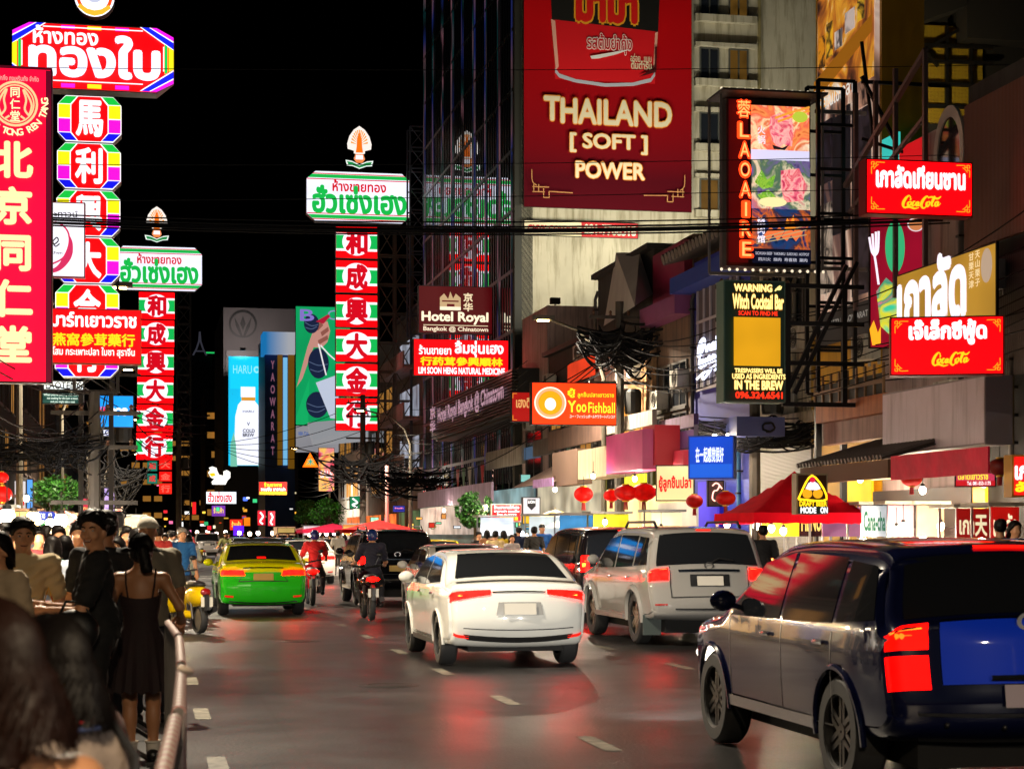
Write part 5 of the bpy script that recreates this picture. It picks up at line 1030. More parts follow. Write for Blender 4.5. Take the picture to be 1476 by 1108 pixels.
# ------------------------------------------------------------------ fascia panels, awnings and boxes along the right-hand shop fronts
def fpanel(name, label, px0, px1, y0, y1, t, m, thick=.12, cat="panel", slope=0.0, zoff=0):
    s0 = S_OF(Y_AT(px1, t), t); L = S_OF(Y_AT(px0, t), t) - s0; Yn = Y_AT(px1, t); zt, zb = ZP(y0, Yn), ZP(y1, Yn)
    o = thing(name, label, cat, ST(s0, t, zb), ROADROT); b = MB(); h = zt - zb
    if slope: b.add([(0, 0, 0), (0, L, 0), (slope, L, h), (slope, 0, h), (thick, 0, 0), (thick, L, 0), (slope + thick, L, h), (slope + thick, 0, h)], [(0, 3, 2, 1), (4, 5, 6, 7), (0, 1, 5, 4), (1, 2, 6, 5), (2, 3, 7, 6), (3, 0, 4, 7)])
    else: b.box(0, thick, 0, L, 0, h)
    b.build("board", m, o); return o, L, h
fpanel("awning_fascia", "long pale mauve awning fascia behind the dark rounded tree", 602, 708, 694, 722, 9.6, mat('a08aa8', .55, 0, .2, 1.5, dirt='6a5a70'), .1, "awning")
fpanel("awning", "brown ribbed canvas awning under the utility cables", 738, 794, 662, 696, 10.0, wavy('5a4a44', '7a685e', 3, 'Y'), .05, "awning", 1.5)
fpanel("mauve_fascia", "short mauve patterned fascia at the end of the brown awning", 768, 796, 688, 700, 9.95, mat('a07ab0', .5, 0, .3, 4), .05)
fpanel("taupe_signboard", "square taupe panel between the brown awning and the cream box", 796, 832, 646, 697, 10.2, mat('6a5448', .6, 0, .12, 1), .5)
fpanel("cream_box_panel", "plain cream signboard box beside the magenta box", 833, 874, 642, 686, 10.0, mat('b8a284', .6, 0, .1, 1, dirt='8a7860'), .8)
fpanel("magenta_box", "magenta signboard box with a red end", 874, 926, 618, 676, 9.6, mat('b83a7a', .45, 0, .15, 1.5), .7)
fpanel("red_box", "red end panel touching the magenta signboard box", 926.5, 944, 612, 670, 9.9, mat('b80a24', .5), .7)
fpanel("crimson_strip", "crimson strip awning above the lit fishball shop board", 945, 985, 648, 672, 10.4, mat('b8143c', .5), .4)
fpanel("purple_fascia", "long purple fascia between the shophouses and the blue board", 946, 1012, 616, 642, 10.6, mat('6a4a90', .5, 0, .15, 1), .3)
fpanel("navy_awning", "navy awning box with small downlights above the blue board", 1000, 1062, 600, 628, 10.3, mat('16245a', .5), 1.2, "awning")
fpanel("orange_parapet", "terracotta orange parapet wall of the balcony right of the green bar sign", 1176, 1275, 566, 594, 10.9, mat('a8623a', .7, 0, .2, 1.5, dirt='6a3c26'), .3)
fpanel("brown_parapet", "dusky brown parapet wall under the terracotta one", 1178, 1273, 596, 630, 11.1, mat('8a6258', .7, 0, .2, 1.5, dirt='5a3c36'), .3)
o, L, h = fpanel("tiled_awning", "grey corrugated tile awning above the draft beer sign", 1150, 1276, 622, 660, 9.5, wavy('2c2826', '5e5650', 4.5, 'Y', .5, 1.0), .08, "awning", 1.7)
b = MB()
for i in range(26): b.tube([(-.05, L * (i + .5) / 26, .02), (1.7, L * (i + .5) / 26, h + .06)], .055, 6)
b.build("tile_rib", mat('4a4440', .5), o); b = MB(); b.box(.05, .2, 0, L, -.35, -.02); b.build("beam", mat('5a3c28', .7), o)
o, L, h = fpanel("red_plastic_awning", "glossy red plastic sheet awning under the lavender panel", 1284, 1424, 643, 682, 8.9, mat('c40434', .5, 0, .25, 2.5, bump=.8, bscale=4, spec=.1), .03, "awning")
grl = fpanel("balcony_railing", "dark balcony railing with square bars above the terracotta parapet", 1176, 1275, 536, 566, 10.95, mat('171312', .6), .02, "railing")
b = MB()
for i in range(9): y = grl[1] * i / 8; b.box(-.04, .0, y - .03, y + .03, 0, grl[2] + .2)
b.box(-.05, -.001, 0, grl[1], grl[2] * .5, grl[2] * .5 + .08); b.build("bar", mat('7a5a3c', .6), grl[0])
# lit shop interiors
def shop(label, px0, px1, y0, y1, t, c, k, var=.5):
    return fpanel("lit_shopfront", label, px0, px1, y0, y1, t, em(c, k * 1.5, True, var, .9), .06, "shopfront")
for a in (("warm yellow lit shop wall behind the draft beer sign", 1212, 1256, 672, 740, 12.3, 'e8a81a', .8, .3), ("cream lit eave light strip beside the red plastic awning", 1256, 1284, 668, 690, 12.2, 'f0dca0', .9, .2),
          ("dark brown shutter of the chestnut shop", 1258, 1400, 700, 760, 12.3, '4a3a30', .12, .4), ("yellow lit pillar right of the brown shutter", 1402, 1420, 695, 760, 12.2, 'd8a01a', .7, .2),
          ("cream lit restaurant front under the round lanterns", 872, 998, 694, 768, 12.2, 'd8bc80', .55, .45), ("yellow green lit shop window beside the magenta box", 898, 930, 682, 708, 12.1, 'c8cc2a', .8, .3),
          ("pale lit shop front with grilles behind the parasols", 775, 868, 686, 766, 12.2, 'b0a890', .45, .6), ("white lit pharmacy front behind the dark rounded tree", 606, 700, 724, 770, 12.4, 'a89c94', .35, .7),
          ("bluish shop front under the mint lit window", 700, 770, 700, 768, 12.3, '7a9aa0', .35, .7), ("violet lit shop front below the blue board", 1006, 1034, 692, 770, 12.2, '4a3ac0', .5, .3), ("cream plaster stall back wall beside the blue shop", 948, 1004, 722, 772, 11.5, 'c0b4a0', .4, .3),
          ("dim green shop front past the tower", 575, 604, 735, 770, 12.8, '3a5a3c', .5, .7), ("orange lit food stalls past the far red canopy", 500, 570, 740, 772, 11.5, 'd8682a', .6, .7)):
    shop(*a)
# ------------------------------------------------------------------ stalls
def tent(label, px, py_peak, y_eave, Y, half, c, t_=None):
    p = PX(px, 770, Y); o = thing("canopy_tent", label, "tent", (p.x, Y, .13 if T_OF(px, Y) > 6.7 else 0), ROADROT); zp, ze = ZP(py_peak, Y), ZP(y_eave, Y - half)
    n = 6; b = MB(); g = []
    for i in range(2 * n + 1):
        for j in range(2 * n + 1):
            u, v = (i - n) / n, (j - n) / n; m_ = max(abs(u), abs(v)); g.append((u * half, v * half, ze + (zp - ze) * ((1 - m_) ** 1.15) - .06 * (1 - abs(abs(u) - abs(v))) * m_))
    W_ = 2 * n + 1; b.add(g, [(i * W_ + j, (i + 1) * W_ + j, (i + 1) * W_ + j + 1, i * W_ + j + 1) for i in range(2 * n) for j in range(2 * n)])
    for sx_, sy_ in ((1, 0), (-1, 0), (0, 1), (0, -1)):
        k = 12; vs = []
        for i in range(k + 1):
            u = -1 + 2 * i / k; x, y = (sx_ * half, u * half) if sx_ else (u * half, sy_ * half); vs += [(x, y, ze - .001), (x * 1.01, y * 1.01, ze - .2 - .02 * (i % 2))]
        b.add(vs, [(2 * i, 2 * i + 1, 2 * i + 3, 2 * i + 2) for i in range(k)])
    b.build("canopy", mat(c, .9, 0, .12, 3, bump=.2, spec=.1), o, True); 
    for sx_ in (-1, 1):
        for sy_ in (-1, 1): b = MB(); b.bar((sx_ * half * .97, sy_ * half * .97, 0), (sx_ * half * .97, sy_ * half * .97, ze), .05); b.build("leg", mat('8a8a8a', .4, .7), o)
    return o
tent("big red canopy tent behind the draft beer sign", 1145, 688, 748, 37.5, 1.27, 'e0061e')
tent("far red canopy tent beyond the black car", 545, 752, 766, 104, 2.2, 'c01414')
tent("far dark pink canopy tent under the clipped trees", 480, 757, 766, 112, 2.0, 'a01a3a')
tent("red canopy over the farthest stalls on the right", 445, 760, 768, 140, 2.2, '9a1a14')
def parasol(label, px, py, Y, r, cols, drop=.32):
    p = PX(px, py, Y); o = thing("parasol", label, "parasol", (p.x, Y, .13)); b = MB(); z = p.z - .13; n = 8
    for i in range(n):
        a0, a1 = 2 * pi * i / n, 2 * pi * (i + 1) / n; am = (a0 + a1) / 2
        P = [(0, 0, z), (r * .5 * cos(a0), r * .5 * sin(a0), z - drop * .4), (r * .5 * cos(a1), r * .5 * sin(a1), z - drop * .4), (r * cos(a0), r * sin(a0), z - drop), (r * .93 * cos(am), r * .93 * sin(am), z - drop * .95), (r * cos(a1), r * sin(a1), z - drop)]
        b.add(P, [(0, 1, 2), (1, 3, 4), (1, 4, 2), (2, 4, 5)], i % len(cols))
    b.build("canopy", [mat(c, .6) for c in cols], o); b = MB(); b.tube([(0, 0, 0), (0, 0, z + .08)], .02, 6); b.build("pole", CHROME, o)
parasol("red green and white striped parasol over the left stalls", 93, 736, 50, .85, ['b03a2a', 'd0d0c8', '1a7a3a'], .42)
parasol("white and gold parasol beside the shield lightbox", 800, 734, 62, .95, ['d8d4cc', 'd0b060'], .4); parasol("greyish white parasol over the drink stall", 822, 744, 57, .85, ['a8b0a8', 'c8ccc4'], .35)
parasol("dark parasol over the left stalls near the dark pink banner", 118, 748, 62, .9, ['2a3040', '3a4a6a'], .35); parasol("small cream parasol over the left pavement stalls", 30, 752, 44, .9, ['b0a890'], .25); parasol("faded parasol beyond the black shirted man", 190, 760, 60, .9, ['a89070', 'c8b898'], .25)
def cart(label, px, Y, w, c, fc, k=.8, txt=None, tc='ffffff', h=2.1, ybot=None):
    p = PX(px, 770, Y); o = thing("food_cart", label, "food cart", (p.x, Y, .13), ROADROT)
    b = MB(); b.box(-w / 2, w / 2, 0, .8, .35, .85); b.build("counter", mat('8a8c8e', .35, .8), o); b = MB()
    for x in (-w / 2 + .03, w / 2 - .03):
        for y in (.03, .77): b.bar((x, y, .85), (x, y, h), .04)
    each(b, "post", mat('9a9a9a', .4, .7), o); b = MB(); b.box(-w / 2 - .1, w / 2 + .1, -.15, .95, h, h + .06); b.build("roof", mat(c, .6), o)
    b = MB(); b.box(-w / 2, w / 2, -.05, -.02, h - .62, h - .02); b.build("menu_board", em(fc, k * .6, True, .3, 2.5), o)
    if txt: b = MB(); text_into(b, txt, -w * .42, h - .5, w * .42, h - .14, .055, .03); b.build("lettering", emt(tc, .95), o)
    b = MB()
    for sx_ in (-1, 1): b.lathe([(.02, -.04), (.2, -.04), (.22, 0), (.2, .04), (.02, .04)], 16, Matrix.Translation((sx_ * (w / 2 - .2), .4, .22)) @ Matrix.Rotation(pi / 2, 4, 'Y'))
    each(b, "wheel", RUBBER, o); b = MB(); rr = random.Random(int(px))
    for i in range(7): x = -w / 2 + w * (i + .5) / 7; b.lathe([(.01, 0), (.05, 0), (.06, .12), (.03, .2), (.01, .2)], 8, Matrix.Translation((x, .3 + .2 * rr.random(), .85)))
    each(b, "jar", mat(rr.choice(['c86a2a', 'a0301a', 'd0b060']), .3), o); return o
for a in ((1124, 38.6, .80, '8a0a14', 'e8c01a', .95, None), (1168, 38.8, .5, '2a1a18', '2a0e12', .5, "MENU", 'c8b060'), (1212, 38.0, .82, '6a0a10', 'a06a90', .8, None), (1259, 36.5, .52, 'b8b0a0', 'd8e0e4', .95, "Cana-cha", '2a6a4a'), (1297, 36.0, .52, 'b8b0a0', 'e0a0a8', .8, None), (1340, 36.0, .55, 'b8b0a0', 'd8b490', .7, None)):
    cart(["food stall with an amber menu board under the red tent", "food stall with a dark menu board under the red tent", "food stall with a purple picture board beside the red tent", "white drink stall with green lettering", "stall with a pink front board and bare bulbs", "stall with a plain peach board"][(1124, 1168, 1212, 1259, 1297, 1340).index(a[0])], *a[:6], txt=a[6], tc=a[7] if len(a) > 7 else 'ffffff')
cart("chestnut stall with a dark red board and tan characters", 1401, 33.5, .62, 'c8c0b0', 'a01410', .8, "เกา天", 'd8c8a0', 2.0); cart("chestnut stall with a tall bright red board at the right edge", 1447, 31.5, .5, 'c8c0b0', 'c0140e', .9, "เกาลัด", 'e8d8b0', 2.0)
for px, Y, w, lab in ((15, 46, 1.4, "left stall with a white lit board behind the cream shirted man"), (60, 52, 1.5, "left stall with a warm lit board under the clipped tree"), (100, 56, 1.5, "left stall with a bright white board under the striped parasol"), (178, 60, 1.3, "left stall with a glowing warm board under the cream banner"), (-30, 40, 1.4, "left stall at the frame edge with striped board")):
    cart(lab, px, Y, w, rng.choice(['8a8a80', '5a6a7a', '7a5a4a']), rng.choice(['f0d8a8', 'e8c080', 'c8d8e8', 'f0b060']), .9)
for px, Y, w, c, lab in ((716, 62, 1.1, 'c8d4e8', "stall with a cold white board under the red list board"), (790, 58, 1.2, 'd8e8f0', "drink stall with an icy board under the parasols"), (835, 55, 1.2, '3a8ac8', "stall with a blue lit board under the greyish parasol"), (960, 48, .8, 'e8d8b0', "stall with a cream board beside the blue shop"), (880, 52, 1.0, 'c8c020', "stall with a lime board under the round lanterns"), (515, 108, 1.6, 'f0a050', "far orange lit stall beside the far red tent"), (455, 125, 1.6, 'f0e0e8', "far white lit stall under the clipped trees"), (410, 140, 1.6, 'f0c090', "far warm lit stall beyond the taxi roof")):
    cart(lab, px, Y, w, '6a6a6a', c, .9)
# bare bulbs hung at the stalls
def bulb(px, py, Y, r, c, k, lab, light=0):
    p = PX(px, py, Y); o = thing("hanging_bulb", lab, "light bulb", p, 0, "bare bulbs hung at the stalls"); b = MB(); b.ball((0, 0, 0), r, 10, 8, (1, 1, 1.2)); b.build("bulb", em(c, k, True), o, 'all')
    b = MB(); b.tube([(0, 0, r), (0, 0, r + .35)], .008, 5); b.lathe([(.01, 0), (r * .6, 0), (r * .5, .06), (.01, .07)], 8, Matrix.Translation((0, 0, r * .9))); b.build("cord", BLACK, o)
    if light:
        l = bpy.data.lights.new("glow", 'POINT'); l.energy = light * 1.8; l.color = lin(c); l.shadow_soft_size = r; q = bpy.data.objects.new("glow", l); COL.objects.link(q); q.parent = o; q.location = (0, 0, -r - .06)
BL = "bare glowing bulb hanging over a street food stall"
for px, py, Y, li in ((1112, 761, 37.8, 60), (1129, 765, 37.8, 60), (1048, 755, 39, 30), (1090, 758, 38.5, 30), (1292, 763, 35.5, 60), (1302, 758, 35.5, 0), (1356, 758, 35, 60), (953, 762, 47, 60), (872, 752, 51, 60), (752, 768, 60, 90), (758, 772, 60, 0), (855, 686, 54, 40), (1008, 633, 45.6, 50), (1030, 630, 45.4, 50), (1050, 629, 45.2, 50), (915, 690, 52, 60), (965, 676, 50.5, 60), (1240, 690, 40, 60), (1330, 706, 37, 60), (1418, 690, 35, 60), (700, 730, 66, 60), (640, 735, 82, 90), (800, 705, 58, 60)):
    bulb(px, py, Y, .07, 'ffe8c8' if px != 752 else 'dfe8ff', 14, BL, li)
for px, py, Y in ((446, 769, 125), (459, 768, 125), (471, 768, 124), (482, 767, 122), (497, 768, 110), (505, 766, 108), (515, 767, 107), (528, 768, 106), (540, 769, 105), (412, 764, 140), (372, 768, 150), (360, 769, 150), (345, 768, 155), (325, 767, 160), (312, 769, 165), (300, 768, 168), (284, 767, 170), (393, 768, 145)):
    bulb(px, py, Y, .16, rng.choice(['ffe0c0', 'ffffff', 'ffd0a0', 'ffd8e0']), 12, BL)
for px, py, Y, li in ((10, 746, 22, 60), (48, 748, 25, 60), (88, 750, 28, 60), (-20, 742, 18, 60), (150, 752, 33, 60), (12, 752, 36, 90), (44, 756, 38, 90), (72, 754, 40, 0), (90, 750, 42, 90), (116, 752, 44, 0), (196, 752, 62, 60), (160, 762, 52, 60), (58, 748, 48, 0), (2, 748, 40, 0), (8, 762, 44, 90), (28, 764, 45, 60), (50, 766, 50, 60), (66, 768, 52, 60), (84, 764, 54, 60), (96, 760, 54, 90), (106, 764, 55, 60), (172, 762, 58, 60), (182, 766, 60, 60), (38, 718, 60, 20), (124, 763, 58, 0), (20, 770, 42, 0)):
    bulb(px, py, Y, .10, rng.choice(['ffe8c8', 'fff4e8', 'ffdca0']), 14, BL, li * 2)
# ------------------------------------------------------------------ lanterns
def lantern(label, px, py, Y, r, k, rx=1.0):
    p = PX(px, py, Y); o = thing("red_lantern", label, "lantern", p); b = MB(); n = 24; K = 12
    vs = []
    for i in range(K + 1):
        a = -1.25 + 2.5 * i / K
        for j in range(n): rr = r * rx * cos(a) * (1 + .05 * (1 if j % 2 else -1)); vs.append((rr * cos(2 * pi * j / n), rr * sin(2 * pi * j / n), r * .82 * sin(a)))
    b.add(vs, [(i * n + j, i * n + (j + 1) % n, (i + 1) * n + (j + 1) % n, (i + 1) * n + j) for i in range(K) for j in range(n)]); b.build("shade", em('d80c06', k * .75, True, .4, 5) if k else mat('8a1c10', .5, 0, .3, 4), o, 'all')
    b = MB()
    for sg in (-1, 1): b.lathe([(.01, sg * .76 * r), (r * .36, sg * .76 * r), (r * .36, sg * .9 * r), (.01, sg * .9 * r)], 14)
    each(b, "cap", mat('c8982a', .4, .6), o); b = MB(); b.tube([(0, 0, r * .9), (0, 0, r * 1.9)], .008, 5); b.build("cord", BLACK, o)
    b = MB()
    for i in range(8): a = i * pi / 4; b.tube([(r * .14 * cos(a), r * .14 * sin(a), -.9 * r), (r * .18 * cos(a), r * .18 * sin(a), -1.7 * r)], .012, 4)
    b.build("tassel", mat('a00c10', .7), o)
for a in (("brightly lit round red lantern under the cream signboard box", 841, 712, 52, .26, 1.1), ("small lit red lantern left of the two big flat lanterns", 881, 714, 50, .2, 1.0), ("big flattened reddish lantern, left of the two over the restaurant", 902, 710, 49, .26, .45, 1.15), ("big flattened red lantern, right of the two over the restaurant", 928, 709, 49, .28, .7, 1.15),
          ("dark red lantern beside the blue shop board", 1001, 722, 45, .2, .15), ("dull red lantern in front of the brown neon panel", 1046, 718, 43, .2, .12, 1.1), ("small dull red lantern behind the brown neon panel", 1034, 712, 46, .13, .1), ("brown unlit lantern by the pink phone board", 1441, 673, 33, .19, 0, 1.0), ("lantern with long red tassels hanging under the red plastic awning", 1314, 690, 35, .17, .25, 1.1),
          ("tall lit red lantern at the left edge of the view", 2, 712, 40, .22, 1.1), ("second lit red lantern at the left edge, above the tall one", 2, 688, 40, .15, 1.0)):
    lantern(*a)
# ------------------------------------------------------------------ crowd barriers
BM = mat('8c8680', .4, .6, .2, 6); TAPE = wavy('a8625f', 'c0b4a4', 2.6, 'Y', .6, .2)
def barrier(label, s0, s1, t0, t1, panel=None):
    p, q = ST(s0, t0), ST(s1, t1); o = thing("crowd_barrier", label, "barrier", p, atan2((q - p).y, (q - p).x) - pi / 2, "steel crowd barriers along the walkway"); L = (q - p).length
    b = MB(); z1, z0 = 1.08, .16; b.tube([(0, 0, z0), (0, 0, z1 - .1), (0, .08, z1), (0, L - .08, z1), (0, L, z1 - .1), (0, L, z0), (0, .02, z0)], .021, 8)
    b.build("frame", BM, o, True); b = MB(); b.tube([(0, .1, z1 + .002), (0, L - .1, z1 + .002)], .0235, 10); b.build("wrapped_rail", TAPE, o, True)
    b = MB()
    n = int(L / .12)
    for i in range(1, n): b.tube([(0, L * i / n, z0), (0, L * i / n, z1 - .02)], .009, 6)
    b.build("bars", BM, o, True); b = MB()
    for y in (.3, L - .3): b.tube([(-.32, y, .01), (-.2, y, .1), (0, y, .17), (.2, y, .1), (.34, y, .01)], .019, 7)
    each(b, "foot", mat('3a3634', .5, .5), o, True)
    if panel: b = MB(); b.box(.012, .022, .05, L - .05, .2, 1.0); b.build("infill_sheet", panel, o)
    return o
for i, (a, b_, t0, t1, pn) in enumerate([(2.2, 4.4, -3.62, -3.52, None), (4.45, 6.6, -3.5, -3.42, mat('8a827a', .6, 0, .2, 3)), (6.65, 8.8, -3.41, -3.36, mat('8a827a', .6, 0, .2, 3)), (8.85, 11.1, -3.36, -3.33, mat('958a7c', .6)), (11.15, 13.0, -3.33, -3.37, mat('b87a24', .6, 0, .15, 3))]):
    barrier(["crowd barrier nearest the foreground women", "crowd barrier with a grey infill sheet, second from the bottom edge", "crowd barrier with a grey infill sheet, third from the bottom edge", "crowd barrier with tape wrapped rail beside the woman in the dark dress", "crowd barrier with an orange sheet under the woman's hand"][i], a, b_, t0, t1, pn)
barrier("crowd barrier turned inward behind the woman in the dark dress", 16.0, 17.2, -3.7, -4.9)
for i in range(5): barrier("far steel crowd barrier beyond the woman in the dark dress, along the parked scooter", 14.2 + i * 2.3 + (12 if i > 1 else 0), 16.3 + i * 2.3 + (12 if i > 1 else 0), -3.8, -3.8)

# ------------------------------------------------------------------ wall clutter on the right-hand shophouses
ACM = mat('a8a49a', .55, 0, .2, 4, dirt='5a554c')
def ac_unit(label, px, py, t, w=.8):
    Y = Y_AT(px, t); o = thing("air_conditioner", label, "air conditioner", ST(S_OF(Y, t), t, ZP(py, Y)), ROADROT); b = MB(); b.box(-.42, -.06, -w / 2, w / 2, 0, .56); b.box(-.06, 0, -w / 2 + .1, -w / 2 + .14, -.1, .5); b.box(-.06, 0, w / 2 - .14, w / 2 - .1, -.1, .5); b.build("case", ACM, o)
    T = Matrix.Translation((-.425, -.1, .28)) @ Matrix.Rotation(-pi / 2, 4, 'Y'); b = MB()
    for r in (.07, .13, .19, .235): b.lathe([(r - .008, 0), (r, .012), (r + .008, 0)], 20, T)
    for i in range(6): b.box(.01, .235, -.006, .006, 0, .01, 0, T @ Matrix.Rotation(i * pi / 3, 4, 'Z'))
    b.build("fan_grille", mat('2a2826', .5), o)
for i, (px, py, lab) in enumerate([(1165, 505, "air conditioner on the stained cream shophouse near the orange parapet"), (1098, 545, "air conditioner on the stained cream shophouse beside the blue column"), (990, 560, "air conditioner under the tall dark windows"), (960, 590, "air conditioner above the purple fascia"), (925, 545, "air conditioner on the gabled shophouse near the utility pole"), (870, 560, "air conditioner on the gabled shophouse above the magenta box"),
        (845, 520, "air conditioner on the pink walled shophouse by the street lamp"), (815, 600, "air conditioner above the taupe panel"), (800, 560, "air conditioner beside the fishball sign"), (1385, 590, "air conditioner behind the lavender panel"), (1440, 420, "air conditioner high on the corrugated shophouse"), (770, 620, "air conditioner above the brown canvas awning"), (590, 640, "air conditioner on the grey block past the tower"), (1262, 520, "air conditioner on the yellow shophouse near the railing"), (1140, 600, "air conditioner above the stained wall cables")]):
    ac_unit(lab, px, py, 12.44 if px > 760 else 12.85, .8)
def wall_pipe(label, px, y0, y1, t, m, r=.06):
    Y = Y_AT(px, t); p = ST(S_OF(Y, t), t - .1, 0); o = thing("wall_pipe", label, "pipe", (p.x, p.y, 0), ROADROT); z0, z1 = max(.2, ZP(y1, Y)), ZP(y0, Y); b = MB(); b.tube([(0, 0, z0), (0, 0, z1 - .3), (.1, 0, z1)], r, 8); b.build("pipe", m, o, True)
    b = MB()
    for k in range(4): b.box(-r - .02, .12, -r - .02, r + .02, z0 + (z1 - z0) * (k + .5) / 4, z0 + (z1 - z0) * (k + .5) / 4 + .05)
    b.build("clamp", STEEL, o)
for px, y0, y1, c, lab in ((1070, 632, 760, '2a6a9a', "teal drain pipe beside the blue shop board"), (1150, 390, 640, '6a6458', "grey drain pipe on the stained cream shophouse"), (1002, 420, 640, '3a3836', "dark pipe beside the blue column"), (940, 470, 610, '6a4a34', "rusty pipe between the dark shophouses"), (862, 420, 640, '54504c', "pipe at the edge of the pink walled shophouse"), (1392, 300, 640, '4a4644', "steel pipe at the corner of the corrugated shophouse"), (1178, 480, 640, '8a6a14', "yellow pipe at the edge of the yellow shophouse"), (1465, 500, 660, '5a5450', "dark pipe by the right frame edge")):
    wall_pipe(lab, px, y0, y1, 12.5, mat(c, .5, 0, .2, 3))
def facade_board(label, px0, px1, y0, y1, t, c, k=0.0): fpanel("wall_panel", label, px0, px1, y0, y1, t, em(c, k, True, .2, 1) if k else mat(c, .6, 0, .2, 1.5, dirt='3a3430'), .15)
for a in (("pinkish grey wall panel under the pale gable", 862, 900, 500, 560, 12.2, '9a8078'), ("ochre wall panel behind the cable tangle", 905, 940, 480, 600, 12.3, '8a6844'), ("small red lit board behind the street lamp pole", 818, 852, 512, 540, 11.6, 'd83a1a', .7), ("mauve wall strip above the purple fascia", 950, 1000, 596, 614, 11.9, '6a5070'), ("pale concrete balcony front above the magenta box", 872, 940, 590, 612, 11.6, '8a8078'), ("rust balcony front above the taupe panel", 790, 866, 604, 634, 11.4, '6a5248'), ("grey balcony front behind the fishball sign", 768, 800, 628, 652, 11.6, '5a5450'), ("white plaster balcony front by the tower foot", 700, 752, 640, 668, 12.3, '9a948a'), ("dim blue lit window band above the brown awning", 745, 780, 640, 658, 12.4, '4a6a8a', .4), ("beige parapet over the dark shophouse", 1098, 1172, 590, 606, 12.0, 'a09078')):
    facade_board(*a)
o = thing("shop_banner_row", "row of red and blue pennants on the far awning", "pennants", ST(S_OF(Y_AT(700, 11.8), 11.8), 11.8, ZP(668, Y_AT(700, 11.8))), ROADROT); L = S_OF(Y_AT(640, 11.8), 11.8) - S_OF(Y_AT(700, 11.8), 11.8)
for i in range(7): b = MB(); y = L * (i + .5) / 7; b.add([(0, y - .5, 0), (0, y + .5, 0), (0.02, y, -1.5), (-.03, y, 0), ], [(0, 1, 2), (1, 3, 2), (3, 0, 2)]); b.build("pennant", mat(['a01a20', '1a3a9a', 'b0a8a0', '3a6a3a'][i % 4], .7), o)
for px, Y, lab in ((560, 20.5, "round iron manhole cover in the road behind the white hatchback"), (430, 29, "round iron manhole cover in the left lane behind the taxi")):
    b = MB(); b.lathe([(.001, .0), (.22, .0), (.23, .004), (.25, .004), (.26, 0), (.33, 0), (.34, -.004)], 32, Matrix.Translation((0, 0, .006))); q = b.build("manhole_cover", mat((.02, .019, .018), .45, .5, .4, 20)); q.location = (PX(px, 770, Y).x, Y, 0); tag(q, lab, "manhole cover")

# far lit signs, and floodlights added for the dark far walls
FR = random.Random(5)
for i in range(46):
    px = FR.uniform(225, 425); py = FR.choice((FR.uniform(742, 768), FR.uniform(715, 768), FR.uniform(690, 768))); w = FR.uniform(3, 9); h = FR.uniform(2, 7); Y = FR.uniform(172, 260)
    Sign("far_lit_sign", "tiny lit sign among the lights at the far end of the street", px, py, px + w, py + h, Y, .2, face=em(FR.choice(['f04a1a', 'f0a030', 'f0e0b0', 'e01a2a', '3ac87a', '4a6af0', 'f070a0', 'f0c040', 'ffffff']), FR.choice((.6, 1.0, 1.6)), False), group="tiny lit signs at the far end of the street")
for i in range(24):
    px = FR.uniform(560, 770); py = FR.uniform(738, 768); Y = Y_AT(px, FR.uniform(10.5, 12))
    Sign("small_shop_sign", "small lit sign among the shop fronts past the dark rounded tree", px, py, px + FR.uniform(4, 11), py + FR.uniform(3, 9), Y, .1, face=em(FR.choice(['f0e0b0', 'f0a050', 'e83a2a', '5ab0e0', 'f0d060', 'e0e8f0', '6ad0a0']), FR.choice((.6, 1.0)), False), group="small lit signs under the far awnings")
for px, py, Y, e, lab in ((350, 505, 222, 2600, "added roof floodlight shining up at the ringed leaf emblem"), (300, 600, 330, 6000, "added floodlight at the foot of the far slim block")):
    o = thing("floodlight", lab, "floodlight", PX(px, py, Y), ROADROT); b = MB(); b.box(-.3, .3, -.2, .1, 0, .3); b.build("housing", DARKM, o); lamp_light(o, (0, .3, .3), e, (1, .85, .8), (radians(125), 0, 0), 130, .3)  # unseen floodlights, added to brighten the bank wall and far block
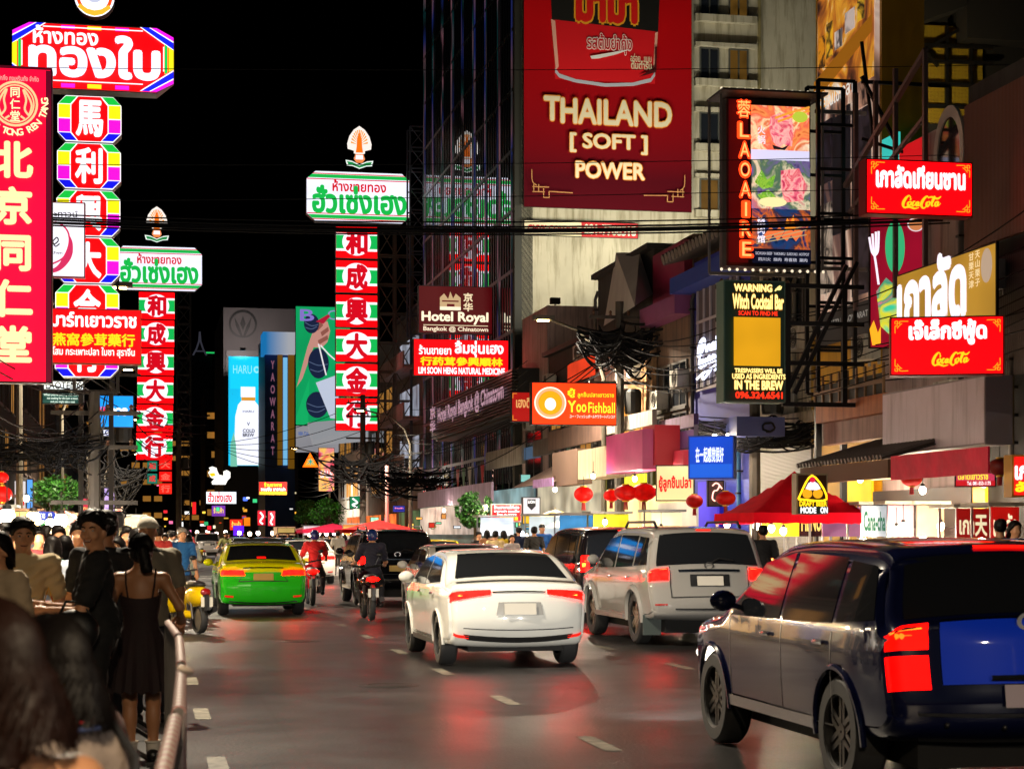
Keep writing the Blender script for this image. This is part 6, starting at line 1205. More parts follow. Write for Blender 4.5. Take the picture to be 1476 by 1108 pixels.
# ------------------------------------------------------------------ vehicles
def cr(P, k):                                 # open Catmull-Rom through 2-D points, k steps per span; returns samples
    n = len(P); out = []
    for i in range(n - 1):
        a, b, c, d = P[max(0, i - 1)], P[i], P[i + 1], P[min(n - 1, i + 2)]
        for j in range(k):
            t = j / k; out.append(tuple(.5 * (2 * q + (r - p) * t + (2 * p - 5 * q + 4 * r - s) * t * t + (3 * q - p - 3 * r + s) * t ** 3) for p, q, r, s in zip(a, b, c, d)))
    out.append(P[-1]); return out
class Body:
    """Car body from a side outline: a strip wrapped over it (tail, roof, nose) and two bulged sides."""
    K = 6
    def __init__(s, out, W, belt, tk=.17, r=.07, bulge=.10, nose=.14, wheels=(), wr=.36, wz=.33):
        s.out = out; s.W = W; s.belt = belt; s.tk = tk; s.r = r; s.bulge = bulge; s.nose = nose
        s.L2 = max(p[0] for p in out); s.L1 = min(p[0] for p in out); s.H = max(p[1] for p in out)
        zb = min(p[1] for p in out); a_, c_ = out[-1], out[0]; out = list(out) + [(a_[0] + (c_[0] - a_[0]) * f, zb) for f in (.2, .4, .6, .8)] + [c_]
        s.S = cr(out, s.K); s.wheels = wheels; s.wr = wr; s.wz = wz
    def hw(s, y, z):
        w = s.W / 2
        if z > s.belt: q = (z - s.belt) / (s.H - s.belt); w -= s.tk * (q + .25 * q * q) / 1.25
        else: q = (s.belt - .12 - z) / .6; w -= .035 * max(0, q) ** 2 + .012 * max(0, min(1, (z - s.belt + .1) / .1))
        e = max(0, (s.L1 + .75 - y) / .75); w -= s.nose * .55 * e * e
        e = max(0, (y - s.L2 + .9) / .9); w -= s.nose * e * e
        return w
    def pt(s, u):                             # u in outline index units
        i = u * s.K; n = len(s.S) - 1; i = max(0, min(n - 1e-6, i)); a = int(i); f = i - a
        p = s.S[a]; q = s.S[a + 1]; P = (p[0] + (q[0] - p[0]) * f, p[1] + (q[1] - p[1]) * f)
        a0, a1 = s.S[max(0, a - 1)], s.S[min(n, a + 2)]; d = Vector((a1[0] - a0[0], a1[1] - a0[1])); d = d.normalized() if d.length > 1e-9 else Vector((1, 0))
        return P, Vector((-d.y, d.x))         # outward normal: outline runs tail-bottom -> roof -> nose, so left of travel is outside
    def wrap(s, u, v, off=0.0):
        (y, z), n = s.pt(u); hw = s.hw(y, z); a = abs(v); sg = 1 if v >= 0 else -1
        A = .86
        if a <= A: x = (hw - s.r) * a / A; ins = 0; nx = 0; nn = 1
        else: ph = (a - A) / (1 - A) * pi / 2; x = hw - s.r + s.r * sin(ph); ins = s.r * (1 - cos(ph)); nx = sin(ph); nn = cos(ph)
        cb = (s.bulge * abs(n.x) ** 2 + .035 * abs(n.y)) * (x / hw) ** 2 + ins
        return Vector((sg * (x + nx * off), y + n.x * (-cb + off * nn), z + n.y * (-cb + off * nn)))
    def side(s, y, z, sg, off=0.0): return Vector((sg * (s.hw(y, z) + off), y, z))
    def inarch(s, p, k=1.0):
        return any((p[1] - wy) ** 2 + (p[2] - s.wz) ** 2 < (s.wr * k) ** 2 for wy in s.wheels)
    def snap(s, vs, fs):
        keep = []; V = [Vector(v) for v in vs]
        for f in fs:
            c = sum((V[i] for i in f), Vector()) / len(f)
            if not (s.inarch(c) and abs(c.x) > .42): keep.append(f)
        cnt = {}
        for f in keep:
            for i in f: cnt[i] = cnt.get(i, 0) + 1
        for i in cnt:
            p = V[i]
            for wy in s.wheels:
                d = Vector((p.y - wy, p.z - s.wz))
                if abs(p.x) > s.W * .42 and d.length < s.wr * 1.13 and p.z > .12:
                    d2 = d.normalized() * s.wr
                    if d.length < s.wr: p.y, p.z = wy + d2.x, s.wz + d2.y
        return V, keep
    def shell(s, mb, mfun=None):
        nu = (len(s.S) - 1); V_ = [-1, -.97, -.93, -.86, -.6, -.3, 0, .3, .6, .86, .93, .97, 1]; nv = len(V_)
        vs = [s.wrap(i / s.K, v) for i in range(nu + 1) for v in V_]; fs = [(i * nv + j, i * nv + j + 1, (i + 1) * nv + j + 1, (i + 1) * nv + j) for i in range(nu) for j in range(nv - 1)]
        vs, fs = s.snap(vs, fs); mb.add(vs, fs) if mfun is None else [mb.add([vs[i] for i in f], [tuple(range(len(f)))], mfun(sum((vs[i] for i in f), Vector()) / len(f))) for f in fs]
        Q = 14; ym0, ym1 = s.L1 + .45, s.L2 - .45; zm = .62
        for sg in (-1, 1):
            vs = []
            for i in range(nu + 1):
                b = s.wrap(i / s.K, sg)
                cy = max(ym0, min(ym1, b.y)); cz = zm
                for q in range(Q + 1):
                    t = q / Q; y, z = b.y + (cy - b.y) * t, b.z + (cz - b.z) * t
                    x = b.x if q == 0 else sg * (s.hw(y, z)); vs.append(Vector((x, y, z)))
            fs = [(i * (Q + 1) + j, i * (Q + 1) + j + 1, (i + 1) * (Q + 1) + j + 1, (i + 1) * (Q + 1) + j) for i in range(nu) for j in range(Q)]
            # close the bottom
            i0, i1 = 0, nu; n0 = len(vs)
            vs, fs = s.snap(vs, fs)
            if sg < 0: fs = [f[::-1] for f in fs]
            if mfun is None: mb.add(vs, fs)
            else:
                for f in fs: mb.add([vs[i] for i in f], [tuple(range(len(f)))], mfun(sum((vs[i] for i in f), Vector()) / len(f)))
    def wpatch(s, mb, q, off=.004, n=6, m=8, mi=0, rim=True):   # q: four (u,v) corners
        vs = []
        for i in range(n + 1):
            for j in range(m + 1):
                a, b = i / n, j / m
                u = (q[0][0] * (1 - a) + q[3][0] * a) * (1 - b) + (q[1][0] * (1 - a) + q[2][0] * a) * b; v = (q[0][1] * (1 - a) + q[3][1] * a) * (1 - b) + (q[1][1] * (1 - a) + q[2][1] * a) * b
                vs.append(s.wrap(u, v, off))
        s._grid(mb, vs, n, m, mi, lambda i: s.wrap(0, 0), rim, off)
    def spatch(s, mb, q, sg, off=.004, n=6, m=8, mi=0):          # q: four (y,z) corners on the side
        vs = []
        for i in range(n + 1):
            for j in range(m + 1):
                a, b = i / n, j / m
                y = (q[0][0] * (1 - a) + q[3][0] * a) * (1 - b) + (q[1][0] * (1 - a) + q[2][0] * a) * b; z = (q[0][1] * (1 - a) + q[3][1] * a) * (1 - b) + (q[1][1] * (1 - a) + q[2][1] * a) * b
                vs.append(s.side(y, z, sg, off))
        s._grid(mb, vs, n, m, mi, None, False, off)
    def _grid(s, mb, vs, n, m, mi, fn, rim, off):
        W_ = m + 1; fs = [(i * W_ + j, i * W_ + j + 1, (i + 1) * W_ + j + 1, (i + 1) * W_ + j) for i in range(n) for j in range(m)]
        mb.add(vs, fs, mi)
def wheel(parent, x, y, r, w, rim, sg, spokes=5):
    o = thing_part("wheel", parent, (x, y, r)); T = Matrix.Rotation(pi / 2 * sg, 4, 'Y')
    b = MB(); b.lathe([(r * .62, -w / 2), (r * .9, -w / 2), (r * .985, -w / 2 + .03), (r, -w * .25), (r, w * .25), (r * .985, w / 2 - .03), (r * .9, w / 2), (r * .66, w / 2), (r * .62, w / 2 - .02)], 28, T)
    t = b.build("wheel", RUBBER, parent, True); t.location = (x, y, r)
    b = MB(); b.lathe([(.01, w / 2 - .09), (r * .63, w / 2 - .10), (r * .63, w / 2 - .01), (r * .67, w / 2 - .005)], 28, T, 1); b.lathe([(.01, w / 2 - .03), (r * .15, w / 2 - .03), (r * .18, w / 2 - .08)], 14, T)
    for i in range(spokes):
        a = 2 * pi * i / spokes; M = T @ Matrix.Rotation(a, 4, 'Z')
        for d in (-.028, .028): b.box(r * .1, r * .66, d - .018, d + .018, w / 2 - .09, w / 2 - .035, 0, M)
    b.build("rim", [rim, mat('141414', .5)], t)
    return t
def thing_part(*a): return None
TAILR = em((1.0, .0006, .0003), 24.0, True, .5, 14); TAILD = mat('6a0408', .15, 0, coat=1); AMBL = emt('ffb040', 3); CLEARL = mat('b0a8a8', .1, .3); PLATEW = mat('cfcac0', .5); PLATEY = mat('b89a1e', .5)
GL2 = mat((.010, .011, .013), .05, 0, spec=.7, coat=.5); TRIM = mat((.012, .012, .013), .4)
def paint(c, rough=.2, metal=.0, coat=1.0, var=0.0): return mat(c, rough, metal, coat=coat, var=var, spec=.08)
def vehicle(label, cat, px, Y, spec, col, name="parked_car", rot=ROADROT, bcol=None, lit=True, group=None, detail=True, head=0):
    """px, Y: centre of the tail; built with the tail at local y = L1."""
    B = Body(**spec['body']); c = PX(px, 770, Y); off = Vector((-sin(rot), cos(rot), 0)) * (-B.L1)
    o = thing(name, label, cat, (c.x + off.x, c.y + off.y, 0.002), rot, group)
    b = MB(); B.shell(b, (lambda p: 1 if p.z < spec.get('split', .88) else 0) if bcol else None); b.build("body", [paint(col)] + ([paint(bcol)] if bcol else []), o, 32)
    ib = MB(); 
    y0, y1 = B.L1 + .3, B.L2 - .3; ib.box(-B.W / 2 + .3, B.W / 2 - .3, y0, y1, .2, B.belt - .12); ib.build("underbody", mat((.006, .006, .006), .9), o)
    r = spec['r']
    for wy in B.wheels:
        for sg in (-1, 1): wheel(o, sg * (B.W / 2 - .125), wy, r, .22, spec.get('rim', mat('8a8684', .3, .9)), sg, spec.get('spokes', 5))
    at = MB()
    for wy in B.wheels:
        for sg in (-1, 1):
            pts = []
            for k in range(17):
                a = radians(-8 + 196 * k / 16); y, z = wy + (B.wr + .004) * cos(a), B.wz + (B.wr + .004) * sin(a); pts.append(B.side(y, max(.2, z), sg, .004))
            at.tube(pts, spec.get('flare', .022), 6)
    each(at, "arch_trim", paint(col) if not bcol else TRIM, o, True)
    for q in spec.get('side_glass', ()):
        for sg in (-1, 1): b = MB(); B.spatch(b, q, sg, .005); b.build("side_window", GL2, o, True)
    for nm, q in spec.get('wrap_glass', ()): b = MB(); B.wpatch(b, q, .005, 8, 14); b.build(nm, GL2, o, True)
    for q, m in spec.get('tail', ()):
        for sg in (1, -1):
            b = MB(); qq = [(u, v * sg) for u, v in q]; B.wpatch(b, qq, .012, 4, 8); b.build("tail_light", m if lit else TAILD, o, True)
    for nm, q, m in spec.get('wrap_trim', ()): b = MB(); B.wpatch(b, q, .010, 4, 10); b.build(nm, m, o, True)
    for nm, q, m in spec.get('mirror_trim', ()):
        for sg in (1, -1): b = MB(); B.wpatch(b, [(u, v * sg) for u, v in q], .011, 3, 6); b.build(nm, m, o, True)
    for nm, q, m in spec.get('side_trim', ()):
        for sg in (1, -1): b = MB(); B.spatch(b, q, sg, .006, 4, 10); b.build(nm, m, o, True)
    if 'plate' in spec:
        u, m = spec['plate']; p = B.wrap(u, 0, .02); q = B.wrap(u + .1, 0, .02); d = (q - p).normalized(); b = MB()
        up = d if d.z > .3 else Vector((0, 0, 1)); x = Vector((1, 0, 0)); n = x.cross(up); 
        for sz, k, mi in ((.185, .0, 0),): b.add([p - x * .2 - up * .065 + n * 0, p + x * .2 - up * .065, p + x * .2 + up * .075, p - x * .2 + up * .075], [(0, 1, 2, 3)])
        b.build("number_plate", m, o)
    if 'mirror' in spec:
        my, mz = spec['mirror']
        for sg in (-1, 1):
            b = MB(); p = B.side(my, mz, sg); b.ball(p + Vector((sg * .12, 0, .05)), .1, 10, 8, (1.05, .65, .8)); b.bar(p, p + Vector((sg * .1, 0, .03)), .04); b.build("wing_mirror", paint(col), o, True)
    if 'rails' in spec:
        ya, yb = spec['rails']
        for sg in (-1, 1):
            b = MB(); x = sg * (B.hw(0, B.H) - .1); b.tube([(x, ya, B.H - .03), (x, ya + .12, B.H + .055), (x, yb - .15, B.H + .06), (x, yb, B.H - .02)], .022, 6); b.build("roof_rail", mat('2a2a2a', .4, .6), o, True)
    for sg in ((-1, 1) if head else ()):
        p = B.side(B.L2 - .22, .68, sg * .82); b = MB(); b.ball((p.x, B.L2 - .14, .68), .11, 10, 8, (1.3, .9, .7)); h_ = b.build("headlight", em('fff0d8', 6, False), o, 'all')
        l = bpy.data.lights.new("beam", 'SPOT'); l.energy = head; l.color = (1, .93, .82); l.spot_size = radians(74); l.spot_blend = .8; l.shadow_soft_size = .06; q = bpy.data.objects.new("beam", l); COL.objects.link(q); q.parent = o; q.location = (p.x, B.L2 + .05, .68); q.rotation_euler = (radians(86.5), 0, 0)
    for nm, fn, m in spec.get('extra', ()): b = MB(); fn(b, B); (b.build(nm, m, o, True) if nm == 'door_seam' else each(b, nm, m, o, True))
    return o
RIMG = mat('6a625a', .35, .9); CHT = mat((.75, .75, .76), .15, 1.0)
BRK = emt('ff0c04', 2.2)
def handles(b, B, ys, z):
    for sg in (-1, 1):
        for y in ys: p = B.side(y, z, sg, .015); b.tube([p + Vector((0, -.09, 0)), p + Vector((sg * .02, 0, 0)), p + Vector((0, .09, 0))], .016, 6)
def seams(b, B, ys, z0, z1):
    for sg in (-1, 1):
        for y in ys: B.spatch(b, [(y - .006, z0), (y + .006, z0), (y + .006, z1), (y - .006, z1)], sg, .003, 8, 1)
        B.spatch(b, [(ys[0], z0), (ys[-1], z0), (ys[-1], z0 + .01), (ys[0], z0 + .01)], sg, .003, 1, 12)
# sedan (taxi): 4.62 x 1.76 x 1.46, tail at -2.31
sedan = dict(body=dict(out=[(-1.9, .22), (-2.12, .24), (-2.24, .36), (-2.30, .58), (-2.24, .80), (-2.22, .97), (-2.14, 1.06), (-1.92, 1.10), (-1.68, 1.12), (-1.20, 1.36), (-.8, 1.455), (-.2, 1.48), (.35, 1.44), (.8, 1.30), (1.25, 1.06), (1.5, .98), (2.0, .88), (2.22, .74), (2.31, .55), (2.27, .32), (2.1, .22), (1.7, .2)],
             W=1.78, belt=.95, wheels=(-1.28, 1.42), wr=.36, wz=.32), r=.32, rim=RIMG,
    side_glass=[[(-1.42, 1.0), (-.3, .98), (-.3, 1.37), (-.95, 1.34)], [(-.24, .98), (.95, .98), (.45, 1.34), (-.24, 1.38)]],
    wrap_glass=[("rear_window", [(8.12, -.80), (8.12, .80), (9.55, .78), (9.55, -.78)]), ("windscreen", [(12.4, -.8), (12.4, .8), (13.85, .82), (13.85, -.82)])],
    tail=[([(4.15, .42), (4.2, 1.0), (4.95, 1.0), (4.75, .46)], TAILR)],
    wrap_trim=[("chrome_strip", [(5.0, -.46), (5.0, .46), (5.2, .46), (5.2, -.46)], mat('3a3a2c', .2, .8)), ("bumper_line", [(1.3, -.8), (1.3, .8), (1.5, .8), (1.5, -.8)], TRIM), ("lid_seam", [(3.55, -.56), (3.55, .56), (3.63, .56), (3.63, -.56)], TRIM), ("brake_light", [(8.2, -.1), (8.2, .1), (8.32, .1), (8.32, -.1)], BRK)],
    mirror_trim=[("lid_seam", [(3.55, .56), (3.55, .575), (4.2, .46), (4.2, .445)], TRIM), ("reflector", [(2.0, .70), (2.0, .9), (2.22, .9), (2.22, .70)], em('c01a10', .7, False)), ("indicator", [(4.35, .52), (4.35, .66), (4.6, .66), (4.6, .52)], AMBL)],
    plate=(3.95, mat('a8841a', .45)), mirror=(.78, 1.0), extra=[("door_handle", lambda b, B: handles(b, B, (-.95, .1), .86), CHT), ("door_seam", lambda b, B: seams(b, B, (-1.05, -.27, .95), .3, .95), TRIM)])
# hatch coupe SUV (white)
hatch = dict(body=dict(out=[(-1.75, .24), (-1.98, .26), (-2.13, .38), (-2.19, .58), (-2.16, .84), (-2.10, .98), (-2.02, 1.05), (-1.86, 1.08), (-1.66, 1.12), (-1.15, 1.36), (-.75, 1.44), (-.2, 1.47), (.3, 1.45), (.75, 1.33), (1.2, 1.08), (1.45, 1.0), (1.95, .92), (2.15, .78), (2.22, .56), (2.18, .33), (2.0, .24), (1.6, .22)],
             W=1.80, belt=.98, wheels=(-1.24, 1.42), wr=.37, wz=.33, tk=.2, bulge=.13), r=.33, rim=mat('4a4846', .35, .9), spokes=6,
    side_glass=[[(-1.45, 1.06), (-.3, 1.0), (-.3, 1.37), (-.95, 1.33)], [(-.24, 1.0), (.9, 1.0), (.42, 1.33), (-.24, 1.38)]],
    wrap_glass=[("rear_window", [(8.05, -.80), (8.05, .80), (9.5, .76), (9.5, -.76)]), ("windscreen", [(12.4, -.8), (12.4, .8), (13.85, .82), (13.85, -.82)])],
    tail=[([(4.45, .40), (4.1, 1.0), (5.2, 1.0), (4.95, .40)], TAILR)],
    wrap_trim=[("spoiler_lip", [(6.6, -.84), (6.6, .84), (6.95, .84), (6.95, -.84)], TRIM), ("bumper_insert", [(1.6, -.74), (1.6, .74), (2.05, .8), (2.05, -.8)], TRIM), ("chrome_strip", [(4.62, -.38), (4.62, .38), (4.75, .38), (4.75, -.38)], CHT), ("plate_recess", [(3.3, -.34), (3.3, .34), (3.9, .3), (3.9, -.3)], mat('8a8a88', .3)), ("lid_seam", [(2.5, -.8), (2.5, .8), (2.56, .8), (2.56, -.8)], TRIM)],
    mirror_trim=[("reflector", [(1.7, .72), (1.7, .94), (1.95, .94), (1.95, .72)], em('d01a10', 1.2, False)), ("indicator", [(4.55, .45), (4.55, .85), (4.7, .85), (4.7, .45)], AMBL)],
    plate=(3.55, mat('b8b4aa', .4)), mirror=(.74, 1.02), extra=[("door_handle", lambda b, B: handles(b, B, (-.95, .1), .9), CHT), ("door_seam", lambda b, B: seams(b, B, (-1.0, -.27, .92), .32, .98), TRIM), ("sill", lambda b, B: [B.spatch(b, [(-.85, .24), (1.02, .24), (1.02, .31), (-.85, .31)], sg, .01, 2, 8) for sg in (-1, 1)], TRIM)])
# tall SUV (silver), 4.7 x 1.84 x 1.78
suv = dict(body=dict(out=[(-1.85, .36), (-2.15, .38), (-2.34, .46), (-2.38, .62), (-2.34, .78), (-2.29, .98), (-2.26, 1.14), (-2.18, 1.26), (-2.06, 1.58), (-1.96, 1.70), (-1.7, 1.755), (-.9, 1.78), (-.1, 1.78), (.4, 1.71), (.95, 1.40), (1.3, 1.18), (1.6, 1.13), (2.1, 1.06), (2.3, .94), (2.38, .7), (2.34, .44), (2.1, .36), (1.7, .34)],
             W=1.84, belt=1.12, wheels=(-1.36, 1.40), wr=.44, wz=.41, tk=.17, bulge=.09, nose=.10), r=.40, rim=mat('a49a88', .3, .9), spokes=6, flare=.05,
    side_glass=[[(-2.02, 1.2), (-1.36, 1.18), (-1.36, 1.62), (-1.86, 1.6)], [(-1.28, 1.17), (-.28, 1.14), (-.28, 1.64), (-1.28, 1.63)], [(-.2, 1.14), (.95, 1.12), (.42, 1.58), (-.2, 1.64)]],
    wrap_glass=[("rear_window", [(6.75, -.84), (6.75, .84), (8.75, .84), (8.75, -.84)]), ("windscreen", [(13.2, -.8), (13.2, .8), (15.0, .84), (15.0, -.84)])],
    tail=[([(5.05, .66), (5.05, 1.0), (6.35, 1.0), (6.35, .66)], TAILR)],
    wrap_trim=[("chrome_strip", [(5.75, -.5), (5.75, .5), (6.0, .5), (6.0, -.5)], CHT), ("brake_light", [(9.0, -.14), (9.0, .14), (9.2, .14), (9.2, -.14)], BRK), ("tailgate_seam", [(3.72, -.64), (3.72, .64), (3.80, .64), (3.80, -.64)], TRIM), ("plate_recess", [(4.55, -.32), (4.55, .32), (5.5, .32), (5.5, -.32)], TRIM), ("bumper_step", [(2.55, -.6), (2.55, .6), (2.7, .6), (2.7, -.6)], TRIM)],
    mirror_trim=[("reflector", [(3.0, .72), (3.0, .92), (3.14, .92), (3.14, .72)], em('a01a14', .6, False)), ("indicator", [(5.15, .68), (5.15, .84), (5.5, .84), (5.5, .68)], CLEARL), ("lamp_core", [(5.8, .68), (5.8, .79), (6.2, .79), (6.2, .68)], emt('ff9a50', 4)), ("lamp_core", [(5.75, .84), (5.75, .97), (6.25, .97), (6.25, .84)], emt('ffb070', 5)), ("tailgate_seam", [(3.72, .63), (3.72, .645), (6.6, .645), (6.6, .63)], TRIM)],
    plate=(4.9, PLATEW), mirror=(.8, 1.2), rails=(-1.7, .1), extra=[("door_handle", lambda b, B: handles(b, B, (-1.05, .05), 1.0), CHT), ("door_seam", lambda b, B: seams(b, B, (-1.25, -.24, .98), .42, 1.1), TRIM),
      ("side_step", lambda b, B: [b.box(*sorted((sg * .78, sg * .95)), -.85, .95, .36, .43) for sg in (-1, 1)], mat('8a8684', .35, .5)), ("wiper", lambda b, B: b.tube([B.wrap(6.8, 0.05, .02), B.wrap(7.1, .18, .03), B.wrap(7.0, .42, .03)], .014, 6), TRIM), ("badge", lambda b, B: b.lathe([(.055, 0), (.075, 0), (.075, .012), (.055, .012)], 20, Matrix.Translation(B.wrap(6.42, 0, .012)) @ Matrix.Rotation(pi / 2, 4, 'X') @ Matrix.Diagonal((1, .75, 1, 1))), CHT),
      ("mud_flap", lambda b, B: [b.box(*sorted((sg * .62, sg * .9)), -1.86, -1.84, .16, .46) for sg in (-1, 1)], mat('3a4442', .5))])
# boxy van / people carrier
van = dict(body=dict(out=[(-1.9, .24), (-2.2, .26), (-2.38, .38), (-2.42, .6), (-2.38, .8), (-2.36, 1.0), (-2.34, 1.14), (-2.30, 1.26), (-2.24, 1.58), (-2.18, 1.70), (-1.95, 1.765), (-1.0, 1.80), (-.0, 1.79), (.6, 1.70), (1.2, 1.40), (1.6, 1.12), (1.85, 1.04), (2.2, .92), (2.38, .74), (2.42, .5), (2.36, .3), (2.1, .24), (1.7, .22)],
             W=1.84, belt=1.05, wheels=(-1.38, 1.48), wr=.37, wz=.33, tk=.13, bulge=.09, nose=.12), r=.33, rim=RIMG,
    side_glass=[[(-2.1, 1.1), (-1.2, 1.08), (-1.2, 1.64), (-2.02, 1.62)], [(-1.12, 1.08), (.0, 1.06), (.0, 1.66), (-1.12, 1.66)], [(.08, 1.06), (1.25, 1.06), (.66, 1.58), (.08, 1.66)]],
    wrap_glass=[("rear_window", [(6.8, -.86), (6.8, .86), (8.9, .86), (8.9, -.86)]), ("windscreen", [(13.2, -.8), (13.2, .8), (14.9, .84), (14.9, -.84)])],
    tail=[([(4.7, .80), (4.7, 1.0), (7.0, 1.0), (7.0, .80)], TAILR), ([(6.0, .35), (6.0, .80), (6.5, .80), (6.5, .35)], TAILR)],
    wrap_trim=[("chrome_strip", [(5.6, -.5), (5.6, .5), (5.85, .5), (5.85, -.5)], CHT), ("brake_light", [(9.15, -.16), (9.15, .16), (9.35, .16), (9.35, -.16)], BRK), ("tailgate_seam", [(3.4, -.7), (3.4, .7), (3.46, .7), (3.46, -.7)], TRIM)],
    mirror_trim=[("lamp_core", [(5.2, .86), (5.2, .95), (6.8, .95), (6.8, .86)], emt('ff9a30', 4)), ("reflector", [(2.5, .74), (2.5, .94), (2.7, .94), (2.7, .74)], em('a01a14', .6, False))],
    plate=(4.6, PLATEW), mirror=(1.05, 1.12), extra=[("door_handle", lambda b, B: handles(b, B, (-.95, .3), .98), CHT), ("door_seam", lambda b, B: seams(b, B, (-1.15, .05, 1.25), .3, 1.02), TRIM)])
import copy
dsuv = copy.copy(suv); dsuv['tail'] = [([(5.0, .56), (5.0, 1.0), (6.3, 1.0), (6.1, .56)], TAILR)]; dsuv['wrap_trim'] = [("chrome_strip", [(5.5, -.55), (5.5, .55), (5.65, .55), (5.65, -.55)], CHT), ("tailgate_seam", [(3.72, -.64), (3.72, .64), (3.80, .64), (3.80, -.64)], TRIM)]
dsuv['mirror_trim'] = [("lamp_core", [(5.4, .6), (5.4, .95), (5.8, .95), (5.8, .6)], emt('ff5a30', 3)), ("reflector", [(3.0, .72), (3.0, .92), (3.14, .92), (3.14, .72)], em('a01a14', .6, False))]; dsuv['plate'] = (4.4, mat('c8a860', .45)); dsuv['rails'] = (-1.7, .2)
# big dark SUV nearest the camera, squarer tail with stacked square lamps
near = dict(body=dict(out=[(-1.7, .34), (-2.0, .36), (-2.18, .46), (-2.22, .60), (-2.20, .76), (-2.17, .95), (-2.14, 1.10), (-2.06, 1.18), (-1.92, 1.44), (-1.80, 1.555), (-1.5, 1.605), (-.8, 1.63), (-.1, 1.62), (.35, 1.55), (.9, 1.28), (1.25, 1.08), (1.55, 1.03), (2.0, .96), (2.18, .84), (2.24, .64), (2.2, .42), (2.0, .34), (1.6, .32)],
             W=1.86, belt=1.03, wheels=(-1.28, 1.42), wr=.41, wz=.375, tk=.19, bulge=.10, nose=.12), r=.37, rim=mat('3c3a3a', .35, .9), spokes=6,
    side_glass=[[(-1.86, 1.12), (-1.28, 1.08), (-1.28, 1.48), (-1.72, 1.45)], [(-1.2, 1.07), (-.25, 1.05), (-.25, 1.52), (-1.2, 1.5)], [(-.18, 1.05), (.9, 1.04), (.4, 1.44), (-.18, 1.52)]],
    wrap_glass=[("rear_window", [(6.9, -.84), (6.9, .84), (8.7, .84), (8.7, -.84)]), ("windscreen", [(13.2, -.8), (13.2, .8), (15.0, .84), (15.0, -.84)])],
    tail=[([(5.05, .70), (5.05, 1.0), (6.45, 1.0), (6.45, .70)], em((1.0, .0012, .0003), 3.5, True, .3, 9)), ([(3.75, .70), (3.75, 1.0), (4.85, 1.0), (4.85, .70)], em((1.0, .0006, .0003), 3.0, True, .25, 9))],
    wrap_trim=[("chrome_strip", [(6.55, -.6), (6.55, .6), (6.68, .6), (6.68, -.6)], mat('3a3c48', .2, .9)), ("brake_light", [(9.0, -.26), (9.0, .26), (9.25, .24), (9.25, -.24)], BRK), ("blue_light_paint", [(3.9, -.62), (3.9, .62), (6.4, .62), (6.4, -.62)], paint((.008, .06, .95), .3)), ("bumper_step", [(2.6, -.8), (2.6, .8), (2.75, .8), (2.75, -.8)], TRIM)],  # tailgate panel painted blue in place of blue light falling on it
    mirror_trim=[("lamp_core", [(5.95, .745), (5.95, .96), (6.1, .96), (6.1, .745)], emt('ff8a20', 2.2)), ("lamp_core", [(5.3, .745), (5.3, .96), (5.45, .96), (5.45, .745)], emt('ff8a20', 2.0)), ("lamp_core", [(5.45, .80), (5.45, .91), (5.95, .91), (5.95, .80)], emt('ff6a14', 1.8))],
    plate=(3.4, mat('b8a8b0', .45)), mirror=(.78, 1.1), extra=[("badge", lambda b, B: b.lathe([(.05, 0), (.075, 0), (.075, .015), (.05, .015)], 20, Matrix.Translation(B.wrap(6.1, 0, .014)) @ Matrix.Rotation(pi / 2, 4, 'X') @ Matrix.Diagonal((1.2, .8, 1, 1))), CHT), ("tailgate_handle", lambda b, B: b.tube([B.wrap(4.1, -.3, .02), B.wrap(4.1, 0, .05), B.wrap(4.1, .3, .02)], .018, 6), CHT), ("wiper", lambda b, B: b.tube([B.wrap(6.95, 0.0, .02), B.wrap(7.2, .2, .03), B.wrap(7.1, .5, .03)], .012, 6), TRIM), ("bumper_sensor", lambda b, B: [b.ball(B.wrap(2.1, v, .0), .018, 8, 5) for v in (-.6, -.2, .2, .6)], TRIM), ("door_handle", lambda b, B: handles(b, B, (-1.0, .08), .94), CHT), ("door_seam", lambda b, B: seams(b, B, (-1.2, -.22, .94), .4, 1.02), TRIM), ("sill", lambda b, B: [B.spatch(b, [(-.88, .35), (1.0, .35), (1.0, .43), (-.88, .43)], sg, .014, 2, 8) for sg in (-1, 1)], mat('a0a0a4', .25, .8))])

tx_ = vehicle("yellow over green taxi sedan with lit tail lights, seen from behind in the left lane", "taxi", 380, 37.6, sedan, 'd2d000', name="taxi", bcol='28b81e', head=260)
vehicle("white coupe style hatchback with red tail lights in the middle of the road", "car", 750, 23.0, hatch, 'cfd0cc', name="hatchback_car", head=380)
vehicle("silver tall off road car with roof rails and round lit tail lamps", "car", 1026, 27.4, suv, '94928f', name="off_road_car", head=380)
vehicle("black people carrier with tall red tail lights ahead of the silver off road car", "van", 905, 36.0, van, '141012', name="people_carrier")
vehicle("glossy black off road car with a yellow plate behind the dark motorcycle", "car", 574, 43.0, dsuv, '0c0c0e', name="off_road_car")
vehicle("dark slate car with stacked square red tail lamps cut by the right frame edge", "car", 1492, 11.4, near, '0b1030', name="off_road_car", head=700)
vehicle("white sedan half hidden by the taxi and the red shirted rider", "car", 447, 62, sedan, 'd0c8c0', name="sedan_car")
vehicle("pale sedan roof showing just beyond the white hatchback", "car", 690, 34.5, sedan, 'c0bcb4', name="sedan_car", lit=True)
vehicle("yellow and violet lit taxi far behind the black off road car", "taxi", 640, 62, sedan, 'c8b010', name="taxi", bcol='3a1a8a')
vehicle("dark sedan far ahead above the taxi roof", "car", 425, 92, sedan, '1a181c', name="sedan_car")
vehicle("silver pickup sized car far ahead to the left of the taxi", "car", 299, 128, suv, 'b8b4b4', name="off_road_car", lit=False)
vehicle("dark car far ahead between the taxi and the lit stalls", "car", 385, 110, sedan, '2a2428', name="sedan_car")
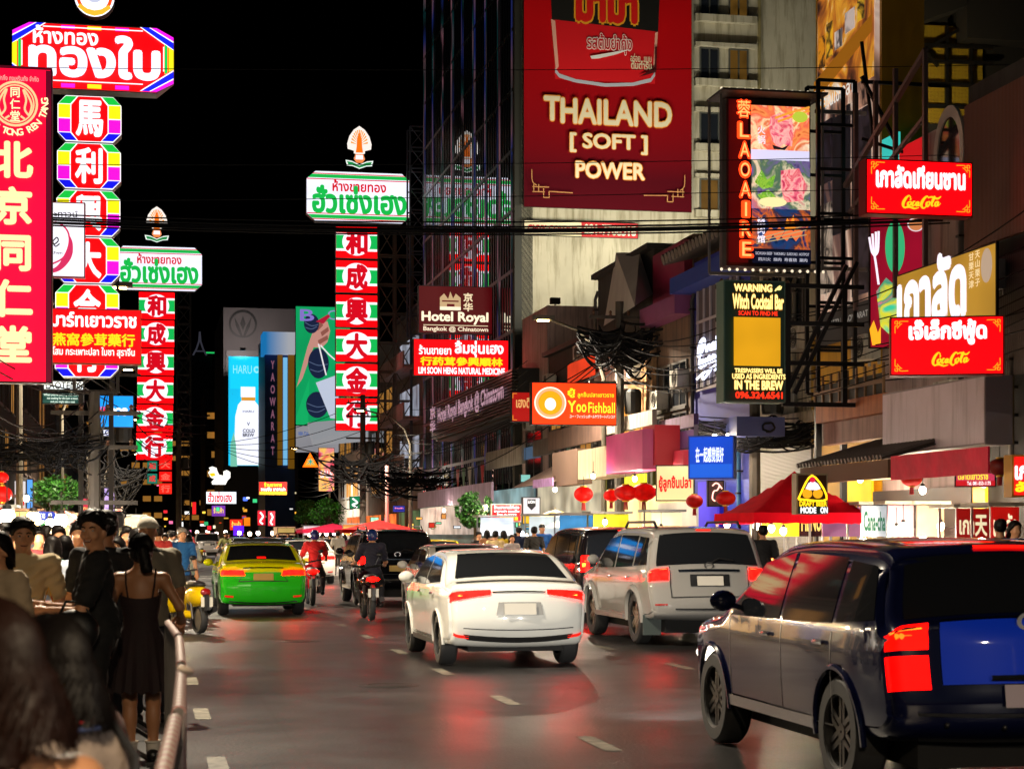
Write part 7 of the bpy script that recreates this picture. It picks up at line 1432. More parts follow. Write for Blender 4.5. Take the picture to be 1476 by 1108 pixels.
vehicle("pale car far ahead with a shiny roof above the taxi", "car", 345, 118, hatch, 'a8a4a4', name="hatchback_car")
# taxi roof tray seen as a dark rack
o = [c for c in tx_.children if c.name.startswith("body")][0]
b = MB(); b.tube([(-.55, -.55, 1.49), (-.5, -.5, 1.53), (.5, -.5, 1.53), (.55, -.55, 1.49)], .03, 6); b.box(-.5, .5, -.45, .45, 1.482, 1.52); b.build("roof_sign", mat((.02, .02, .02), .3), tx_)

# ------------------------------------------------------------------ two-wheelers
def moto(label, px, Y, col, rot=ROADROT, scooter=False, lit=True, plate=PLATEW, name="motorcycle", sc_=1.0):
    c = PX(px, 770, Y); o = thing(name, label, "motorcycle", (c.x, c.y, .002), rot)   # local y forward, tail at y=-.9
    R = .25 if scooter else .29; P = paint(col, .25)
    for y in (-.62, .62):
        b = MB(); T = Matrix.Rotation(pi / 2, 4, 'Y'); w = .055 if not scooter else .06
        b.lathe([(R * .72, -w * .8), (R * .9, -w), (R * .99, -w * .5), (R, 0), (R * .99, w * .5), (R * .9, w), (R * .72, w * .8)], 24, T); t = b.build("wheel", RUBBER, o, True); t.location = (0, y, R)
        b = MB(); b.lathe([(.02, -.03), (R * .75, -.03), (R * .75, .03), (.02, .03)], 20, T); b.build("rim", mat('8a8a8a', .3, .8), t)
    b = MB()
    if scooter:
        b.ball((0, -.52, .62), .2, 16, 10, (.85, 2.0, .95)); b.ball((0, -.1, .30), .16, 12, 8, (1.0, 1.9, .5)); b.tube([(0, .42, .32), (0, .50, .6), (0, .44, .95)], [.17, .2, .11], 14); b.ball((0, .62, .5), .13, 12, 8, (.7, 1.7, .5))
        b.ball((0, .47, 1.02), .12, 12, 8, (1.2, .9, .8))
    else:
        b.ball((0, .12, .72), .15, 14, 8, (.9, 1.7, .8)); b.ball((0, -.55, .74), .13, 12, 8, (.9, 2.1, .6)); b.ball((0, .45, .72), .15, 12, 8, (1.1, .8, 1.5)); b.ball((0, .62, .56), .1, 10, 6, (.7, 1.9, .35)); b.ball((0, -.05, .5), .13, 12, 8, (1.1, 1.4, 1.1))
    b.build("body", P, o, 'all')
    b = MB(); b.ball((0, -.42, .82 if scooter else .83), .15, 14, 8, (.95, 2.3, .42)); b.build("seat", BLACK, o, 'all')
    b = MB(); hz = 1.05; b.tube([(-.34, .36, hz), (-.2, .42, hz - .02), (0, .46, hz - .06), (.2, .42, hz - .02), (.34, .36, hz)], .018, 6)
    for sg in (-1, 1): b.tube([(sg * .2, .42, hz), (sg * .27, .42, hz + .17)], .008, 5); b.ball((sg * .29, .42, hz + .2), .055, 8, 6, (1.2, .4, .8))
    b.build("handlebar", mat((.02, .02, .02), .35, .5), o, True)
    b = MB()
    for sg in (-1, 1): b.tube([(sg * .09, .47, hz - .1), (sg * .08, .62, R)], .024, 6); b.tube([(sg * .12, -.62, R), (sg * .13, -.5, .68)], .022, 6)
    b.tube([(.15, -.1, .3), (.17, -.5, .33), (.17, -.86, .42)], [.03, .05, .055], 8); b.build("frame", mat('3a3838', .35, .7), o, True)
    b = MB(); b.ball((0, -.88, .70 if scooter else .80), .085, 12, 6, (1.1 if scooter else 1.5, .5, .75 if scooter else .5)); b.build("tail_light", TAILR if lit else mat('8a0a0c', .12, coat=1), o, True)
    b = MB(); b.box(-.10, .10, -.94, -.93, .46, .62, 0, Matrix.Translation((0, .0, 0))); b.build("number_plate", plate, o)
    b = MB(); b.tube([(0, -.8, .66), (0, -.92, .62), (0, -.93, .40)], [.05, .06, .05], 6); b.build("mudguard", BLACK, o, True)
    if not lit: pass
    return o
SC_ = moto("yellow parked scooter with a black seat beside the crowd barrier", 268, 31.6, 'd8b40c', ROADROT + .35, True, False, mat('d8d4c8', .4), "scooter")
moto("dark motorcycle with red tail light and white plate left of the black off road car", 530, 36.4, '1c0c10')
moto("small red motorcycle passing the taxi on its right", 447, 44, '8a0c10')
moto("motorcycle coming towards the camera left of the taxi", 320, 80, '9a1a1a', ROADROT + pi - .2, False, False)
moto("parked motorcycle with yellow panels far along the left kerb", 283, 108, 'b89a14', ROADROT + .5, True, False, name="scooter")
moto("second parked motorcycle far along the left kerb", 268, 104, '2a2a3a', ROADROT + .6, True, False, name="scooter")
# ------------------------------------------------------------------ people: smooth-union fields turned into one skin by surface nets
def field_mesh(prims, vox, k=.03, cuts=(), noise=None):
    lo = np.array([1e9] * 3); hi = -lo
    for p in prims:
        if p[0] == 'c': a, b, r = np.array(p[1]), np.array(p[2]), max(p[3], p[4]); lo = np.minimum(lo, np.minimum(a, b) - r); hi = np.maximum(hi, np.maximum(a, b) + r)
        else: c, r = np.array(p[1]), np.array(p[2]); lo = np.minimum(lo, c - max(r)); hi = np.maximum(hi, c + max(r))
    lo -= 3 * vox; hi += 3 * vox; n = np.ceil((hi - lo) / vox).astype(int) + 1
    ax = [lo[i] + vox * np.arange(n[i]) for i in range(3)]; Fd = np.full(n, .5, np.float32)
    for p in prims:
        if p[0] == 'c': a, b, r = np.array(p[1], float), np.array(p[2], float), max(p[3], p[4]); l, h = np.minimum(a, b) - r, np.maximum(a, b) + r
        else: c, r3 = np.array(p[1], float), np.array(p[2], float); l, h = c - max(r3), c + max(r3)
        m = k * 1.2 + 2 * vox; i0 = np.maximum(0, ((l - m - lo) / vox).astype(int)); i1 = np.minimum(n, ((h + m - lo) / vox).astype(int) + 2)
        X, Y, Z = np.meshgrid(*[ax[i][i0[i]:i1[i]] for i in range(3)], indexing='ij')
        if p[0] == 'c':
            ab = b - a; L = max(1e-9, ab @ ab); t = np.clip(((X - a[0]) * ab[0] + (Y - a[1]) * ab[1] + (Z - a[2]) * ab[2]) / L, 0, 1)
            d = np.sqrt((X - a[0] - t * ab[0]) ** 2 + (Y - a[1] - t * ab[1]) ** 2 + (Z - a[2] - t * ab[2]) ** 2) - (p[3] + t * (p[4] - p[3]))
        else:
            x, y, z = X - c[0], Y - c[1], Z - c[2]
            if len(p) > 3 and p[3] is not None: M = np.array(p[3]); x, y, z = (M[i][0] * x + M[i][1] * y + M[i][2] * z for i in range(3))
            k0 = np.sqrt((x / r3[0]) ** 2 + (y / r3[1]) ** 2 + (z / r3[2]) ** 2); k1 = np.sqrt((x / r3[0] ** 2) ** 2 + (y / r3[1] ** 2) ** 2 + (z / r3[2] ** 2) ** 2) + 1e-9; d = k0 * (k0 - 1) / k1
        S = Fd[i0[0]:i1[0], i0[1]:i1[1], i0[2]:i1[2]]; kk = p[5] if p[0] == 'c' and len(p) > 5 else (p[4] if p[0] == 'e' and len(p) > 4 else k)
        h_ = np.maximum(kk - np.abs(S - d), 0) / kk; S[...] = np.minimum(S, d) - h_ * h_ * kk * .25
    if cuts or noise:
        X, Y, Z = np.meshgrid(*ax, indexing='ij')
        if noise: Fd += noise(X, Y, Z)
        for c in cuts: Fd = np.maximum(Fd, c(X, Y, Z))
    s = Fd < 0; corners = [(i, j, l) for i in (0, 1) for j in (0, 1) for l in (0, 1)]; nc = n - 1
    cnt = np.zeros(nc, int)
    for i, j, l in corners: cnt += s[i:nc[0] + i, j:nc[1] + j, l:nc[2] + l]
    act = (cnt > 0) & (cnt < 8); idx = np.full(nc, -1); ci = np.argwhere(act); idx[act] = np.arange(len(ci))
    acc = np.zeros((len(ci), 3)); w = np.zeros(len(ci))
    for a in corners:
        for d in range(3):
            if a[d]: continue
            b = list(a); b[d] = 1
            f0 = Fd[ci[:, 0] + a[0], ci[:, 1] + a[1], ci[:, 2] + a[2]]; f1 = Fd[ci[:, 0] + b[0], ci[:, 1] + b[1], ci[:, 2] + b[2]]
            m = (f0 < 0) != (f1 < 0); t = np.where(m, f0 / np.where(m, f0 - f1, 1), 0); P = np.array(a, float)[None] + t[:, None] * (np.array(b) - np.array(a))[None]
            acc[m] += P[m]; w[m] += 1
    V = lo + vox * (ci + acc / w[:, None]); fs = []
    for d in range(3):
        e0 = [slice(1, nc[0]), slice(1, nc[1]), slice(1, nc[2])]; e0[d] = slice(0, nc[d]); s0 = s[tuple(e0)]
        e1 = list(e0); e1[d] = slice(1, nc[d] + 1); s1 = s[tuple(e1)]
        q = np.argwhere(s0 != s1); off = np.array([1, 1, 1]); off[d] = 0; q = q + off; u, v = (d + 1) % 3, (d + 2) % 3
        U_ = np.zeros(3, int); U_[u] = 1; V_ = np.zeros(3, int); V_[v] = 1
        g = lambda Q: idx[Q[:, 0], Q[:, 1], Q[:, 2]]
        A, B, C, D = g(q - U_ - V_), g(q - V_), g(q), g(q - U_); sg = s0[s0 != s1]
        quad = np.stack([A, B, C, D], 1); quad[~sg] = quad[~sg][:, ::-1]; fs.append(quad)
    fs = np.concatenate(fs); fs = fs[(fs >= 0).all(1)]; return V, fs
def mesh_np(name, V, Fq, m):
    me = bpy.data.meshes.new(name); me.vertices.add(len(V)); me.vertices.foreach_set("co", V.astype(np.float32).ravel())
    me.loops.add(Fq.size); me.loops.foreach_set("vertex_index", Fq.ravel().astype(np.int32)); me.polygons.add(len(Fq))
    me.polygons.foreach_set("loop_start", np.arange(0, Fq.size, 4, dtype=np.int32)); me.polygons.foreach_set("use_smooth", np.ones(len(Fq), bool))
    me.materials.append(m); me.update(calc_edges=True); me.validate(); return me
def skin(c): 
    m = mat(c, .5, 0, .08, 6); m.node_tree.nodes["Principled BSDF"].inputs["Subsurface Weight"].default_value = .06; return m
SK1, SK2, SK3 = skin('a8744f'), skin('c08a64'), skin('84563a')
def hairm(c): return wavy(c, '2a1c16' if c != '8a8480' else 'b0aaa4', 40, 'X', .38, .3)
HB = mat('0d0908', .5, 0, .3, 9, bump=.12, bscale=40, spec=.15); HBR = mat('1c0d08', .5, 0, .4, 9, bump=.12, bscale=40, spec=.15); HGR = mat('7a746e', .5, 0, .3, 9)
def lerp(a, b, t): return tuple(x + (y - x) * t for x, y in zip(a, b))
def pose(h=1.7, lh=None, rh=None, lelb=None, relb=None, lf=None, rf=None, lk=None, rk=None, hip=None, lean=0.0, w=1.0, fem=False, turn=0.0, tilt=0.0):
    s = h / 1.7; hp = hip or (0, 0, .92 * s); shx = (.165 if fem else .19) * s * w; ch = (hp[0], hp[1] + lean * .42, hp[2] + .46 * s)
    J = dict(s=s, hip=hp, chest=ch, neck=(ch[0], ch[1] + lean * .08, ch[2] + .10 * s), head=(ch[0], ch[1] + lean * .12 + .015, ch[2] + .23 * s), fem=fem, w=w, turn=turn, tilt=tilt)
    for sg, n, hd, el, ft, kn in ((-1, 'l', lh, lelb, lf, lk), (1, 'r', rh, relb, rf, rk)):
        J[n + 's'] = (ch[0] + sg * shx, ch[1], ch[2] + .03 * s); J[n + 'e'] = el or (ch[0] + sg * (shx + .07 * s), ch[1] - .02, ch[2] - .26 * s); J[n + 'h'] = hd or (ch[0] + sg * (shx + .09 * s), ch[1] + .05, ch[2] - .50 * s)
        J[n + 'p'] = (hp[0] + sg * .09 * s, hp[1], hp[2] - .05 * s); J[n + 'k'] = kn or lerp(J[n + 'p'], ft or (sg * .1 * s, 0, .08), .47)[:1] + (hp[1] + .03,) + (.50 * s,); J[n + 'f'] = ft or (sg * .10 * s, 0, .085 * s)
    return J
def rotz(p, c, a): x, y = p[0] - c[0], p[1] - c[1]; return (c[0] + x * cos(a) - y * sin(a), c[1] + x * sin(a) + y * cos(a), p[2])
def body_prims(J, hands=True, grip=.35):
    s, w = J['s'], J['w']; hd, nk, ch, hp = J['head'], J['neck'], J['chest'], J['hip']; f = J['fem']; a = J['turn']
    H = lambda x, y, z: rotz((hd[0] + x * s, hd[1] + y * s, hd[2] + z * s), hd, a); P = []
    R = np.array([[cos(a), sin(a), 0], [-sin(a), cos(a), 0], [0, 0, 1]])
    P += [('e', H(0, -.008, .045), (.074 * s, .092 * s, .088 * s), R), ('e', H(0, .022, -.03), (.058 * s, .068 * s, .085 * s), R), ('e', H(0, .058, -.085), (.026 * s, .024 * s, .024 * s), R, .02),
          ('c', H(0, .088, .005), H(0, .104, -.03), .008 * s, .014 * s, .012), ('e', H(.012, .094, -.034), (.009 * s,) * 3, R, .01), ('e', H(-.012, .094, -.034), (.009 * s,) * 3, R, .01), ('c', H(-.04, .078, .024), H(.04, .078, .024), .010 * s, .010 * s, .012),
          ('e', H(.04, .066, -.025), (.024 * s, .02 * s, .024 * s), R, .02), ('e', H(-.04, .066, -.025), (.024 * s, .02 * s, .024 * s), R, .02), ('c', H(-.018, .086, -.062), H(.018, .086, -.062), .007 * s, .007 * s, .008)]
    for sg in (-1, 1): P.append(('e', H(sg * .076, -.008, -.005), (.012 * s, .022 * s, .034 * s), R, .01))
    P += [('c', lerp(nk, hd, -.1), (hd[0], hd[1] - .015, hd[2] - .03 * s), .055 * s * (.85 if f else 1), .05 * s * (.85 if f else 1))]
    P += [('e', (ch[0], ch[1] - .005, ch[2] - .08 * s), ((.135 if f else .16) * s * w, .098 * s * w, .19 * s)), ('e', lerp(hp, ch, .38), ((.115 if f else .14) * s * w, .09 * s * w, .16 * s)), ('e', (hp[0], hp[1] - .01, hp[2] - .01), ((.155 if f else .15) * s * w, .105 * s * w, .13 * s)), ('c', J['ls'], J['rs'], .058 * s, .058 * s), ('c', lerp(J['ls'], J['rs'], .2), nk, .05 * s, .05 * s), ('c', lerp(J['ls'], J['rs'], .8), nk, .05 * s, .05 * s)]
    if f:
        for sg in (-1, 1): P.append(('e', (ch[0] + sg * .065 * s, ch[1] + .075 * s, ch[2] - .12 * s), (.055 * s, .05 * s, .055 * s)))
    th = (.85 if f else 1.0)
    for n, sg in (('l', -1), ('r', 1)):
        S_, E, Hd, P_, K, Ft = (np.array(J[n + q], float) for q in 'sehpkf')
        P += [('c', S_, E, .054 * s * th, .04 * s * th), ('c', E, Hd, .041 * s * th, .028 * s * th), ('c', P_, K, .085 * s, .055 * s), ('c', K, Ft, .053 * s, .036 * s), ('e', lerp(K, Ft, .3), (.052 * s, .058 * s, .11 * s)), ('c', Ft - (0, 0, .04 * s), Ft + (sg * .02, .14 * s, -.055 * s), .035 * s, .026 * s)]
        if hands:
            d = (Hd - E); d /= np.linalg.norm(d) + 1e-9; up = np.array([0, 0, 1.]) if abs(d[2]) < .8 else np.array([0, 1., 0]); sd = np.cross(d, up); sd /= np.linalg.norm(sd) + 1e-9; nn = np.cross(sd, d) * (-1 if d[2] < -.8 else -1)
            pc = Hd + d * .05 * s; P.append(('c', Hd, pc + d * .03 * s, .030 * s, .036 * s, .02))
            for q in (-.022, .022): P.append(('c', Hd + d * .02 + sd * q * .5, Hd + d * .085 * s + sd * q, .018 * s, .015 * s, .012))
            for i, (o_, ln) in enumerate(((-.030, .062), (-.010, .075), (.010, .070), (.029, .054))):
                b0 = Hd + d * .085 * s + sd * o_ * s; b1 = b0 + (d * cos(grip) + nn * sin(grip)) * ln * .5 * s; b2 = b1 + (d * cos(grip * 2.4) + nn * sin(grip * 2.4)) * ln * .5 * s
                P += [('c', b0, b1, .0098 * s, .009 * s, .006), ('c', b1, b2, .009 * s, .0078 * s, .005)]
            t0 = Hd + d * .03 * s - sd * .032 * s * sg; t1 = t0 + (d * .6 - sd * .55 * sg + nn * .35) * .038 * s; P += [('c', t0, t1, .013 * s, .010 * s, .008), ('c', t1, t1 + (d * .85 + nn * .3) * .03 * s, .010 * s, .0085 * s, .006)]
    return P, H, R
def infl(P, e): return [(p[0], p[1], p[2], p[3] + e, p[4] + e, *p[5:]) if p[0] == 'c' else (p[0], p[1], tuple(x + e for x in p[2]), *p[3:]) for p in P]
def top_prims(J, sleeve=.8, long_=False):
    s, w = J['s'], J['w']; P, H, R = body_prims(J, False); T = [p for p in P[11:17]]
    if J['fem']: T += P[17:19]
    for n in 'lr':
        S_, E, Hd = J[n + 's'], J[n + 'e'], J[n + 'h']; T.append(('c', S_, lerp(S_, E, 1 if long_ else sleeve), .062 * s, .058 * s))
        if long_: T.append(('c', E, lerp(E, Hd, .9), .052 * s, .042 * s))
    return T
PM = {}
def person_meshes(key, J, vox, top=('short', .10), bottom='trousers', hair='short', grip=.35, hands=True):
    if key in PM: return PM[key]
    s = J['s']; P, H, R = body_prims(J, hands, grip); out = {}; hp, ch, hd = J['hip'], J['chest'], J['head']
    out['body'] = mesh_np("body", *field_mesh(P, vox, .028 * s), SK1)
    if top:
        kind, hem = top; T = infl(top_prims(J, .72, kind == 'long'), .014)
        T.append(('c', (hp[0], hp[1], hp[2] - hem), lerp(hp, ch, .3), .15 * s * J['w'] + .012, .135 * s * J['w'] + .012))
        zn = J['neck'][2] + .012 * s; fold = lambda X, Y, Z: .006 * np.sin(Z * 47 + X * 31 + 2 * np.sin(Y * 23)) * np.sin(Y * 29 + Z * 13 + X * 19) + .003 * np.sin(Z * 90 + X * 50)
        out['shirt'] = mesh_np("shirt", *field_mesh(T, max(vox, .009), .035 * s, [lambda X, Y, Z: (hp[2] - hem) - Z, lambda X, Y, Z: Z - zn - .5 * abs(X - ch[0]) * 0], fold), BLACK)
    if bottom == 'trousers':
        T = []
        for n in 'lr': T += [('c', J[n + 'p'], J[n + 'k'], .098 * s, .07 * s), ('c', J[n + 'k'], lerp(J[n + 'k'], J[n + 'f'], .93), .07 * s, .056 * s)]
        T.append(('e', (hp[0], hp[1] - .01, hp[2] - .02), (.172 * s * J['w'], .125 * s * J['w'], .13 * s)))
        out['trousers'] = mesh_np("trousers", *field_mesh(T, max(vox, .011), .03 * s, [lambda X, Y, Z: Z - hp[2] - .06 * s], lambda X, Y, Z: .004 * np.sin(Z * 40 + Y * 20)), BLACK)
        T = []
        for n, sg in (('l', -1), ('r', 1)): Ft = np.array(J[n + 'f'], float); T += [('c', Ft - (0, .04 * s, .05 * s), Ft + (sg * .02, .16 * s, -.055 * s), .05 * s, .038 * s)]
        out['shoes'] = mesh_np("shoes", *field_mesh(T, max(vox, .011), .02), BLACK)
    if hair:
        C = infl([P[0]], .021 * s); a = J['turn']
        ly = lambda X, Y: -(X - hd[0]) * sin(a) + (Y - hd[1]) * cos(a)      # forward axis of the head
        cuts = [lambda X, Y, Z: (ly(X, Y) - .052 * s) - (Z - hd[2] - .045 * s) * 1.3, lambda X, Y, Z: (hd[2] - .05 * s - Z) + 0 * X]
        if hair == 'short': C += [('e', H(0, .035, .108), (.066 * s, .062 * s, .04 * s), R), ('e', H(.01, -.02, .105), (.078 * s, .085 * s, .052 * s), R), ('e', H(-.02, .07, .095), (.045 * s, .03 * s, .03 * s), R)]
        if hair in ('long', 'pony', 'bob'):
            cuts = [lambda X, Y, Z: (ly(X, Y) - .05 * s) - (Z - hd[2] - .05 * s) * .9]
            if hair == 'pony': C += [('c', H(.02, -.10, .02), H(.05, -.115, -.12), .05 * s, .045 * s), ('c', H(.05, -.115, -.12), H(.085, -.105, -.27), .045 * s, .018 * s), ('e', H(0, -.02, -.02), (.082 * s, .085 * s, .07 * s), R)]; cuts = [lambda X, Y, Z: (ly(X, Y) - .05 * s) - (Z - hd[2] - .05 * s) * 1.0]
            else:
                L = -.30 if hair == 'long' else -.19
                C += [('c', H(-.055, -.05, .0), H(-.075, -.06, L), .05 * s, .038 * s), ('c', H(.055, -.05, .0), H(.075, -.06, L), .05 * s, .038 * s), ('c', H(0, -.07, 0), H(0, -.085, L), .055 * s, .05 * s), ('c', H(.07, .0, .02), H(.085, .005, L * .8), .03 * s, .02 * s), ('c', H(-.07, .0, .02), H(-.085, .005, L * .8), .03 * s, .02 * s)]
        if hair == 'cap': C = infl([P[0]], .018 * s); cuts = [lambda X, Y, Z: hd[2] + .045 * s - Z]; C.append(('e', H(0, .10, .055), (.062 * s, .075 * s, .012 * s), R))
        if hair == 'helmet': C = [('e', H(0, .0, .02), (.122 * s, .14 * s, .135 * s), R)]; cuts = [lambda X, Y, Z: (ly(X, Y) - .06 * s) - (abs(Z - hd[2] - .0 * s) - .045 * s) * 3, lambda X, Y, Z: hd[2] - .085 * s - Z]
        st = (lambda X, Y, Z: .005 * np.sin(X * 90 + 2 * np.sin(Z * 60)) * np.sin(Y * 80 + Z * 40)) if hair == 'short' else (lambda X, Y, Z: .0022 * np.sin(np.arctan2(X - hd[0], Y - hd[1]) * 46 + Z * 14 + 2 * np.sin(Z * 31))) if hair not in ('cap', 'helmet') else None
        out['hair'] = mesh_np("hair", *field_mesh(C, min(max(vox, .007), .012), .02 * s, cuts, st), HB)
    PM[key] = (out, J, H); return PM[key]
def person(label, key, x, y, z, rot, mats, J=None, vox=.016, group=None, face=False, **k):
    out, J, H = person_meshes(key, J, vox, **k); o = thing("person", label, "person", (x, y, z), rot, group)
    hn = 'cap' if k.get('hair') == 'cap' else 'helmet' if k.get('hair') == 'helmet' else 'hair'
    for n, me in out.items():
        c = link(hn if n == 'hair' else n, me, o); c.material_slots[0].link = 'OBJECT'; c.material_slots[0].material = mats.get(n, me.materials[0])
    if face:
        s = J['s']
        for sg in (-1, 1):
            b = MB(); b.ball(H(sg * .031, .0775, .008), .0125 * s, 10, 8, (1.25, .7, .62)); e = b.build("eye", mat('b8b0a8', .3), o, 'all'); b = MB(); b.ball(H(sg * .031, .0845, .008), .0068 * s, 8, 6, (1, .5, 1)); b.build("iris", mat('0a0605', .2), e, 'all')
            b = MB(); b.tube([H(sg * .014, .094, .026), H(sg * .032, .092, .034), H(sg * .052, .080, .027)], [.004 * s, .0052 * s, .003 * s], 6); b.build("eyebrow", HB, o, True)
        b = MB(); sm = .012 if face == 'smile' else .0; b.tube([H(-.028, .082, -.060 + sm), H(-.014, .092, -.065), H(.014, .092, -.065), H(.028, .082, -.060 + sm)], [.003 * s, .0055 * s, .0055 * s, .003 * s], 6); b.build("mouth", mat('6a3028', .4), o, True)
        if face == 'smile': b = MB(); b.tube([H(-.018, .0925, -.0605), H(.018, .0925, -.0605)], .0035 * s, 6); b.build("teeth", mat('c8c0b4', .3), o, True)
    return o
def gx(px, Y): return (px - HX) / 2700 * Y
def cl(c, v=.15): return mat(c, .85, 0, v, 5, bump=.15)
# --- woman in the dark dress, hand on the rail
J = pose(1.60, fem=True, rh=(.275, .13, 1.06), relb=(.275, -.03, 1.13), lh=(-.265, .03, .83), lelb=(-.235, -.03, 1.07), lf=(-.075, .0, .085), rf=(.085, .02, .085), lk=(-.08, .015, .46), rk=(.085, .03, .46))
W1 = person("woman in a short dark pleated dress seen from behind, hand resting on the barrier", 'w1', gx(203, 13.4), 13.4, 0.0, ROADROT - .05, {'body': SK1, 'hair': HB}, J, .006, top=None, bottom=None, hair='pony', grip=.6)
b = MB(); n = 72; R_ = random.Random(2); prof = [(1.24, .148, .105, -.0), (1.16, .142, .11, 0), (1.06, .122, .098, 0), (.985, .13, .105, 0), (.93, .16, .13, .3), (.80, .19, .16, .7), (.65, .215, .185, 1), (.53, .235, .20, 1)]
vs = []
for z, rx, ry, pl in prof:
    for j in range(n):
        a = 2 * pi * j / n; k = 1 + .045 * pl * sin(a * 18) + .02 * pl * sin(a * 5 + 1); zz = z + (.045 * max(0, -sin(a)) * -1 if z > 1.2 else 0) + (.012 * sin(a * 18) if z < .6 else 0); vs.append((rx * k * cos(a), ry * k * sin(a) - .005, zz))
b.add(vs, [(i * n + j, (i + 1) * n + j, (i + 1) * n + (j + 1) % n, i * n + (j + 1) % n) for i in range(len(prof) - 1) for j in range(n)])
for sg in (-1, 1): b.tube([(sg * .085, -.10, 1.20), (sg * .10, -.085, 1.30), (sg * .105, -.02, 1.40), (sg * .10, .07, 1.33), (sg * .09, .10, 1.22)], .007, 6)
b.build("dress", mat('1c0508', .8, 0, .3, 8, bump=.2), W1, True)
for n_ in 'lr':
    f = J[n_ + 'f']; b = MB(); b.tube([(f[0], f[1], .17), (f[0], f[1], .13), (f[0], f[1], .08)], [.052, .05, .045], 12); b.lathe([(.05, .155), (.06, .165), (.058, .178), (.05, .172)], 14, Matrix.Translation((f[0], f[1], 0))); b.build("sock", cl('c8c0b4'), W1, True)
    b = MB(); b.ball((f[0], f[1] + .05, .045), .06, 14, 8, (.8, 2.1, .72)); b.ball((f[0], f[1] - .03, .075), .052, 12, 8, (.9, 1.0, .9)); b.box(f[0] - .045, f[0] + .045, f[1] - .085, f[1] + .16, .004, .03); b.build("shoe", mat('141012', .4), W1, True)
b = MB(); h = J['lh']; b.lathe([(.03, -.004), (.034, 0), (.03, .004)], 16, Matrix.Translation((h[0], h[1], h[2] + .02))); b.build("bracelet", mat('c8a050', .3, .8), W1, True)
# --- man in black turned sideways, face to the camera
J = pose(1.76, rh=(.06, .36, 1.16), relb=(.25, .10, 1.12), lh=(-.06, .36, 1.13), lelb=(-.26, .12, 1.12), w=1.04, turn=1.05)
MX, MY, MR = gx(138, 12.9), 12.9, pi / 2 + .30
M1 = person("smiling man in a black shirt turned sideways with both hands on a phone", 'm1', MX, MY, 0.0, MR, {'body': SK2, 'hair': HB, 'shirt': cl('0c0c0d'), 'trousers': cl('0a0a0c'), 'shoes': BLACK}, J, .0065, face='smile', top=('short', .02), hair='short', grip=.9)
b = MB(); b.box(-.045, .055, .44, .452, 1.10, 1.25); ph = b.build("phone", mat((.01, .01, .012), .15)); ph.matrix_world = Matrix.Translation((MX, MY, 0)) @ Matrix.Rotation(MR, 4, 'Z'); tag(ph, "black phone held by the smiling man in the black shirt", "phone")
b = MB(); b.ball((0, 0, 0), .15, 16, 10, (1.1, .6, 1)); b.tube([(-.12, 0, .08), (-.06, 0, .2), (.04, 0, .2), (.12, 0, .08)], .010, 6); q = b.build("shoulder_bag", mat('0a0a0b', .5, 0, .2, 6), None, True); q.location = (gx(108, 12.6), 12.6, 1.0); tag(q, "black shoulder bag at the front of the man in black", "bag")
# --- man in the cream shirt walking up
J = pose(1.72, rh=(.30, .14, .88), lh=(-.26, .10, .86), lf=(-.1, .18, .09), rf=(.1, -.2, .12), w=1.05)
M2 = person("man in a cream short sleeved shirt walking towards the camera with a yellow bag", 'm2', gx(33, 14.2), 14.2, .0, pi + ROADROT + .15, {'body': SK2, 'hair': HB, 'shirt': cl('c8b48a'), 'trousers': cl('15161c'), 'shoes': BLACK}, J, .008, face=True, top=('short', .06), hair='short')
b = MB(); b.ball((0, 0, 0), .12, 14, 10, (1.0, .6, 1.25)); b.tube([(-.05, 0, .12), (0, 0, .28), (.05, 0, .12)], .008, 6); b.build("carrier_bag", picture(['c8901a', 'e0b040', 'c03a1a', 'e8d8b0'], 6, 0, 2, 1), None, True); q = COL.objects["carrier_bag"]; q.location = (gx(70, 13.8), 13.8, .98 - .0); tag(q, "crumpled yellow and orange carrier bag swinging from the cream shirted man's hand", "bag")
# --- foreground women at the lower left
J = pose(1.49, fem=True, turn=-.2)
F1 = person("woman with dark brown hair and bare shoulders, largest head in the lower left corner", 'f1', gx(-8, 3.0), 3.0, 0, ROADROT + .55, {'body': SK2, 'hair': HBR, 'shirt': cl('6a4a34'), 'trousers': cl('15161c')}, J, .006, top=None, bottom='trousers', hair='bob')
b = MB(); vs = []; n = 40
for z, rx, ry in ((1.14, .155, .13), (1.0, .14, .115), (.86, .17, .13)): vs += [(rx * cos(2 * pi * j / n), ry * sin(2 * pi * j / n) + .01, z) for j in range(n)]
b.add(vs, [(i * n + j, (i + 1) * n + j, (i + 1) * n + (j + 1) % n, i * n + (j + 1) % n) for i in range(2) for j in range(n)]); b.build("camisole", cl('8a6a4a'), F1, True)
J = pose(1.43, fem=True, turn=-.5, w=.86)
F2 = person("dark haired woman with a hair clip and pale top in the lower left corner", 'f2', gx(80, 3.9), 3.9, 0, ROADROT + .95, {'body': SK2, 'hair': HB, 'shirt': cl('a8988c'), 'trousers': cl('15161c')}, J, .006, top=('short', .08), hair='bob')
hd = J['head']; b = MB(); 
for a in (-.25, .25): b.ball((hd[0] - .045 + a * .12, hd[1] - .112, hd[2] + .035), .026, 10, 6, (1.2, .4, .35), 0, Matrix.Rotation(a, 4, 'Y'))
b.build("hair_clip", mat('c8b8a8', .25), F2, True); nk = J['neck']; b = MB()
for r_, z_, i_ in ((.088, .0, 0), (.095, -.016, 1)): b.lathe([(r_ - .008, z_ - .008), (r_ + .006, z_), (r_ - .008, z_ + .008)], 24, Matrix.Translation((nk[0], nk[1], nk[2] + .02)) @ Matrix.Diagonal((1.15, 1, 1, 1)), i_)
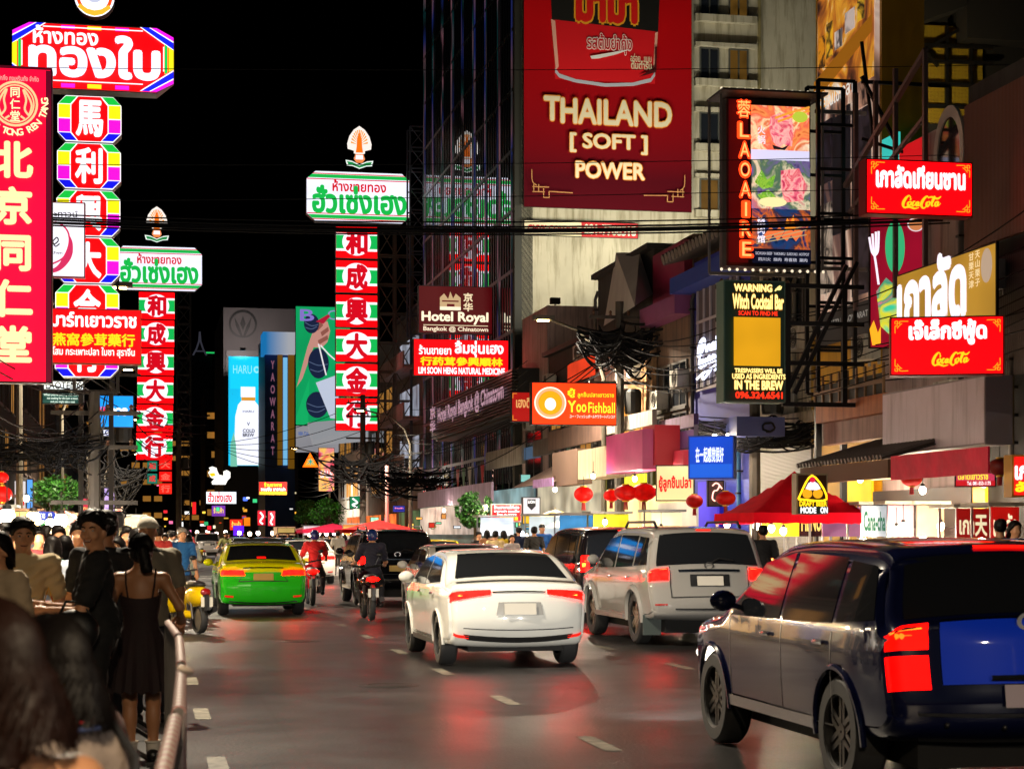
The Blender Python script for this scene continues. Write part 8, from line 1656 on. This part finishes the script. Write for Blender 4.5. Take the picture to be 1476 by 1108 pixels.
b.build("collar", [mat('a01420', .7), mat('3a4a7a', .7)], F2, True); b = MB(); b.tube([(.10, -.12, 1.0), (.125, -.11, 1.18), (.13, -.03, 1.275), (.12, .09, 1.2), (.09, .13, 1.0)], .012, 6); b.build("bag_strap", BLACK, F2, True)
b = MB(); b.ball((0, 0, 0), .14, 14, 10, (.5, 1.1, 1)); b.build("handbag", mat('2c2018', .4, 0, .2, 6), None, True); q = COL.objects["handbag"]; q.location = (gx(150, 5.6), 5.6, 1.0); tag(q, "dark brown handbag at the hip of the woman with the hair clip", "bag")
def strands(o, J, m, n, L, seed, r=.0022, short=False):
    R = random.Random(seed); s = J['s']; hd = Vector(J['head']); a = J['turn']; b = MB(); c = hd + Vector((0, -.008, .045 * s))
    for i in range(n):
        th = (R.uniform(-pi, pi) if short else R.uniform(-2.15, 2.15)) - pi / 2; fr = abs((th + pi / 2 + pi) % (2 * pi) - pi) > 2.0; pm = (R.uniform(.75, 1.0) if fr else R.uniform(1.1, 1.5)) if short else 1.6; part = R.uniform(.2, 1.0); pts = []; jit = R.gauss(0, .02); LL = L * R.uniform(.75, 1.05)
        for k in range(6):
            ph = .15 + (pm - .15) * k / 5; q = 1.24 + R.uniform(-.02, .03); pts.append(c + Vector((.076 * s * q * sin(ph) * cos(th + jit * k), .094 * s * q * sin(ph) * sin(th + jit * k), .090 * s * q * cos(ph))))
        e = pts[-1]
        for k in range(1, 6): pts.append(e + Vector((.012 * sin(k * 1.3 + i) + cos(th) * .01 * k, .008 * cos(k + i) - .006 * k * (sin(th) > 0), -LL * k / 5)))
        pts = [Vector(rotz(p, hd, a)) for p in pts]; b.tube(pts, [r] * (len(pts) - 2) + [r * .7, r * .3], 3, cap=False)
    b.build("loose_hair", m, o, True)
strands(F1, person_meshes('f1', None, 0)[1], HBR, 520, .15, 1); strands(F2, person_meshes('f2', None, 0)[1], HB, 520, .15, 2); strands(W1, person_meshes('w1', None, 0)[1], HB, 260, .03, 3, .0018)
strands(M1, person_meshes('m1', None, 0)[1], HB, 420, .015, 4, .0026, True); strands(M2, person_meshes('m2', None, 0)[1], HB, 380, .015, 5, .0026, True)
# --- crowd, built from a few stances; each keeps its own clothes
STD = {'a': (pose(1.72), dict(top=('short', .08), hair='short')), 'b': (pose(1.62, fem=True), dict(top=('short', .06), hair='long')), 'c': (pose(1.68, lf=(-.1, .2, .09), rf=(.1, -.18, .11), lh=(-.25, .2, .95), rh=(.27, -.12, .9)), dict(top=('short', .08), hair='short')),
       'd': (pose(1.60, fem=True, rh=(.12, .28, 1.15), relb=(.25, .08, 1.1)), dict(top=('short', .05), hair='bob')), 'e': (pose(1.75, w=1.12), dict(top=('short', .1), hair='cap')), 'g': (pose(1.7, w=1.05, lh=(-.12, .27, 1.2), rh=(.1, .3, 1.22), lelb=(-.26, .1, 1.1), relb=(.26, .12, 1.1)), dict(top=('long', .06), hair='short'))}
def crowd(st, px, Y, face, top, bot, label, skin_=None, hair=None, z=0.0, grp=None, vox=.018, sc=1.0):
    J, k = STD[st]; o = person(label, 'crowd_' + st, gx(px, Y), Y, z, face, {'body': skin_ or SK1, 'hair': hair or HB, 'shirt': cl(top), 'trousers': cl(bot), 'shoes': BLACK}, J, vox, grp, **k); o.scale = (sc,) * 3; return o
TO, AW = pi, ROADROT       # facing the camera / walking away
crowd('e', 213, 16.5, AW + .3, '8a8270', '26262c', "man in a white cap and grey shirt behind the woman in the dark dress", hair=cl('d8d0c0'))
crowd('a', 152, 14.6, AW - .2, '0e0e12', '16161a', "tall man in black seen from behind just right of the smiling man", sc=1.03)
crowd('b', -2, 12.2, TO - .5, 'b09a7c', '2a2a30', "girl with long dark hair and a beige top at the left frame edge", SK2)
crowd('a', 262, 36.5, TO + .5, '1a5a96', '2a2a30', "grey haired man in a bright blue shirt by the yellow scooter", SK2, HGR, sc=1.0)
crowd('d', 271, 38.5, AW, 'c8c4bc', '1a1a20', "person in a white top behind the blue shirted man")
names = [('a', 8, 19, TO, 'b8bcc4', "man in a pale grey shirt behind the cream shirted man's shoulder"), ('b', 76, 19.5, AW, 'a8b4c4', "woman in a pale blue top seen from behind in the left crowd"), ('d', 93, 20, AW + .3, '7aa07c', "person in a mint green top seen from behind in the left crowd"), ('c', 112, 21, TO, 'b86a2a', "man in an orange top partly behind the smiling man"),
         ('a', 84, 24, TO, '3a3034', "man with a dark shirt walking up behind the mint top"), ('g', 56, 23, TO, '7a1a20', "man in a maroon shirt in the left crowd"), ('a', 66, 27, AW, '4a4a52', "man in a charcoal shirt beyond the pale blue top"), ('b', 170, 21, TO, '4a5a7a', "woman in a slate blue top right of the tall man in black"),
         ('c', 182, 24, TO, '2a3a8a', "man in a royal blue shirt behind the woman in the dress"), ('a', 197, 20, AW, '1a1a1e', "dark haired man in a black shirt beyond the white cap"), ('e', 40, 30, AW, '8a4a3a', "man in a brick red shirt and pale cap deep in the left crowd"), ('d', 22, 27, TO, '9a9a90', "woman in a stone coloured top at the far left stalls"),
         ('b', 104, 32, TO, 'c0a0a8', "woman in a dusty pink top below the striped parasol"), ('a', 124, 34, AW, '2a2a2e', "man in a dark grey shirt below the dark pink banner"), ('g', 145, 36, TO, '8a7a5a', "man in an ochre shirt below the lavender banner"), ('b', 160, 40, AW, 'b0b4bc', "woman in a silver grey top beside the lavender banner"),
         ('c', 174, 44, TO, '5a2a2a', "man in a wine red shirt under the cream banner"), ('a', 188, 46, AW, '3a4a3a', "man in a moss green shirt beyond the royal blue shirt"), ('d', 200, 38, TO, 'c8b890', "woman in a straw coloured top above the dress woman's head"), ('b', 216, 42, AW, '6a3a6a', "woman in a plum top left of the blue shirted man"),
         ('a', 228, 36, AW, 'a82a2a', "man in a red shirt left of the blue shirted man"), ('c', 238, 48, TO, '2a2a34', "man in a navy shirt over the yellow scooter"), ('g', 246, 54, AW, '8a8a8a', "man in a mid grey jacket along the left kerb"), ('b', 234, 60, TO, 'b04a5a', "woman in a coral top along the left kerb"), ('a', 250, 66, AW, '1e1e22', "man in a coal black shirt along the left kerb"),
         ('d', 258, 72, TO, 'c0c8d0', "woman in an ice blue top along the left kerb"), ('c', 244, 80, AW, 'c8a040', "man in a mustard shirt along the left kerb"), ('e', 262, 88, TO, '3a5a8a', "man in a denim blue shirt and cap along the left kerb"), ('a', 272, 84, AW, '7a2020', "man in a dark red shirt beside the far parked scooters"), ('b', 254, 96, TO, '9a8a7a', "woman in a taupe top far along the left kerb")]
for st, px, Y, rot, c, lab in names: crowd(st, px, Y, rot + rng.uniform(-.5, .5), c, rng.choice(['1a1a20', '2a2a34', '3a342e', '4a4a52']), lab, rng.choice([SK1, SK2, SK3]), z=.13 if T_OF(px, Y) < -6.4 else 0, sc=rng.uniform(.96, 1.03))
right = [('a', 690, 58, TO, '2a2a2e', "man in a dark top under the dark rounded tree"), ('b', 702, 57, AW, '8a5a3a', "woman in a tan top right of the dark rounded tree"), ('a', 714, 54, AW, 'c8b080', "man in a sand coloured shirt below the red list board"), ('d', 726, 55, AW, 'd0b020', "woman in a yellow top below the red list board"), ('b', 738, 53, TO, 'b0a8a8', "woman in a pale top left of the cold white bulb"), ('c', 748, 57, AW, '1a2a4a', "man in a navy top by the cold white bulb"),
         ('a', 770, 52, AW, '2a2a2a', "man in a black tee behind the black people carrier"), ('e', 781, 54, TO, '1a5aa8', "vendor in a blue cap and shirt under the parasols"), ('b', 850, 46, TO, '7a3a2a', "vendor in a rust top behind the black people carrier"), ('c', 1100, 33.5, AW, '141418', "man in a black top passing the amber menu board"), ('b', 1462, 27, TO + .5, '1a6ab0', "woman in a blue top at the right frame edge by the chestnut stall"), ('a', 1442, 27.5, AW, '2a1c18', "man in a brown top in front of the tall bright red board"),
         ('c', 487, 76, AW, 'b8b0a4', "man in a white shirt crossing beyond the dark motorcycle"), ('a', 476, 78, AW, '1e1e24', "man in a black shirt crossing beyond the dark motorcycle"), ('b', 497, 84, AW, '8a3a4a', "woman in a rose top by the far stalls"), ('d', 507, 90, TO, '4a5a6a', "woman in a blue grey top by the far stalls"), ('a', 518, 94, TO, '3a3a3a', "man in a graphite top by the far stalls"), ('c', 465, 98, AW, 'c8c0c0', "man in an off white top under the clipped trees"), ('a', 415, 120, TO, '4a3030', "man in a brown red top far beyond the taxi"), ('b', 400, 118, TO, 'a89890', "woman in a beige grey top far beyond the taxi"), ('a', 352, 126, TO, '2a2a2a', "man in dark clothes far down the road"), ('b', 330, 122, TO, '8a2a2a', "woman in a red top far down the road")]
for st, px, Y, rot, c, lab in right: crowd(st, px, Y, rot + rng.uniform(-.4, .4), c, rng.choice(['1a1a20', '2a2a34', '3a342e']), lab, rng.choice([SK1, SK2]), z=.13 if T_OF(px, Y) > 6.7 else 0, sc=rng.uniform(.97, 1.03))
# --- riders
def rider(label, px, Y, rot, top, bot, helm, key, long_=False, hp=.80):
    J = pose(1.70, hip=(0, -.28, hp + .12), lean=.22, lh=(-.32, .36, 1.06), rh=(.32, .36, 1.06), lelb=(-.30, .08, 1.10), relb=(.30, .08, 1.10), lk=(-.22, .14, .70), rk=(.22, .14, .70), lf=(-.2, .02, .30), rf=(.2, .02, .30))
    return person(label, key, gx(px, Y), Y + .88, 0.0, rot, {'body': SK1, 'hair': helm, 'shirt': cl(top), 'trousers': cl(bot), 'shoes': BLACK}, J, .012, top=('long' if long_ else 'short', .05), hair='helmet', grip=1.1)
rider("motorcycle rider in a dark shirt and blue helmet beside the black off road car", 530 + 0, 36.4, ROADROT, '1a1a2a', '14141a', mat('1a2a5a', .2, coat=1), 'rid1')
rider("motorcycle rider in a bright red jacket and dark helmet passing the taxi", 447, 44, ROADROT, 'b80c08', '2a2020', mat('2a2c6a', .25, coat=1), 'rid1')
r_ = rider("motorcycle rider in an olive jacket coming towards the camera left of the taxi", 320, 80, ROADROT + pi - .2, '5a5a2a', '2a2a20', mat('1a1a1a', .25, coat=1), 'rid1')
